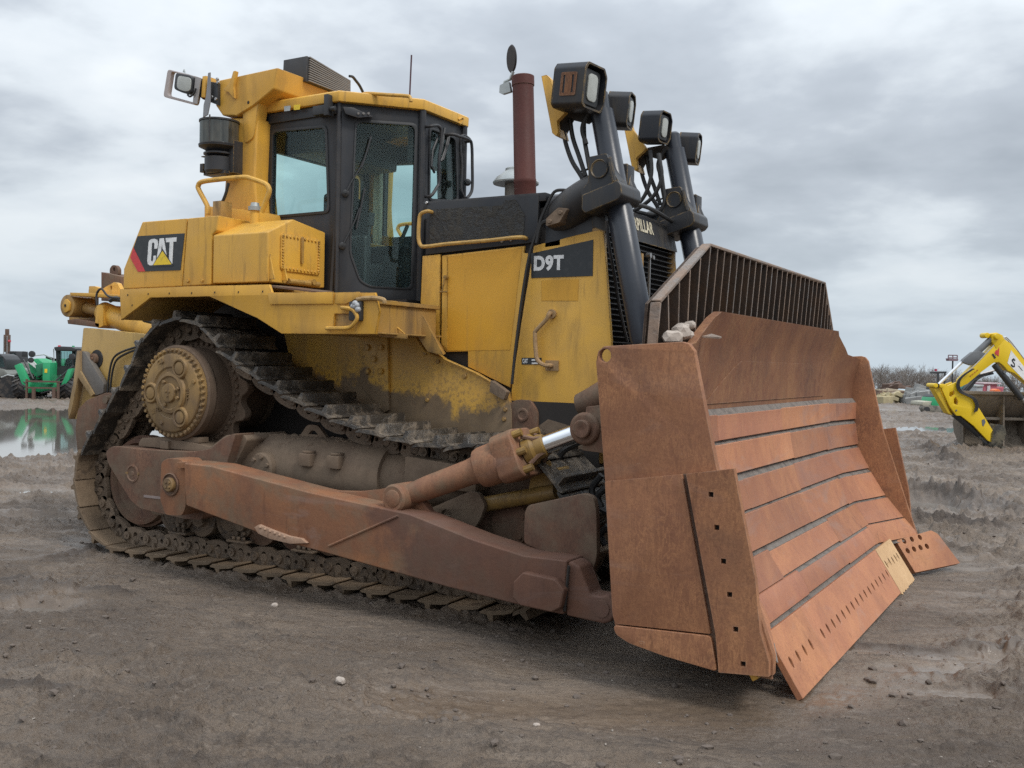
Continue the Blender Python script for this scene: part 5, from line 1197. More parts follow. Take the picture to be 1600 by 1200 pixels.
# far-side handle standing out into view
hh = [U(x, y, 'X', 2.30) for x, y in ((707, 210), (718, 213), (732, 218), (737, 226), (738, 260), (738, 292), (735, 303), (729, 310))]
obj('far_handle', tube([V3(2.19, hh[0].y-.02, hh[0].z)]+hh, .013, 8, sm=4), BLK, cab)
obj('rear_camera', cat(lathe(U(730, 285, 'X', 2.25), U(735, 285, 'X', 2.5), [(0, .03), (.04, .03), (.06, .015), (.06, 0)], 12)), PLAS, cab)
fw, mf = panel(PB, PC, [(.004, ZF+.5), ((PC-PB).length-.004, ZF+.5), ((PC-PB).length-.004, ZR), (.004, ZR)], [(672, 201), (711, 217), (714, 313), (671, 311)], 'windscreen_frame', rr=.04, gm=GLASS)
wp = bmesh.new(); tube([U(x, y, 'X', 2.22) for x, y in ((703, 208), (700, 225), (692, 250))], .009, 6, bm=wp); tube([U(x, y, 'X', 2.22) for x, y in ((700, 215), (695, 235), (689, 252))], .010, 6, bm=wp); tube([U(x, y, 'X', 2.22) for x, y in ((684, 215), (676, 235), (674, 260), (679, 270))], .010, 6, bm=wp); tube([U(x, y, 'X', 2.23) for x, y in ((695, 200), (692, 220), (688, 240))], .012, 6, bm=wp)
obj('wiper', wp, PLAS, fw)
# rear wall
bk_ = cat(prism([( -.74, ZF), (.74, ZF), (.74, ZR), (-.74, ZR)], 0, .04, holes=[rrect(1.16, .58, .05, 4, 0, 3.03)])); xf(bk_, Matrix(((0, -1, 0, .90), (1, 0, 0, 0), (0, 0, 1, 0), (0, 0, 0, 1))))
bw = obj('rear_wall', bk_, BLK, cab); g_ = prism(rrect(1.17, .59, .05, 4, 0, 3.03), .01, .015); xf(g_, Matrix(((0, -1, 0, .90), (1, 0, 0, 0), (0, 0, 1, 0), (0, 0, 0, 1)))); obj('rear_pane', g_, GLASS, bw)
# roof
def hexring(off, z, drop=0.):
    P = [(.86, -.78), (1.76, -.80), (2.20, -.30), (2.20, .30), (1.76, .80), (.86, .78)]
    cx, cy = 1.5, 0
    out_ = []
    for x, y in P: out_.append((x+(off if x > 1.5 else -off), y+(off if y > 0 else -off), z))
    return out_
rr_ = [hexring(.018, ZR), hexring(.020, ZR+.075), hexring(.004, ZR+.086), hexring(-.06, ZR+.096)]
bm = bmesh.new(); R_ = [[bm.verts.new(p) for p in r] for r in rr_]
for a, b in zip(R_, R_[1:]):
    for i in range(6): bm.faces.new((a[i], a[(i+1) % 6], b[(i+1) % 6], b[i]))
bm.faces.new(R_[-1]); bm.faces.new(R_[0][::-1])
roof = obj('roof', bm, YELP, cab, bev=.008, seg=2)
obj('ceiling', box(.95, 2.1, -.28, .28, ZR-.03, ZR-.01), PLAS, cab)
rl = [U(x, y, 'Y', -.62) for x, y in ((566, 153), (566, 149), (573, 146), (605, 148), (636, 150), (641, 153), (642, 159))]
obj('roof_rail', tube(rl, .014, 8, sm=3), YELP, roof)
obj('corner_loop', tube([U(x, y, 'X', 2.22) for x, y in ((716, 187), (722, 184), (723, 189), (718, 194))], .010, 6, sm=3), YELP, roof)
obj('antenna', tube([U(640, 153, 'Y', -.3), U(641, 130, 'Y', -.3), U(643, 86, 'Y', -.3)], .0065, 6), plain('antenna_brown', (.06, .02, .03), .5), roof)
for x, y, c_ in ((449, 169, SILV), (464, 167, DYEL)):
    a = [U(x+dx, y+dy, 'Y', -.832) for dx, dy in ((-5, -3), (5, -4), (4, 4), (-5, 5))]
    obj('roof_sticker', hexa([tuple(v) for v in a], [(v.x, v.y+.003, v.z) for v in a]), c_, roof)
# interior
st_ = cat(box(1.15, 1.60, -.24, .24, 2.10, 2.42), box(1.12, 1.24, -.24, .24, 2.40, 3.02), box(1.12, 1.22, -.14, .14, 3.0, 3.2), box(1.15, 1.62, -.38, -.26, 2.3, 2.62), box(1.15, 1.62, .26, .38, 2.3, 2.62))
obj('seat', st_, SEAT, cab, bev=.04, seg=4)
obj('console', cat(box(1.72, 2.08, -.18, .18, 2.1, 2.48), box(1.60, 1.74, -.42, -.34, 2.1, 2.62)), PLAS, cab, bev=.03, seg=3)
obj('control_lever', cat(tube([(1.72, -.38, 2.55), (1.74, -.36, 2.72)], .012, 6), cyl((1.74, -.36, 2.70), (1.745, -.355, 2.80), .025, n=12), tube([(1.66, .36, 2.5), (1.72, .33, 2.78)], .02, 8), tube([(1.80, -.1, 2.5), (1.84, .0, 2.74)], .016, 6)), PLAS, cab)
obj('cab_post', cat(box(.98, 1.05, .62, .68, 2.1, 3.45)), BEIGE, cab, bev=.01)
obj('sun_visor', box(2.02, 2.12, -.26, .26, 3.20, 3.5), PLAS, cab)
obj('overhead_box', box(.98, 1.35, -.5, .5, 3.30, 3.55), PLAS, cab, bev=.03)
obj('floor', hexa([(x, y, 2.07) for x, y in ((.92, -.72), (1.74, -.74), (2.15, -.28), (2.15, .28), (1.74, .74), (.92, .72))], [(x, y, 2.10) for x, y in ((.92, -.72), (1.74, -.74), (2.15, -.28), (2.15, .28), (1.74, .74), (.92, .72))]), PLAS, cab)
obj('cab_base', box(.75, 2.2, -.72, .72, 1.95, 2.055), BLK, BD, bev=.006)
obj('cab_foot', box(2.2, 2.47, -.27, .27, 2.06, 2.74), BLK, BD, bev=.01)

# ---- ripper at the rear
RYp = -.62
def rpl(Y, pts, th, bev=.01, name='ripper_plate', mat=YELR, par=BD, rr=.02, mir=False): return obj(name, prism(rpoly(SX(Y, pts), rr), Y, Y+th), mat, par, bev=bev, seg=2, mirror=mir)
for m_ in (False, True):
    bw_ = rpl(-.85, [(130, 512), (246, 524), (240, 560), (200, 640), (150, 655), (113, 655), (113, 640), (122, 600)], .10, name='ripper_frame', mat=YELR, mir=m_)
    bw_.data.materials[0] = paint('ripper_paint', (.56, .37, .12), (.50, .31, .09), dirt_amt=.4, chips=.7, dust=.4) if not m_ else YELR
    c = U(150, 561, 'Y', -.86)
    obj('pivot_grease', lathe((c.x, -.85, c.z), (c.x, -2, c.z), [(0, .085), (.006, .083), (.006, .0)], 24), plain('black_grease', (.022, .02, .02), .45), bw_, mirror=m_)
    obj('pivot_pin', lathe((c.x-.02, -.856, c.z), (c.x-.02, -2, c.z), [(0, .05), (.03, .048), (.034, .03), (.03, .028), (.03, .018), (.045, .016), (.045, 0)], 24), RUSTD, bw_, mirror=m_)
    obj('tilt_link', prism(rpoly(SX(-.90, [(128, 548), (135, 550), (165, 600), (164, 614), (150, 618), (130, 585)]), .01), -.92, -.87), plain('grey_link', (.17, .155, .14), .55, .2, .3, 7, .4), bw_, bev=.008, mirror=m_)
    obj('edge_bar', prism(SX(-.90, [(126, 548), (131, 548), (131, 580), (152, 616), (148, 620), (128, 590), (118, 640), (113, 655), (112, 640), (120, 600)]), -.94, -.87), paint('edge_bar_paint', (.40, .27, .12), (.3, .18, .09), dirt_amt=.6, chips=1., dust=.6), bw_, bev=.005, mirror=m_)
    obj('lower_link', prism(rpoly(SX(-.95, [(126, 640), (140, 625), (170, 613), (178, 618), (176, 635), (165, 660), (150, 700), (125, 705), (122, 670)]), .02), -.98, -.84), RUSTD, bw_, bev=.012, mirror=m_)
    c = U(170, 624, 'Y', -.98); obj('link_pin', cyl((c.x, -1.02, c.z), (c.x, -.9, c.z), .035, n=16), MUDC, bw_, mirror=m_)
    # cylinder: pin head, flange, barrel
    YR = -.62
    a, b, c2 = U(124, 479, 'Y', YR), U(160, 487, 'Y', YR), U(243, 522, 'Y', YR)
    ax = (c2-b).normalized()
    rc_ = obj('ripper_cylinder', lathe(b, c2, [(0, .085), (.02, .098), ((c2-b).length*.97, .098), ((c2-b).length, .085), ((c2-b).length, 0)], 32), YELP, BD, mirror=m_)
    obj('cylinder_head', prism(rpoly(SX(YR-.1, [(154, 476), (164, 477), (164, 509), (156, 513), (151, 508)]), .008), YR-.12, YR+.12), YELP, rc_, bev=.012, mirror=m_)
    obj('rod_boss', cat(cyl((a.x, YR-.13, a.z), (a.x, YR+.10, a.z), .105, n=28), cyl(a, b, .05, n=20)), YELR, rc_, bev=.008, mirror=m_)
    obj('boss_cap', prism(rpoly([(a.x-.06, a.z), (a.x-.02, a.z-.07), (a.x+.05, a.z-.05), (a.x+.06, a.z+.03), (a.x+.0, a.z+.07)], .02), YR-.15, YR-.13), YELP, rc_, bev=.004, mirror=m_)
    obj('boss_hole', cyl((a.x, YR-.153, a.z), (a.x, YR-.150, a.z), .015, n=10), DARK, rc_, mirror=m_)
    obj('channel_top', prism(SX(YR-.14, [(109, 457), (150, 458), (195, 462), (195, 466), (150, 464), (110, 462)]), YR-.14, YR+.25), YEL, rc_, bev=.004, mirror=m_)
    obj('channel_web', prism(SX(YR+.12, [(108, 460), (150, 462), (150, 508), (108, 505)]), YR+.12, YR+.15), YELR, rc_, mirror=m_)
    obj('channel_bottom', prism(SX(YR-.12, [(105, 500), (118, 498), (155, 505), (155, 512), (106, 506)]), YR-.12, YR+.2), RUSTD, rc_, bev=.004, mirror=m_)
    obj('stop_block', prism(rpoly(SX(YR-.13, [(103, 468), (112, 468), (112, 484), (102, 484)]), .004), YR-.12, YR-.02), plain('grey_block', (.15, .14, .13), .6), rc_, bev=.004, mirror=m_)
obj('ripper_beam', cat(box(-1.15, -.9, -.72, .72, 1.35, 1.62)), YELR, BD, bev=.02, seg=3)
obj('shank_pocket', cat(box(-1.05, -.55, -.45, .45, 1.3, 2.0)), YEL, BD, bev=.02)
obj('rear_case', cat(box(-.35, .25, -.62, .62, 1.05, 2.15), box(-.65, -.3, -.55, .55, 1.1, 1.9)), YEL, BD, bev=.02)
pb = obj('puller_block', prism(SX(-.3, [(158, 425), (190, 432), (190, 470), (158, 470)]), -.3, .2), RUSTD, BD, bev=.006)
obj('lifting_eye', prism(rpoly(SX(-.2, [(174, 428), (174, 420), (178, 414.5), (183, 414.5), (187, 420), (187, 430)]), .02), -.22, -.18, holes=[rpoly(SX(-.2, [(179, 424), (179, 418), (182.5, 418), (183, 424)]), .008)]), RUSTD, pb)
obj('pin_bracket', prism(rpoly(SX(-.45, [(158, 455), (170, 447), (181, 441), (186, 443), (192, 456), (192, 462), (158, 460)]), .01), -.47, -.42, holes=[circ(*SX(-.45, [(176.5, 450)])[0], .02, 10, .6)]), YELP, BD, bev=.004)
obj('rear_bracket', prism(rpoly(SX(.1, [(138, 458), (139, 447), (147, 447), (160, 452), (160, 462)]), .01), .1, .16), YEL, BD, bev=.004)
hb = bmesh.new()
for pts in ([(152, 477), (151, 460), (158, 451), (166, 460), (172, 464), (188, 466)], [(220, 540), (190, 550), (176, 562), (170, 590), (168, 618)], [(222, 543), (194, 554), (180, 566), (174, 592), (172, 620)]):
    tube([U(x, y, 'Y', -.90) for x, y in pts], .010, 6, bm=hb, sm=4)
for pts in ([(172, 470), (180, 466), (192, 470)], [(225, 500), (245, 505), (262, 512)]):
    tube([U(x, y, 'Y', -.80) for x, y in pts], .020, 8, bm=hb, sm=4)
obj('ripper_hoses', hb, HOSE, BD)
tl_ = U(211, 545, 'Y', -.7); obj('tail_lamp', box(tl_.x-.02, tl_.x+.02, -.74, -.70, tl_.z-.06, tl_.z+.05), plain('red_lens', (.5, .04, .03), .2), BD, bev=.005)
# =================================================================== GROUND
def hsh(ix, iy, s):
    n = (ix.astype(np.int64)*374761393+iy.astype(np.int64)*668265263+s*1442695041) & 0xffffffff
    n = ((n ^ (n >> 13))*1274126177) & 0xffffffff
    return ((n ^ (n >> 16)) & 0xffff)/65535.
def vn(x, y, s=0):
    ix, iy = np.floor(x), np.floor(y); fx, fy = x-ix, y-iy; ux, uy = fx*fx*fx*(fx*(fx*6-15)+10), fy*fy*fy*(fy*(fy*6-15)+10)
    a, b, c, d = hsh(ix, iy, s), hsh(ix+1, iy, s), hsh(ix, iy+1, s), hsh(ix+1, iy+1, s)
    return (a+(b-a)*ux)*(1-uy)+(c+(d-c)*ux)*uy-.5
def fbm(x, y, oct_=4, s=0, g=.5):
    r = 0; a = 1.
    for i in range(oct_): r = r+a*vn(x, y, s+i*7); x, y, a = x*2.03+5.2, y*2.03+1.7, a*g
    return r
DR = math.radians(24)                     # run of the drag marks
def seg_d(x, y, a, b):
    ax, ay = a; bx, by = b; t = np.clip(((x-ax)*(bx-ax)+(y-ay)*(by-ay))/((bx-ax)**2+(by-ay)**2), 0, 1)
    return np.hypot(x-ax-t*(bx-ax), y-ay-t*(by-ay))
P2 = lambda x, y: tuple(U(x, y, 'Z', 0)[:2])
CLODS = [(P2(1422, 768), P2(1500, 785), .26), (P2(1500, 785), P2(1640, 812), .26), (P2(1432, 812), P2(1560, 826), .20), (P2(1330, 1000), P2(1480, 1012), .10), (P2(1500, 1008), P2(1640, 1020), .13), (P2(1440, 700), P2(1500, 735), .4), (P2(0, 905), P2(190, 930), .10), (P2(100, 870), P2(170, 850), .22), (P2(-60, 600+470), P2(100, 1085-0), .06)]
RUTS = [(P2(1260, 1090), P2(1700, 985), .35), (P2(620, 1090), P2(1180, 1110), .5), (P2(-100, 960), P2(110, 925), .16), (P2(1420, 792), P2(1480, 790), .28), (P2(1430, 697), P2(1480, 699), .35)]
WET = [(P2(1455, 669), 2.8, 1.6), (P2(1400, 668), 2.0, 1.2), (P2(1452, 787), .55, .5), (P2(1436, 697), 1.0, .8), (P2(1530, 676), 1.4, 1.0), (P2(60, 945), .34, .20), (P2(1378, 640), 5, 2.5), (P2(1420, 636), 6, 1.4), (P2(40, 760), 1.6, .5), (P2(85, 805), .6, .2)]
CP0 = np.array([-14.9, 7.6]); RD = CP0-CAM[:2]; RD = RD/np.linalg.norm(RD); LT = np.array([-RD[1], RD[0]])
PADS = [(P2(1338+k*58, 1006+k*5), .13+.02*(k % 2)) for k in range(6)]+[(P2(1395+k*62, 1034+k*4), .12) for k in range(4)]+[(P2(1325+k*50, 1062+k*4), .11) for k in range(5)]
WLEV = -.045
SEGS = []
_r = random.Random(77)
for _i in range(150):
    _u, _v = _r.uniform(-60, 1500), 1200-300*_r.random()**1.6 if _r.random() < .7 else _r.uniform(760, 900)
    if 430 < _u < 1350 and _v < 960: continue
    _c = P2(_u, max(_v, 745)); _l = _r.uniform(.12, .55)*(1+_r.random()); _a = DR+_r.gauss(0, .35); _w = _r.uniform(.008, .022)
    SEGS.append(((_c[0]-_l*math.cos(_a), _c[1]-_l*math.sin(_a)), (_c[0]+_l*math.cos(_a), _c[1]+_l*math.sin(_a)), _w, _r.uniform(.008, .018)))
def height(x, y):
    r = np.hypot(x-CAM[0], y-CAM[1]); u, v = x*math.cos(DR)+y*math.sin(DR), -x*math.sin(DR)+y*math.cos(DR)
    det = np.clip(9/r, 0, 1)
    h = .055*fbm(x*.45, y*.45, 2, 1)+.030*fbm(u*1.1, v*3.2, 3, 11)
    rg = np.abs(fbm(u*2.3, v*7.5, 4, 23, .55)); h += .055*(.22-rg)*(fbm(x*.5, y*.5, 2, 31)+.75)
    rough = np.clip(fbm(x*.55, y*.55, 2, 41)*1.7+.45, 0, 1)
    left = np.clip((-(x-1.0)*.5+(y+2.5)*.25)/2., 0, 1)     # churned mud behind and left of the tracks
    right = np.clip((x-5.2)*.5+(y-.2)*.3, 0, 1)
    rough = np.clip(rough*.65+.6*np.maximum(left, right), 0, 1.2)
    cl = np.maximum(fbm(x*7, y*7, 3, 51, .55)-.08, 0); h += .14*cl*rough
    cl2 = np.maximum(fbm(u*16, v*24, 3, 61, .6)-.10, 0); h += .055*cl2*(rough+.25)
    h += .011*fbm(u*30, v*48, 4, 71, .62)+.0035*fbm(x*110, y*110, 2, 81)
    wet = np.zeros_like(x); drk = np.zeros_like(x)
    for a, b, w in CLODS:
        d = seg_d(x, y, a, b)+.10*w/.2*fbm(x*3, y*3, 2, 91); k = np.clip(1-d/w, 0, 1)
        h += k*(.05+.16*np.maximum(fbm(x*9, y*9, 3, 95, .6)+.05, 0))*min(1, w/.2); drk = np.maximum(drk, np.clip(k*1.6, 0, 1))
    for a, b, w in RUTS:
        d = seg_d(x, y, a, b)+.2*w*fbm(x*4, y*4, 2, 97); k = np.clip(1-d/w, 0, 1); k = k*k*(3-2*k)
        h -= .045*k*min(1, w/.25); wet = np.maximum(wet, k)
    for (cx, cy), a, b in WET:
        dx, dy = x-cx, y-cy; ar = AR[:2]/np.linalg.norm(AR[:2]); q = np.hypot((dx*ar[0]+dy*ar[1])/a, (-dx*ar[1]+dy*ar[0])/b)+.8*fbm(x*.9, y*.9, 3, 99)
        k = np.clip(1.6*(1-q), 0, 1); h = h*(1-k)-.12*k; wet = np.maximum(wet, np.clip(2-q*1.4, 0, 1))
    q = np.hypot(((x-CP0[0])*RD[0]+(y-CP0[1])*RD[1])/9.3, ((x-CP0[0])*LT[0]+(y-CP0[1])*LT[1])/15.5)+.14*fbm(x*.35, y*.35, 4, 101)+.02*fbm(x*2, y*2, 3, 103)
    k = np.clip((1-q)*5, 0, 1); h = h*(1-k)-.16*k; wet = np.maximum(wet, np.clip(1-(q-1)*3.2, 0, 1)*(.6+.8*fbm(x*1.2, y*.9, 3, 105)))
    for a, b, w, hh in SEGS:
        sel = (np.abs(x-(a[0]+b[0])/2) < abs(a[0]-b[0])/2+.3) & (np.abs(y-(a[1]+b[1])/2) < abs(a[1]-b[1])/2+.3)
        if not sel.any(): continue
        xs, ys = x[sel], y[sel]; wob = .05*fbm(xs*5, ys*5, 2, 141); dd_ = seg_d(xs+wob, ys+wob, a, b)+.02*fbm(xs*25, ys*25, 2, 143)
        k = np.clip(1-dd_/w, 0, 1); brk = np.clip(fbm(xs*8, ys*8, 2, 147)*3+.7, 0, 1); h[sel] += hh*np.sqrt(k)*brk*(1+.8*fbm(xs*40, ys*40, 2, 149)); drk[sel] = np.maximum(drk[sel], np.clip(k*1.5, 0, 1)*brk*.6)
    # firm, flat footing under the machine; the blade and grousers just touch
    d = np.maximum(np.maximum(-.9-x, x-4.6), np.abs(y)-1.75); f = np.clip(1-d/.5, 0, 1); h = h*(1-.55*f)-.012*f
    d = np.maximum(np.maximum(4.3-x, x-6.0), np.abs(y)-2.6); f = np.clip(1-d/.5, 0, 1); h = h*(1-.8*f)-.03*f
    wet = np.maximum(wet, np.clip(fbm(u*.8, v*3.4, 4, 151, .6)*3.2+.05, 0, 1)*.85*np.clip(np.maximum(np.maximum(left*.8, right), (r-9)/8), 0, 1))
    for (cx, cy), a_ in PADS:
        k = np.clip((1-np.hypot((x-cx)/a_, (y-cy)/(a_*.8))-.25*fbm(x*5, y*5, 2, 117))*3.5, 0, 1); h = h*(1-.7*k)-.03*k; wet = np.maximum(wet, k)
    bk = np.abs(y)-1.42; gr = np.clip(1-np.abs(bk)/.16, 0, 1)*np.clip((x+.5)*3, 0, 1)*np.clip((4.0-x)*3, 0, 1); h += .075*gr*np.clip(fbm(x*6, y*6, 4, 111, .6)+.25, 0, 1)-.012*gr
    # the yard is a plateau: beyond it the land falls away
    far = np.clip(r-56, 0, None); h = h-far*.055*np.clip(1-far/600, .4, 1)
    amp = np.clip(r/14, 1, 1.2); h = np.where(far > 0, h, h*np.where(h > 0, amp*.6+.4, 1))
    return h, wet, drk
def ground():
    a0 = math.atan2(AF[1], AF[0])
    A = np.concatenate([np.linspace(-math.pi, -.62, 60)[:-1], np.linspace(-.60, .60, 900), np.linspace(.62, math.pi, 60)[1:-1]])+a0
    R_ = [1.6]
    while R_[-1] < 28: R_.append(R_[-1]*1.0033)
    while R_[-1] < 62: R_.append(R_[-1]*1.0055)
    while R_[-1] < 900: R_.append(R_[-1]*1.09)
    R_ = np.array(R_); nA, nR = len(A), len(R_)
    X = CAM[0]+np.outer(R_, np.cos(A)); Y = CAM[1]+np.outer(R_, np.sin(A)); Z, wet, drk = height(X, Y)
    co = np.stack([X, Y, Z], -1).reshape(-1, 3); co = np.vstack([co, [[CAM[0], CAM[1], 0]]])
    i = np.arange(nR-1)[:, None]*nA; j = np.arange(nA)[None, :]; j2 = (j+1) % nA
    q = np.stack([i+j, i+nA+j, i+nA+j2, i+j2], -1).reshape(-1, 4)
    c = len(co)-1; tri = np.stack([np.full(nA, c), np.arange(nA), (np.arange(nA)+1) % nA], -1)
    me = bpy.data.meshes.new('ground'); me.vertices.add(len(co)); me.vertices.foreach_set('co', co.ravel())
    nl = q.size+tri.size; me.loops.add(nl); me.loops.foreach_set('vertex_index', np.concatenate([q.ravel(), tri.ravel()]))
    me.polygons.add(len(q)+len(tri)); st = np.concatenate([np.arange(len(q))*4, q.size+np.arange(len(tri))*3]); me.polygons.foreach_set('loop_start', st)
    try: me.polygons.foreach_set('loop_total', np.concatenate([np.full(len(q), 4), np.full(len(tri), 3)]))
    except Exception: pass
    me.update(calc_edges=True); me.polygons.foreach_set('use_smooth', np.ones(len(me.polygons), dtype=bool))
    for nm, arr in (('wet', wet), ('clod', drk)):
        at = me.attributes.new(nm, 'FLOAT', 'POINT'); at.data.foreach_set('value', np.append(arr.ravel(), 0).astype(np.float32))
    o = bpy.data.objects.new('ground', me); COL.objects.link(o); o['kind'] = 'structure'; return o
GR = ground()
m, t, b = newmat('mud'); g = t.nodes.new('ShaderNodeNewGeometry'); v = g.outputs['Position']
mp = t.nodes.new('ShaderNodeMapping'); mp.inputs['Rotation'].default_value = (0, 0, -DR); t.links.new(v, mp.inputs[0]); vr = mp.outputs[0]
c = rampn(t, noise(t, v, .55, 6, .6, .2), [(.32, (.085, .061, .044)), (.5, (.165, .124, .091)), (.7, (.26, .202, .152))])
c = mixc(t, M(t, 'MULTIPLY', rampn(t, noise(t, vr, 2.4, 8, .66, .3, (1, 3.2, 1)), [(.44, 0.), (.62, 1.)]), .55), c, (.12, .098, .082))
c = mixc(t, M(t, 'MULTIPLY', rampn(t, noise(t, vr, 7, 8, .7, .2, (1, 2, 1)), [(.55, 0.), (.68, 1.)]), .5), c, (.28, .232, .19))
def shade_line(sc, st, dist=.6, wdt=.018):
    n = noise(t, vr, sc, 5, .6, dist, (1, st, 1)); return rampn(t, M(t, 'ABSOLUTE', M(t, 'SUBTRACT', n, .5)), [(0., 1.), (wdt, 0.)])
R1 = M(t, 'MULTIPLY', shade_line(3.2, 3.5), rampn(t, noise(t, v, 1.4, 4), [(.45, 0.), (.58, 1.)])); R2 = M(t, 'MULTIPLY', shade_line(9, 2.6, 1.0, .03), rampn(t, noise(t, v, 2.3, 4), [(.42, 0.), (.6, 1.)]))
c = mixc(t, M(t, 'MULTIPLY', M(t, 'MAXIMUM', R1, R2), .72), c, (.055, .042, .034))  # thin dark lines in the mud colour stand in for weak relief shading
c = mixc(t, M(t, 'MULTIPLY', rampn(t, noise(t, v, 62, 5, .7), [(.60, 0.), (.68, 1.)]), .45), c, (.36, .31, .26))
c = mixc(t, M(t, 'MULTIPLY', rampn(t, noise(t, v, 42, 6, .75), [(.36, 1.), (.48, 0.)]), .5), c, (.075, .06, .05))
c = mixc(t, M(t, 'MULTIPLY', rampn(t, noise(t, vr, 15, 7, .72, .8, (1, 2.6, 1)), [(.30, 1.), (.43, 0.)]), .75), c, (.065, .05, .042))
at = t.nodes.new('ShaderNodeAttribute'); at.attribute_name = 'wet'; wt = at.outputs['Fac']
ac_ = t.nodes.new('ShaderNodeAttribute'); ac_.attribute_name = 'clod'; cd_ = ac_.outputs['Fac']
c = mixc(t, M(t, 'MULTIPLY', cd_, .8), c, (.065, .05, .041))
wn = M(t, 'MULTIPLY', wt, rampn(t, noise(t, v, 1.7, 6, .6), [(.3, .6), (.6, 1.)]))
film = M(t, 'MULTIPLY', rampn(t, noise(t, vr, 1.1, 7, .62, .3, (1, 2.2, 1)), [(.50, 0.), (.58, 1.)]), .6)
wf = M(t, 'MAXIMUM', wn, film)
c = mixc(t, M(t, 'MULTIPLY', wf, .45), c, (.13, .092, .062))
t.links.new(c, b.inputs['Base Color'])
ro = M(t, 'SUBTRACT', .78, M(t, 'MULTIPLY', wf, .56)); t.links.new(ro, b.inputs['Roughness']); b.inputs['Specular IOR Level'].default_value = .5
bh = M(t, 'ADD', M(t, 'MULTIPLY', noise(t, v, 26, 8, .68), 1.0), M(t, 'MULTIPLY', noise(t, v, 90, 5, .7), .35))
bh = M(t, 'ADD', bh, M(t, 'MULTIPLY', noise(t, vr, 9, 6, .6, .3, (1, 2.4, 1)), 1.2))
bm_ = t.nodes.new('ShaderNodeBump'); bm_.inputs['Distance'].default_value = .028; t.links.new(M(t, 'SUBTRACT', .95, M(t, 'MULTIPLY', wn, .85), clamp=True), bm_.inputs['Strength'])
t.links.new(bh, bm_.inputs['Height']); t.links.new(bm_.outputs[0], b.inputs['Normal'])
GR.data.materials.append(m)
# standing water
wm, t, b = newmat('puddle_water'); b.inputs['Base Color'].default_value = (.15, .13, .11, 1); b.inputs['Roughness'].default_value = .05; b.inputs['IOR'].default_value = 1.4; b.inputs['Specular IOR Level'].default_value = .9
def water(name, c, ra, rb, ang, lev):
    bm = bmesh.new(); vs = [bm.verts.new((c[0]+ra*math.cos(a)*math.cos(ang)-rb*math.sin(a)*math.sin(ang), c[1]+ra*math.cos(a)*math.sin(ang)+rb*math.sin(a)*math.cos(ang), lev)) for a in np.linspace(0, 2*math.pi, 48, endpoint=False)]
    bm.faces.new(vs); o = obj(name, bm, wm, fin=False); o['kind'] = 'structure'; return o
water('puddle', CP0, 10.5, 17, math.atan2(RD[1], RD[0]), WLEV)
for i_, (c_, a, b_) in enumerate(WET): water('puddle', c_, a*1.3, b_*1.4, math.atan2(AR[1], AR[0]), -.036-.004*i_)
for a, b_, w in RUTS[3:]:
    pass
# loose pebbles and crumbs of mud too many to count
def scatter(name, n, rmin, rmax, smin, smax, mat, seed, hue=None):
    r2 = np.random.default_rng(seed); bm = bmesh.new(); a0 = math.atan2(AF[1], AF[0]); ico = bmesh.new(); bmesh.ops.create_icosphere(ico, subdivisions=1, radius=1.); IV = np.array([v.co[:] for v in ico.verts]); IF = [[v.index for v in f.verts] for f in ico.faces]
    a = a0+r2.uniform(-.55, .55, n); rr = rmin*(rmax/rmin)**(r2.uniform(0, 1, n)); x, y = CAM[0]+rr*np.cos(a), CAM[1]+rr*np.sin(a); keep = fbm(x*.8, y*.8, 3, 131)+r2.uniform(-.3, .3, n) > -.05
    x, y, rr = x[keep], y[keep], rr[keep]; z = height(x, y)[0]; s = smin*(smax/smin)**(r2.uniform(0, 1, len(x))**3)
    V_, F_ = [], []
    for i in range(len(x)):
        P = IV*(1+r2.uniform(-.28, .28, (len(IV), 1)))*np.array([1.2, .9, .65])*s[i]; th = r2.uniform(0, 6.28); ct, st_ = math.cos(th), math.sin(th)
        P = np.stack([P[:, 0]*ct-P[:, 1]*st_+x[i], P[:, 0]*st_+P[:, 1]*ct+y[i], P[:, 2]+z[i]+s[i]*.25], -1); k = len(V_)*len(IV); V_.append(P); F_ += [[q+k for q in f] for f in IF]
    me = bpy.data.meshes.new(name); me.from_pydata(np.vstack(V_).tolist(), [], F_); me.materials.append(mat); o = bpy.data.objects.new(name, me); COL.objects.link(o); o['kind'] = 'stuff'; return o
scatter('mud_crumbs', 9000, 2.6, 26, .003, .024, plain('mud_crumb', (.125, .10, .083), .9, 0, .45, 3, .4), 3)['label'] = 'crumbs of dark mud scattered over the yard'
scatter('pebbles', 700, 2.6, 20, .003, .011, plain('pebble', (.27, .235, .20), .8, 0, .4, 3, .2), 5)['label'] = 'small pale pebbles pressed into the mud'

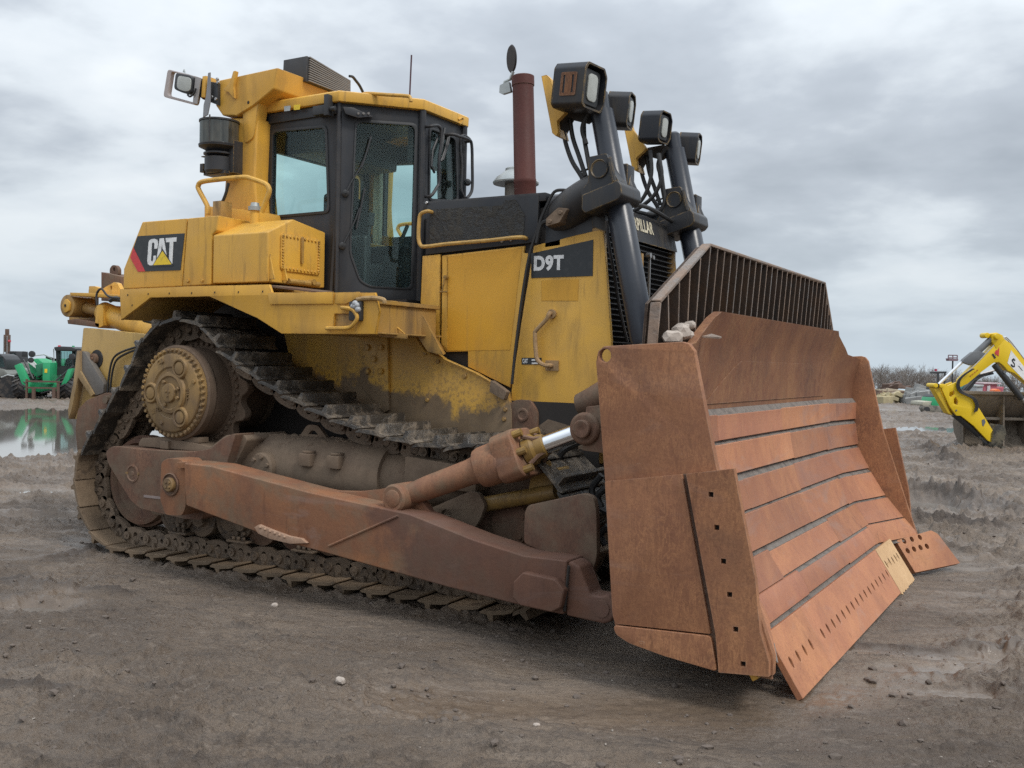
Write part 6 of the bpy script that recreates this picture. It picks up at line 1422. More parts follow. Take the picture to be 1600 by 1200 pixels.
# stones lying on the blade's shelf
def stone(c, s, seed, label, sq=(1.2, .9, .75), pos=None):
    r2 = random.Random(seed); bm = bmesh.new(); bmesh.ops.create_icosphere(bm, subdivisions=2, radius=s)
    for v in bm.verts:
        k = 1+.22*math.sin(v.co.x/s*3+seed)*math.cos(v.co.y/s*2.6+seed*2)+r2.uniform(-.07, .07); v.co = Vector((v.co.x*sq[0]*k, v.co.y*sq[1]*k, v.co.z*sq[2]*k))
    o = obj('stone', bm, STONE, smooth=8); o.location = c; o.rotation_euler = (0, 0, seed); tag(o, label, 'stone', 'stones lying on the blade shelf'); return o
for (px, py, Y, s, lb) in ((1051, 527, -1.86, .055, 'pale angular stone at the lower left corner of the rock guard'), (1063, 519, -1.80, .058, 'largest pinkish grey stone in the middle of the little heap on the blade'), (1066, 512, -1.74, .035, 'small light stone wedged above the largest stone on the blade'), (1077, 508, -1.68, .030, 'highest and smallest white stone against the guard bars'), (1073, 524, -1.74, .045, 'long grey stone leaning on the mouldboard edge')):
    p = U(px, py, 'Y', Y); stone((p.x, p.y, p.z), s, int(px) % 17, lb)
for (px, py, s, lb) in ((429, 946, .022, 'white pebble lying in front of the track in the left foreground'), (839, 1127, .014, 'bright white pebble in the wet foreground mud'), (532, 1073, .025, 'pale rounded stone in the middle foreground mud')):
    p = U(px, py, 'Z', 0); hz_ = float(height(np.array([p.x]), np.array([p.y]))[0][0]); o = stone((p.x, p.y, hz_+s*.3), s, int(px) % 13, lb); o['group'] = 'stones lying on the mud'
# =================================================================== BACKGROUND MACHINES AND TREES
RZ = -YAW
class Place:
    """things standing square to a local frame: pixels of the survey photo turned into metres at one ground distance"""
    def __init__(s, x, y, D=None, zb=None):
        if D is None:
            p = U(x, y, 'Z', 0); D = float(np.dot(np.array(p)-CAM, AF))
        d = AF+AR*(x-800)/FPX-AU*(y-600)/FPX; p = CAM+d*D
        s.o = (p[0], p[1], p[2] if zb is None else zb); s.k = FPX/D; s.x, s.y = x, y; s.D = D; s.z0 = p[2]
    def __call__(s, x, y): return ((x-s.x)/s.k, (s.y-y)/s.k+(s.z0-s.o[2])-0.020*(x-s.x)/s.k*0)
    def P(s, x, y, d): a = s(x, y); return V3(a[0], d, a[1])
def pz(pl, pts, y0, y1, **k): return prism([pl(*q) for q in pts], y0, y1, **k)
def wheel(par, c, r, w, axis='Y', mat=None, rim=None, lugs=20):
    tw = bmesh.new(); c = Vector(c); ax = V3(0, 1, 0) if axis == 'Y' else V3(1, 0, 0)
    lathe(c-ax*w/2, c+ax*w, [(0, r*.55), (0, r*.9), (w*.12, r*.98), (w*.88, r*.98), (w, r*.9), (w, r*.55)], 32, tw)
    e1 = V3(0, 0, 1); e2 = ax.cross(e1)
    for i in range(lugs):
        a = 2*math.pi*i/lugs; n = e1*math.cos(a)+e2*math.sin(a); tt = e2*math.cos(a)-e1*math.sin(a)
        for s_ in (-1, 1):
            q = c+n*r*.99; tw = cat(tw, hexa([tuple(q+ax*s_*w*.02+tt*dx-n*.03) for dx in (-.03, .03)]+[tuple(q+ax*s_*w*.02+tt*dx+n*.03) for dx in (.03, -.03)], [tuple(q+ax*s_*w*.48+tt*(dx+.12)-n*.03) for dx in (-.03, .03)]+[tuple(q+ax*s_*w*.48+tt*(dx+.12)+n*.02) for dx in (.03, -.03)]))
    o = obj('wheel', tw, TYRE, par)
    obj('rim', lathe(c-ax*w*.42, c+ax*w, [(0, r*.56), (0, r*.50), (.05, r*.46), (.08, r*.2), (.03, r*.18), (.03, 0)], 24), rim or SILV, o)
    return o
TYRE = mudsteel('tyre_rubber', (.028, .028, .03), (.12, .10, .085), .3, .85, 6.)
GRN = plain('green_paint', (.03, .33, .14), .45, 0, .25, 4, .1); GRND = plain('dark_green', (.02, .16, .08), .5)
GREYP = plain('grey_olive_paint', (.16, .165, .15), .5); MAST = plain('rusty_brown_steel', (.12, .075, .055), .8)
LGLASS = glassmat('pale_cab_glass', (.62, .80, .78), .03, .05)
# green telehandler
T = Place(64, 623.5); th = thing('telehandler', 'green telehandler with dark cab and black round mirrors beyond the long puddle', 'telehandler', (T.o[0], T.o[1], 0), RZ)
def at(o): o.location.z = T.o[2]
th.location.z = 0.
wheel(th, T.P(36.5, 605.5, .1), .47, .50, 'X'); wheel(th, T.P(109, 605.5, .1), .47, .45, 'X'); wheel(th, T.P(38, 603, 2.9), .47, .45, 'X'); wheel(th, T.P(106, 603, 2.9), .47, .45, 'X')
obj('chassis', pz(T, [(48, 598), (104, 598), (104, 613), (78, 609), (60, 613), (50, 610)], .0, 3.2), GRN, th, bev=.03)
obj('engine_cover', pz(T, [(31, 562), (48, 560), (58, 568), (62, 590), (46, 594), (36, 582)], .5, 2.9), GRN, th, bev=.05)
for m_, pts in ((0, [(29, 572), (38, 568), (54, 600), (53, 614), (46, 613), (38, 592)]), (1, [(120, 574), (112, 576), (102, 600), (106, 604), (114, 592)])):
    obj('stabiliser_arm', pz(T, pts, -.35, -.15), GRN, th, bev=.02)
obj('boom', pz(T, [(73, 566), (85, 566), (84, 600), (73, 600)], -.35, .5), GRN, th, bev=.03)
obj('boom_head', pz(T, [(58, 570), (73, 566), (73, 584), (62, 588)], -.2, .6), GRND, th, bev=.03)
obj('boom_tube', cat(tube([T.P(66, 572, .2), T.P(60, 590, 0)], .06, 8), tube([T.P(80, 562, .3), T.P(64, 558, .4)], .05, 8)), PLAS, th)
obj('yellow_label', pz(T, [(76.5, 576), (80.5, 576), (80.5, 582), (76.5, 582)], -.362, -.352), DYEL, th)
cb = obj('cab', pz(T, [(82, 543), (114, 543), (116, 548), (116, 585), (84, 585)], .2, .5, holes=[[T(*q) for q in ((85, 548), (107.5, 548), (108, 571), (85, 571))], [T(*q) for q in ((109.5, 548), (113.5, 549), (113.5, 571), (110, 571))]]), PLAS, th, bev=.02)
obj('windscreen', pz(T, [(84.5, 547.5), (114, 547.5), (114, 571.5), (84.5, 571.5)], .30, .31), LGLASS, cb)
for i in range(9): obj('guard_bar', cyl(T.P(87+i*2.4, 549, .18), T.P(87+i*2.4, 571, .18), .008, n=5), PLAS, cb)
obj('seat', pz(T, [(90, 562), (95, 558), (101, 559), (104, 564), (105, 571), (89, 571)], .55, .8), PLAS, cb, bev=.04)
obj('roof', pz(T, [(81, 542), (91, 540.5), (108, 541), (116, 544), (114, 548), (83, 548)], .1, 1.7), PLAS, cb, bev=.03)
for nm, x, y, r in (('mirror', 50.5, 553.5, 5), ('mirror', 49, 563, 4.2), ('mirror', 113, 556.5, 5)): obj(nm, cyl(T.P(x, y, -.1), T.P(x, y, -.02), r/T.k, n=20), PLAS, th, bev=.01)
obj('mirror', pz(T, rpoly([(36, 549.5), (43, 550), (43, 558), (35, 558)], 1.), -.1, .0), PLAS, th, bev=.01)
obj('mirror_arm', cat(tube([T.P(54, 556, -.05), T.P(66, 554, .1), T.P(74, 560, .3), T.P(76, 566, .3)], .02, 6), tube([T.P(80, 566, .2), T.P(79, 545, .2), T.P(82, 541, .3)], .018, 6)), SILV, th)
obj('beacon', cyl(T.P(84, 543, .4), T.P(84, 538.8, .4), .06, .045, 14), plain('red_beacon', (.6, .05, .08), .3), th); obj('beacon', cyl(T.P(106, 542, .4), T.P(106, 539, .4), .05, .04, 14), GRN, th)
fk = obj('fork_carriage', cat(pz(T, [(54, 594), (105, 594), (105, 596.5), (54, 596.5)], -.65, -.55), pz(T, [(55, 604), (103, 604), (103, 606.5), (55, 606.5)], -.62, -.55), pz(T, [(53, 592), (55.5, 592), (55.5, 621), (53, 621)], -.64, -.56), pz(T, [(101, 594), (104, 594), (104, 621), (101, 621)], -.64, -.56)), MAST, th)
for x in (64.5, 95.5): obj('fork_tine', cat(pz(T, [(x, 606), (x+4, 606), (x+4, 624), (x, 624)], -.72, -.62), pz(T, [(x, 622.3), (x+4, 622.3), (x+4, 624), (x, 624)], -1.7, -.62)), MAST, fk)
obj('chassis_strut', cat(tube([T.P(38, 562, -.1), T.P(58, 592, -.3)], .03, 6), tube([T.P(113, 570, .1), T.P(93, 594, -.3)], .03, 6), tube([T.P(70, 614, -.3), T.P(90, 608, -.3)], .025, 6)), PLAS, th)
obj('white_panel', pz(T, [(34, 566), (40, 562), (53, 574), (47, 576)], .40, .44), WHITE, th)
# grey machine cut by the left frame edge
T2 = Place(20, 622); t2 = thing('telehandler', 'dark grey-olive telehandler with a pale-rimmed wheel at the left edge of the yard', 'telehandler', (T2.o[0], T2.o[1], 0), RZ)
wheel(t2, T2.P(16.5, 605.5, 0), .44, .42, 'Y', rim=plain('dull_pale_rim', (.30, .25, .2), .6)); wheel(t2, T2.P(-62, 605.5, 0), .44, .42, 'Y'); wheel(t2, T2.P(16.5, 605.5, 2.0), .44, .42, 'Y'); wheel(t2, T2.P(-62, 605.5, 2.0), .44, .42, 'Y')
obj('body', pz(T2, [(-85, 575), (-20, 572), (8, 578), (14, 584), (24, 583), (26, 590), (8, 588), (0, 598), (-4, 612), (-80, 612)], -.1, 2.1), GREYP, t2, bev=.05)
c2 = obj('cab', pz(T2, rpoly([(-36, 556), (-6, 553), (1, 556), (6, 562), (8, 578), (-36, 578)], 2), .1, 1.2, holes=[rpoly([T2(*q) for q in ((-14, 559), (1, 558), (5, 574), (-14, 574))], .05)]), PLAS, t2, bev=.03)
obj('window', pz(T2, [(-14.5, 558), (1, 557.5), (5.5, 574.5), (-14.5, 574.5)], .2, .21), LGLASS, c2)
obj('boom', tube([T2.P(-90, 566, 1.4), T2.P(24, 585, 1.4), T2.P(26, 600, 1.4)], .12, 8), GREYP, t2); obj('pipe_rail', tube([T2.P(6, 590, -.2), T2.P(16, 586, -.2), T2.P(28, 588, -.2)], .03, 6), SILV, t2)
T3 = Place(8, 616, D=55); t3 = thing('drilling_mast', 'brown steel mast with a small red lamp rising behind the grey machine on the left', 'mast', (T3.o[0], T3.o[1], 0), RZ)
bm = cat(pz(T3, [(4.5, 541), (12.5, 541), (12, 568), (5.5, 568)], 0, .25), pz(T3, [(6, 532), (11, 532), (11, 541), (6, 541)], .05, .2), pz(T3, [(7, 568), (11, 568), (11, 618), (7, 618)], .05, .2))
obj('mast_column', bm, MAST, t3, bev=.02); obj('rod', cat(cyl(T3.P(6, 543, -.05), T3.P(6, 600, -.05), .03, n=6), cyl(T3.P(11, 543, -.05), T3.P(11, 600, -.05), .03, n=6)), STEEL, t3)
obj('red_lamp', cyl(T3.P(14, 551, -.1), T3.P(17, 551, -.1), .07, n=10), plain('mast_red', (.5, .06, .08), .4), t3); obj('base', pz(T3, [(0, 604), (20, 604), (22, 618), (-2, 618)], -.3, .6), MAST, t3, bev=.03)
T4 = Place(20, 618, D=50); t4 = thing('excavator', 'small dark-cabbed machine half hidden between the grey and the green telehandlers', 'excavator', (T4.o[0], T4.o[1], 0), RZ)
cc_ = obj('cab', pz(T4, [(13, 564), (25, 564), (26, 582), (13, 582)], 0, 1.2, holes=[[T4(*q) for q in ((15, 567), (23.5, 567), (24, 575), (15, 575))]]), PLAS, t4, bev=.03); obj('window', pz(T4, [(14.5, 566.5), (24, 566.5), (24.5, 575.5), (14.5, 575.5)], .1, .11), LGLASS, cc_)
obj('body', pz(T4, [(10, 580), (32, 582), (32, 600), (10, 604)], -.3, 1.5), GREYP, t4, bev=.04); obj('tail_light', pz(T4, [(25, 569), (31, 571), (31, 575), (25, 574)], -.4, -.3), plain('light_red', (.55, .1, .1), .4), t4); obj('track', pz(T4, rpoly([(8, 604), (34, 604), (36, 612), (32, 618), (10, 618), (6, 612)], 3), -.5, -.1), TYRE, t4, bev=.03)
T5 = Place(27, 606, D=130); t5 = thing('lattice_tower', 'faint distant grey lattice tower between the two telehandlers', 'tower', (T5.o[0], T5.o[1], T5.o[2]-5), RZ)
bm = bmesh.new()
for k in range(4): 
    sx, sy = ((-1, -1), (1, -1), (1, 1), (-1, 1))[k]; tube([(sx*.5, sy*.5, 0), (sx*.25, sy*.25, 9.7)], .05, 4, bm=bm)
for i in range(9):
    z = i*1.07; w = .5-.25*z/9.7; w2 = .5-.25*(z+1.07)/9.7
    for a_, b_ in (((-w, -w, z), (w2, -w2, z+1.07)), ((w, -w, z), (-w2, -w2, z+1.07)), ((w, w, z), (-w2, w2, z+1.07)), ((-w, -w, z), (-w2, w2, z+1.07)), ((-w, -w, z), (w, -w, z))): tube([a_, b_], .03, 4, bm=bm)
box(-.9, .9, -.3, .3, 9.3, 9.75, bm); obj('lattice', bm, plain('pale_tower_grey', (.42, .44, .46), .7), t5)

# yellow mini excavator on the right, arm folded, with its wide ditching bucket
E_ = Place(1552, 702); k = E_.k
ex = thing('mini_excavator', 'yellow mini excavator with folded arm and wide muddy bucket right of the blade', 'excavator', (E_.o[0], E_.o[1], 0), RZ)
EY = plain('excavator_yellow', (.74, .50, .012), .38, 0, .10, 4, .05); EG = plain('excavator_grey', (.13, .135, .14), .45); BKT = mudsteel('muddy_bucket', (.10, .08, .06), (.25, .205, .16), .6, .85, 4.)
BOOM = [(1493, 606), (1494, 594), (1504, 583), (1525, 562), (1545, 539), (1554, 532), (1561, 530.5), (1570, 536), (1585, 552), (1605, 578), (1640, 620), (1690, 660), (1720, 668), (1722, 684), (1690, 684), (1640, 655), (1600, 600), (1578, 583), (1567, 579), (1560, 571), (1553, 566), (1545, 567), (1525, 583), (1506, 600), (1497, 605)]
obj('boom', pz(E_, BOOM, -.11, .11), EY, ex, bev=.02, seg=2)
STK = [(1461, 603), (1466, 601), (1473, 604), (1482, 600), (1487, 598), (1490, 608), (1498, 615), (1510, 622), (1524, 640), (1546, 674), (1543, 690), (1538, 688), (1515, 665), (1495, 650), (1488, 650), (1477, 636)]
holes = [rpoly([E_(*q) for q in ((1476, 614), (1483, 611), (1484, 617), (1479, 622), (1475.5, 619))], .01), rpoly([E_(*q) for q in ((1483, 624), (1486, 621), (1490, 628), (1489, 634), (1483, 631))], .01)]
stk = obj('stick', pz(E_, STK, -.16, -.09, holes=holes), EY, ex, bev=.012, seg=2)
obj('stick_side', pz(E_, STK, .09, .16, holes=holes), EY, stk, bev=.012, seg=2)
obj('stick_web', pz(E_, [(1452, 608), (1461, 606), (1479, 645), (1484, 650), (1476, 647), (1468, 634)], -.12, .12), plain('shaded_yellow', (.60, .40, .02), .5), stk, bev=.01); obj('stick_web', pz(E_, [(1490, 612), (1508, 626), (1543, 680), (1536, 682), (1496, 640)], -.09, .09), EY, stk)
obj('pivot', cat(cyl(E_.P(1453.5, 604, -.2), E_.P(1453.5, 604, .2), 3.4/k, n=16), cyl(E_.P(1463, 604.5, -.19), E_.P(1463, 604.5, .19), 3/k, n=16)), EY, stk, bev=.01)
obj('pin', cyl(E_.P(1457.5, 604, -.14), E_.P(1457.5, 604, .14), 3.6/k, n=14), DARK, stk)
for x, y in ((1487, 642), (1464, 605)): obj('pin_cap', cyl(E_.P(x, y, -.175), E_.P(x, y, -.15), 1.4/k, n=12), EG, stk)
obj('stick_label', pz(E_, [(1527, 656), (1531, 654), (1533, 659), (1530, 666), (1528, 664)], -.166, -.161), EG, stk)
rm = obj('stick_cylinder', cat(cyl(E_.P(1543, 531, 0), E_.P(1516, 557, 0), 5.0/k, n=20)), EG, ex, bev=.006)
obj('cylinder_guard', pz(E_, [(1513, 551), (1523, 549), (1534, 553), (1512, 572), (1506, 570), (1497, 567), (1500, 562)], -.08, .06), EG, rm, bev=.01)
obj('rod', cyl(E_.P(1499, 567, 0), E_.P(1463, 603, 0), 2.3/k, n=16), plain('bright_rod', (.82, .83, .85), .2, .6, .05), rm)
obj('boom_ear', cat(cyl(E_.P(1536, 524.5, -.05), E_.P(1536, 524.5, .2), 4.2/k, n=16), cyl(E_.P(1547, 526, -.2), E_.P(1547, 526, .14), 4.6/k, n=16), pz(E_, [(1541, 522), (1548, 520), (1557, 524), (1560, 531), (1548, 545), (1542, 535)], -.12, .12)), EY, ex, bev=.01)
hb = bmesh.new()
for dy in (0, 2.2, 4.4):
    tube([E_.P(x, y+dy*.6, -.10+dy*.02) for x, y in ((1498, 589), (1520, 567), (1540, 545), (1550, 534), (1560, 527), (1567, 530), (1580, 545), (1600, 570), (1640, 615))], .012, 6, bm=hb, sm=4)
obj('steel_lines', hb, plain('line_steel', (.45, .44, .42), .35, .5), ex)
hb = bmesh.new()
for dx in (0, 3, 6):
    tube([E_.P(x+dx*.6, y-dx*.2, -.20) for x, y in ((1508, 578), (1495, 587), (1487, 596), (1486, 606), (1491, 614), (1502, 619), (1511, 624), (1516, 634), (1514, 644))], .014, 6, bm=hb, sm=4)
obj('hoses', hb, HOSE, ex)
obj('bucket_cylinder', cyl(E_.P(1489, 647, -.02), E_.P(1528, 680, -.02), 6/k, 4.6/k, 16), PLAS, ex); obj('bucket_rod', cyl(E_.P(1525, 678, -.02), E_.P(1543, 694, -.02), 3/k, n=12), EG, ex)
bc = obj('boom_cylinder', cyl(E_.P(1548, 570, -.05), E_.P(1592, 622, -.05), 4.8/k, 4.8/k, 16), PLAS, ex); obj('boom_rod', cyl(E_.P(1580, 608, -.05), E_.P(1622, 655, -.05), 3/k, n=12), STEEL, bc)
obj('pin_cap', cyl(E_.P(1562, 581, -.13), E_.P(1562, 581, -.11), 2.4/k, n=12), EG, ex)
# decals on the boom
obj('white_panel', pz(E_, [(1571, 547), (1605, 588), (1600, 600), (1566, 567)], -.115, -.112), WHITE, ex)
obj('panel_mark', cat(pz(E_, rpoly([(1572, 562), (1575, 559), (1578, 562), (1577.5, 564), (1575, 562.5), (1573.8, 564)], .3), -.1185, -.1155), pz(E_, [(1572, 563), (1574, 563), (1578, 568.5), (1576.5, 569.5)], -.119, -.1165), pz(E_, [(1571, 568), (1573, 569), (1575, 571), (1577.5, 569), (1577.5, 573), (1574, 573.5), (1571, 571)], -.1185, -.1155)), DBLK, ex)
obj('panel_line', pz(E_, [(1582, 570.5), (1584, 571), (1590, 578), (1589, 578.5)], -.1185, -.1155), EG, ex)
obj('dark_stroke', pz(E_, [(1541, 554), (1543.5, 552.5), (1548, 559), (1546, 561)], -.1185, -.1155), DBLK, ex)
obj('red_emblem', pz(E_, [(1545.5, 551), (1548.5, 546.5), (1550, 548.5), (1550.8, 545.5), (1552.4, 542), (1552, 557), (1548.5, 553.5), (1548, 556)], -.1185, -.1155), DRED, ex)
obj('small_lettering', cat(*[pz(E_, [(1508+i*3.4, 588-i*2.9), (1510+i*3.4, 586.3-i*2.9), (1510.6+i*3.4, 588-i*2.9), (1508.8+i*3.4, 589.6-i*2.9)], -.1185, -.1155) for i in range(4)]), plain('faded_red', (.45, .15, .02), .6), ex)
# bucket: curved shell, side cheeks, rib
bp = [(1512, 624.5), (1514, 632), (1522, 648), (1530, 660), (1545, 664), (1560, 668), (1575, 690), (1578, 700)]
prof = [(-.0, 1.18), (.03, 1.05), (.22, .75), (.42, .62), (.50, .52), (.42, .30), (.20, .10), (-.05, .03)]
sx0, sx1 = E_(1519, 0)[0]-.08, E_(1519, 0)[0]+2.5
bm = bmesh.new(); rows = [[bm.verts.new((x, .30+a, b)) for a, b in prof] for x in (sx0, sx1)]
for i in range(len(prof)-1): bm.faces.new((rows[0][i], rows[1][i], rows[1][i+1], rows[0][i+1]))
bmesh.ops.solidify(bm, geom=bm.faces, thickness=.03); bk2 = obj('bucket', bm, BKT, ex)
for x in (sx0, sx0+.85, sx0+1.4, sx1-.03): obj('bucket_rib', hexa([(x, .30+a, b) for a, b in prof], [(x+.035, .30+a, b) for a, b in prof]), BKT, bk2)
obj('bucket_lip', cat(box(sx0-.03, sx1+.03, .25, .36, 1.15, 1.22), box(sx0, sx1, .40, .62, .60, .66)), plain('lip_steel', (.26, .22, .18), .6), bk2, bev=.01)
obj('coupler', cat(pz(E_, rpoly([(1541, 676), (1550, 662), (1563, 664), (1566, 676), (1558, 700), (1548, 704), (1540, 696)], 2), -.16, -.08), pz(E_, rpoly([(1541, 676), (1550, 662), (1563, 664), (1566, 676), (1558, 700), (1548, 704), (1540, 696)], 2), .08, .16), cyl(E_.P(1560, 699, -.22), E_.P(1560, 699, .22), 3.4/k, n=14), cyl(E_.P(1548, 699, -.2), E_.P(1548, 699, .2), 4.4/k, n=14)), mudsteel('coupler_steel', (.05, .045, .035), (.22, .19, .13), .4), ex, bev=.01)
# carrier out to the right
bx0 = E_(1700, 0)[0]
up_ = obj('house', cat(box(bx0, bx0+2.3, -.2, 1.4, .62, 1.35)), EY, ex, bev=.08, seg=3)
cb = obj('cab', prism(rpoly([(bx0+.35, 1.3), (bx0+.25, 1.9), (bx0+.5, 2.45), (bx0+1.5, 2.45), (bx0+1.6, 1.3)], .08), -.15, .85, holes=[rpoly([(bx0+.5, 1.4), (bx0+.4, 1.9), (bx0+.58, 2.32), (bx0+1.38, 2.32), (bx0+1.45, 1.4)], .06)]), EG, ex, bev=.02)
obj('window', prism([(bx0+.45, 1.38), (bx0+.38, 1.9), (bx0+.55, 2.35), (bx0+1.4, 2.35), (bx0+1.48, 1.38)], -.10, -.09), LGLASS, cb)
for y in (-.35, 1.15): obj('crawler_track', prism(rpoly([(bx0-.1, .28), (bx0+.1, .55), (bx0+2.1, .55), (bx0+2.3, .28), (bx0+2.1, .0), (bx0+.1, .0)], .2), y, y+.35), TYRE, ex, bev=.03)
obj('swing_post', box(bx0-.25, bx0+.05, -.12, .25, .55, .95), EY, ex, bev=.03)
# machines further back on the right
F = Place(1455, 644); f1 = thing('tracked_dumper', 'small green and cream crawler machine behind the yellow excavator stick', 'dumper', (F.o[0], F.o[1], 0), RZ)
tk = obj('crawler_track', pz(F, rpoly([(1438, 638), (1441, 633), (1478, 634), (1483, 640), (1480, 646), (1442, 645)], 2), -.2, .2), mudsteel('muddy_track', (.04, .04, .04), (.25, .23, .19), .5), f1, bev=.03)
obj('track_wheel', cat(cyl(F.P(1444.5, 640, -.26), F.P(1444.5, 640, -.18), 4.6/F.k, n=18), cyl(F.P(1476, 640, -.26), F.P(1476, 640, -.18), 4.2/F.k, n=18)), PLAS, tk)
obj('body', pz(F, [(1439, 632), (1440, 628), (1452, 627), (1470, 626), (1484, 626), (1484, 634), (1440, 634)], -.1, 1.1), plain('cream_paint', (.40, .38, .30), .7), f1, bev=.02); obj('hood', pz(F, [(1453, 630), (1456, 621), (1464, 620), (1466, 634), (1453, 634)], -.16, 1.0), GRN, f1, bev=.03); obj('engine', pz(F, [(1457, 620), (1462, 616), (1480, 618), (1480, 627), (1457, 627)], .0, 1.0), PLAS, f1, bev=.03)
D2 = 48
def flatthing(nm, label, ct, base, parts, D=D2, drop=True):
    q = Place(base[0], base[1], D=D); zg = 0 if abs(q.o[2]) < 3.5 else q.o[2]
    t_ = thing(nm, label, ct, (q.o[0], q.o[1], q.o[2]), RZ)
    q.o = q.o
    for pn, mt, pts, y0, y1 in parts:
        if mt == 'tube': continue
        obj(pn, pz(q, pts, y0, y1), mt, t_, bev=.02)
    return q, t_
RD2 = plain('dull_pink_red', (.42, .10, .13), .6); ORG = plain('orange_plastic', (.80, .17, .04), .45)
q, t_ = flatthing('red_machine', 'pinkish red box-like machine body seen under the excavator boom', 'machine', (1550, 630), [('body', RD2, [(1536, 600), (1557, 599), (1557, 630), (1537, 630)], 0, 1.6), ('roof', plain('pale_pink_roof', (.55, .42, .44), .6), [(1534, 598), (1562, 598), (1562, 600), (1534, 600.5)], -.1, 1.7), ('side_panel', plain('pale_side_panel', (.5, .46, .47), .6), [(1541, 603), (1546, 602), (1547, 622), (1541, 622)], -.05, .0), ('hopper', RD2, [(1557, 606), (1568, 604), (1566, 618), (1557, 620)], 0, 1.0)])
q, t_ = flatthing('grey_container', 'small pale grey steel cabinet left of the red machine', 'container', (1530, 630), [('body', plain('cabinet_grey', (.36, .38, .39), .6), [(1525, 604), (1535, 603), (1535, 630), (1525, 630)], 0, 1.0), ('lid', SILV, [(1524, 602), (1536, 601), (1536, 604), (1524, 605)], -.05, 1.1)], D=46)
for i, (x0, x1, y0) in enumerate(((1519, 1534, 614.5), (1533, 1549, 614))):
    q, t_ = flatthing('barrier', ('left' if i == 0 else 'right')+'-hand one of two orange plastic humps above the bucket rim', 'barrier', ((x0+x1)/2, 628), [('hump', ORG, rpoly([(x0, 628), (x0+1, y0+4), (x0+4, y0), (x1-3, y0), (x1, y0+5), (x1, 628)], 2), 0, .6), ('foot', ORG, [(x0-1, 626.5), (x1+1, 626.5), (x1+1, 628.5), (x0-1, 628.5)], -.1, .7)], D=44)
    t_['group'] = 'orange humps behind the bucket'
q, t_ = flatthing('orange_cone', 'bright orange bag-shaped object right of the red machine', 'bag', (1560, 614), [('bag', ORG, rpoly([(1554, 614), (1555, 609), (1560, 607.5), (1564, 611), (1563, 616)], 1.5), 0, .5)], D=43)
q = Place(1515, 640, D=42); t_ = thing('excavator', 'black excavator arm rising behind the yellow boom', 'excavator', (q.o[0], q.o[1], q.o[2]), RZ)
obj('arm', pz(q, [(1501, 612), (1513, 600), (1520, 589), (1532, 583), (1550, 580), (1552, 584), (1536, 588), (1526, 594), (1518, 606), (1508, 618), (1501, 617)], 0, .25), PLAS, t_, bev=.03)
obj('tube', tube([q.P(1528, 584, -.1), q.P(1560, 575, -.1), q.P(1580, 570, -.1)], .05, 8), STEEL, t_); obj('body', pz(q, [(1496, 606), (1512, 600), (1514, 640), (1496, 640)], .3, 1.6), plain('teal_cab', (.10, .26, .24), .3), t_, bev=.05); obj('hose', tube([q.P(1505, 612, -.05), q.P(1520, 594, -.05), q.P(1545, 582, -.05)], .03, 6), HOSE, t_)
q = Place(1486, 622, D=62); t_ = thing('lighting_mast', 'thin mast topped by a small basket frame behind the grey cylinder', 'mast', (q.o[0], q.o[1], q.o[2]), RZ)
obj('pole', cat(cyl(q.P(1487, 622, 0), q.P(1487, 563, 0), .05, n=8)), PLAS, t_)
obj('basket', cat(*[tube([q.P(*a, 0), q.P(*b_, 0)], .035, 5) for a, b_ in (((1480, 555), (1494, 555)), ((1480, 555), (1480, 562)), ((1494, 555), (1494, 562)), ((1477, 561), (1495, 563)), ((1487, 555), (1487, 562)), ((1480, 559), (1494, 559)))]+[pz(q, [(1479, 560), (1495, 561), (1493, 564), (1480, 564)], -.1, .3)]), plain('mast_purple_grey', (.20, .13, .15), .7), t_)
q = Place(1466, 622, D=60); t_ = thing('loader_cab', 'dark roll-over frame with a red beacon in front of the bare trees', 'loader', (q.o[0], q.o[1], q.o[2]), RZ)
obj('frame', cat(pz(q, [(1462, 581), (1478, 580), (1478, 583), (1462, 584)], 0, 1), pz(q, [(1464, 583), (1467, 583), (1466, 622), (1464, 622)], 0, .1), pz(q, [(1475, 583), (1477, 583), (1477, 622), (1475, 622)], 0, .1), pz(q, [(1460, 602), (1484, 602), (1486, 620), (1460, 620)], .1, 1.4)), PLAS, t_, bev=.02); obj('beacon', cyl(q.P(1463, 580, .2), q.P(1463, 576.5, .2), .08, n=10), plain('beacon_red', (.4, .03, .07), .4), t_)
# scrap and rubble along the far edge of the yard
r3 = random.Random(5)
def heap(nm, label, ct, x0, x1, yb, yt, mat, n, D, seed, kind='blocks'):
    q = Place((x0+x1)/2, yb, D=D); t_ = bmesh.new(); rr = random.Random(seed); w = (x1-x0)/q.k; h = (yb-yt)/q.k
    for i in range(n):
        x = rr.uniform(-w/2, w/2); z = rr.uniform(0, h*max(.15, 1-abs(x)/(w/2)*.8)); 
        if kind == 'blocks': a, b_, c_ = rr.uniform(.1, .4), rr.uniform(.1, .35), rr.uniform(.08, .3)
        else: a, b_, c_ = rr.uniform(.5, 1.6), rr.uniform(.05, .15), rr.uniform(.03, .1)
        t_ = cat(t_, xf(box(-a, a, -b_, b_, -c_, c_), Matrix.Translation((x, rr.uniform(-.6, .6), z))@Matrix.Rotation(rr.uniform(-.5, .5) if kind == 'blocks' else rr.uniform(-.12, .12), 4, 'Y')@Matrix.Rotation(rr.uniform(-.8, .8), 4, 'Z')))
    bmesh.ops.transform(t_, matrix=Matrix.Translation(q.o)@Matrix.Rotation(RZ, 4, 'Z'), verts=t_.verts)
    o = obj(nm, t_, mat, bev=.015, seg=1); tag(o, label, ct); o['kind'] = 'stuff'; return o
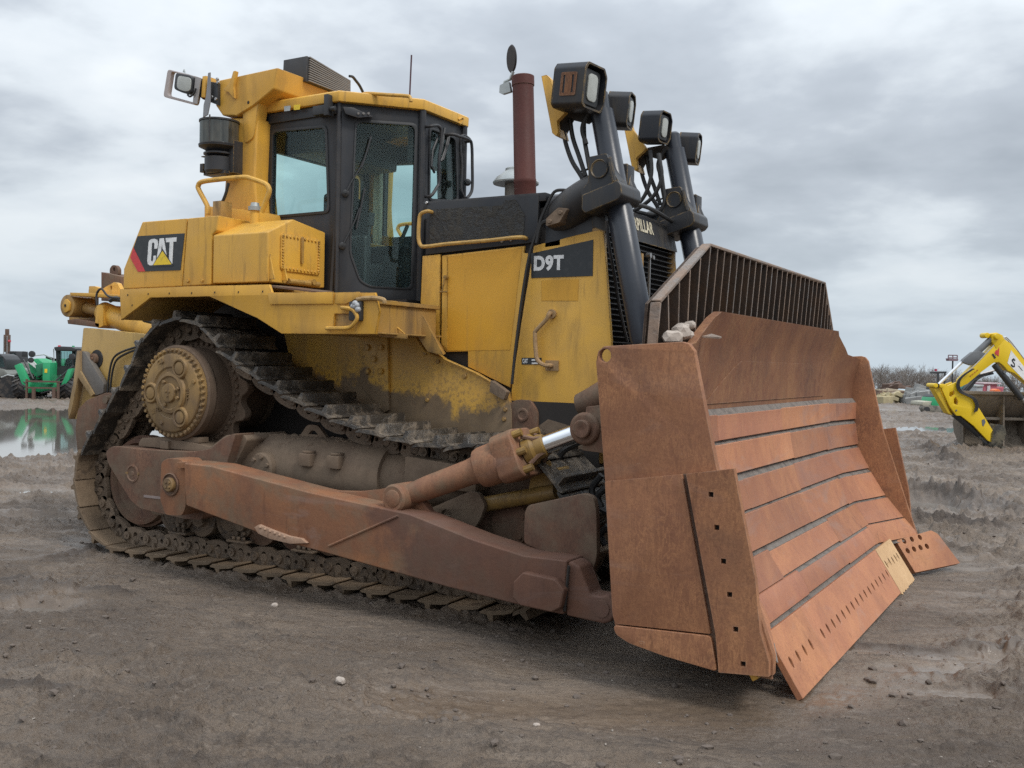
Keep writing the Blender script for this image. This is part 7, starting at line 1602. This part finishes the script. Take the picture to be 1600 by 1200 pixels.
YRUB = plain('sandy_rubble', (.40, .34, .21), .9, 0, .4, 3); GRUB = plain('grey_rubble', (.27, .27, .26), .9, 0, .4, 3); PLK = plain('weathered_planks', (.15, .10, .075), .85, 0, .5, 3); PLP = plain('pale_planks', (.42, .36, .27), .85, 0, .3, 3)
heap('rubble', 'row of sandy broken concrete along the yard edge below the trees', 'rubble', 1372, 1432, 627, 617, YRUB, 60, 50, 1)
heap('rubble', 'heap of pale grey rubble right of the sandy blocks', 'rubble', 1420, 1460, 627, 610, GRUB, 60, 49, 2)
heap('timber_heap', 'dark pile of scrap planks lying on the sandy rubble', 'planks', 1368, 1412, 621, 611, PLK, 34, 51, 3, 'planks')
heap('timber_heap', 'few pale boards on top of the dark plank pile', 'planks', 1388, 1410, 613, 609.5, PLP, 6, 51, 4, 'planks')
heap('scrap_heap', 'brown scrap metal mound behind the plank pile', 'scrap', 1386, 1410, 616, 599, MAST, 36, 56, 5)
heap('rubble', 'low grey mound behind the yellow excavator arm', 'rubble', 1455, 1600, 624, 613, GRUB, 90, 58, 6)
q = Place(1420, 618, D=52); t_ = thing('scrap_car', 'crumpled pale blue scrap car body tipped on the rubble', 'car', (q.o[0], q.o[1], q.o[2]), RZ)
obj('body', pz(q, rpoly([(1414, 611), (1418, 608), (1424, 611), (1429, 615), (1428, 618), (1420, 618)], 1), 0, 1.2), plain('pale_blue_paint', (.42, .52, .56), .4), t_, bev=.05); obj('windscreen', pz(q, [(1418, 609.5), (1422, 611), (1421, 614), (1417, 612)], -.02, -.005), PLAS, t_)
# bare winter trees, each grown from its own branching
BARK = plain('hazed_bark', (.19, .165, .145), .9, 0, .35, 2)  # bark paled and greyed so its colour carries the distance haze
def tree_mesh(seed, H):
    rr = random.Random(seed); tr_, cr = bmesh.new(), bmesh.new()
    def grow(p, d, L_, r, lev):
        n = 3; P = [p]; dd = d
        for i in range(n): dd = (dd+V3(rr.gauss(0, .13), rr.gauss(0, .13), rr.gauss(.05, .07))).normalized(); P.append(P[-1]+dd*L_/n)
        tube(P, r, 5 if lev < 2 else 3, bm=tr_ if lev < 2 else cr, rad=lambda t: r*(1-.45*t))
        if lev >= 5: return
        k = (4, 5, 4, 4, 3)[lev]
        for i in range(k):
            t = rr.uniform(.35, 1.0) if i else 1.; j = min(int(t*n), n-1); b_ = P[j].lerp(P[j+1], t*n-j)
            ang = rr.uniform(.35, .85) if i else rr.uniform(.05, .3); az = rr.uniform(0, 6.283); o1 = dd.orthogonal().normalized(); o2 = dd.cross(o1)
            nd = (dd*math.cos(ang)+(o1*math.cos(az)+o2*math.sin(az))*math.sin(ang)).normalized()
            if nd.z < -.1: nd.z *= .3
            grow(b_, nd, L_*rr.uniform(.55, .78), max(.008, r*.5), lev+1)
    grow(V3(0, 0, 0), V3(rr.uniform(-.08, .08), 0, 1).normalized(), H*.30, H*.020, 0)
    return tr_, cr
protos = []
for i, (seed, H) in enumerate(((1, 9.), (5, 8.5), (9, 9.5))):
    a, b_ = tree_mesh(seed, H); finish(a); 
    ma, mb_ = bpy.data.meshes.new('trunk'), bpy.data.meshes.new('crown'); a.to_mesh(ma); b_.to_mesh(mb_); ma.materials.append(BARK); mb_.materials.append(BARK)
    zmax = max(v.co.z for v in b_.verts); protos.append((ma, mb_, zmax))
TX = [(1366, 566), (1378, 569), (1391, 570), (1404, 567), (1417, 565.5), (1430, 569), (1442, 573), (1453, 576), (1466, 577), (1478, 574), (1492, 578), (1507, 580), (1522, 585), (1536, 583), (1551, 586), (1566, 582), (1582, 579), (1597, 577), (1349, 572), (1613, 578)]
names_ = ['tall spreading', 'slender', 'broad', 'rounded', 'tallest forked', 'medium', 'low', 'thin', 'small', 'upright', 'pale thin', 'short', 'low scrubby', 'low twiggy', 'small round', 'hazy', 'leaning', 'edge-of-frame', 'half-hidden', 'outermost']
places_ = ['directly beside the blade end plate', 'second from the blade end plate', 'third from the blade end plate', 'over the plank pile', 'over the pale blue scrap car', 'right of the scrap car', 'over the grey rubble', 'left of the red beacon', 'behind the roll-over frame', 'left of the thin mast', 'right of the thin mast', 'behind the grey cylinder guard', 'above the black excavator arm', 'left of the red machine', 'behind the red machine', 'seen through the boom arch', 'behind the boom cylinder', 'right of the boom cylinder', 'behind the blade end plate', 'beyond the right frame edge']
for i, (x, yt) in enumerate(TX):
    D = 128+(i*37 % 29); q = Place(x, 640, D=D); ma, mb_, zm = protos[i % 3]; p = q.o
    zg = float(height(np.array([p[0]]), np.array([p[1]]))[0][0]); ztop_ = CAM[2]; dd = AF+AR*(x-800)/FPX-AU*(yt-600)/FPX; zt_ = (CAM+dd*D)[2]
    s = (zt_-zg)/zm; t_ = thing('bare_tree', names_[i]+' bare winter tree '+places_[i], 'tree', (p[0], p[1], zg), (i*2.1) % 6.28, 'bare trees beyond the yard'); t_.scale = (s*1.25, s*1.25, s)
    for nm, me_ in (('trunk', ma), ('crown', mb_)): o = bpy.data.objects.new(nm, me_); COL.objects.link(o); o.parent = t_
for o in bpy.data.objects:
    if '_o' in o: del o['_o']
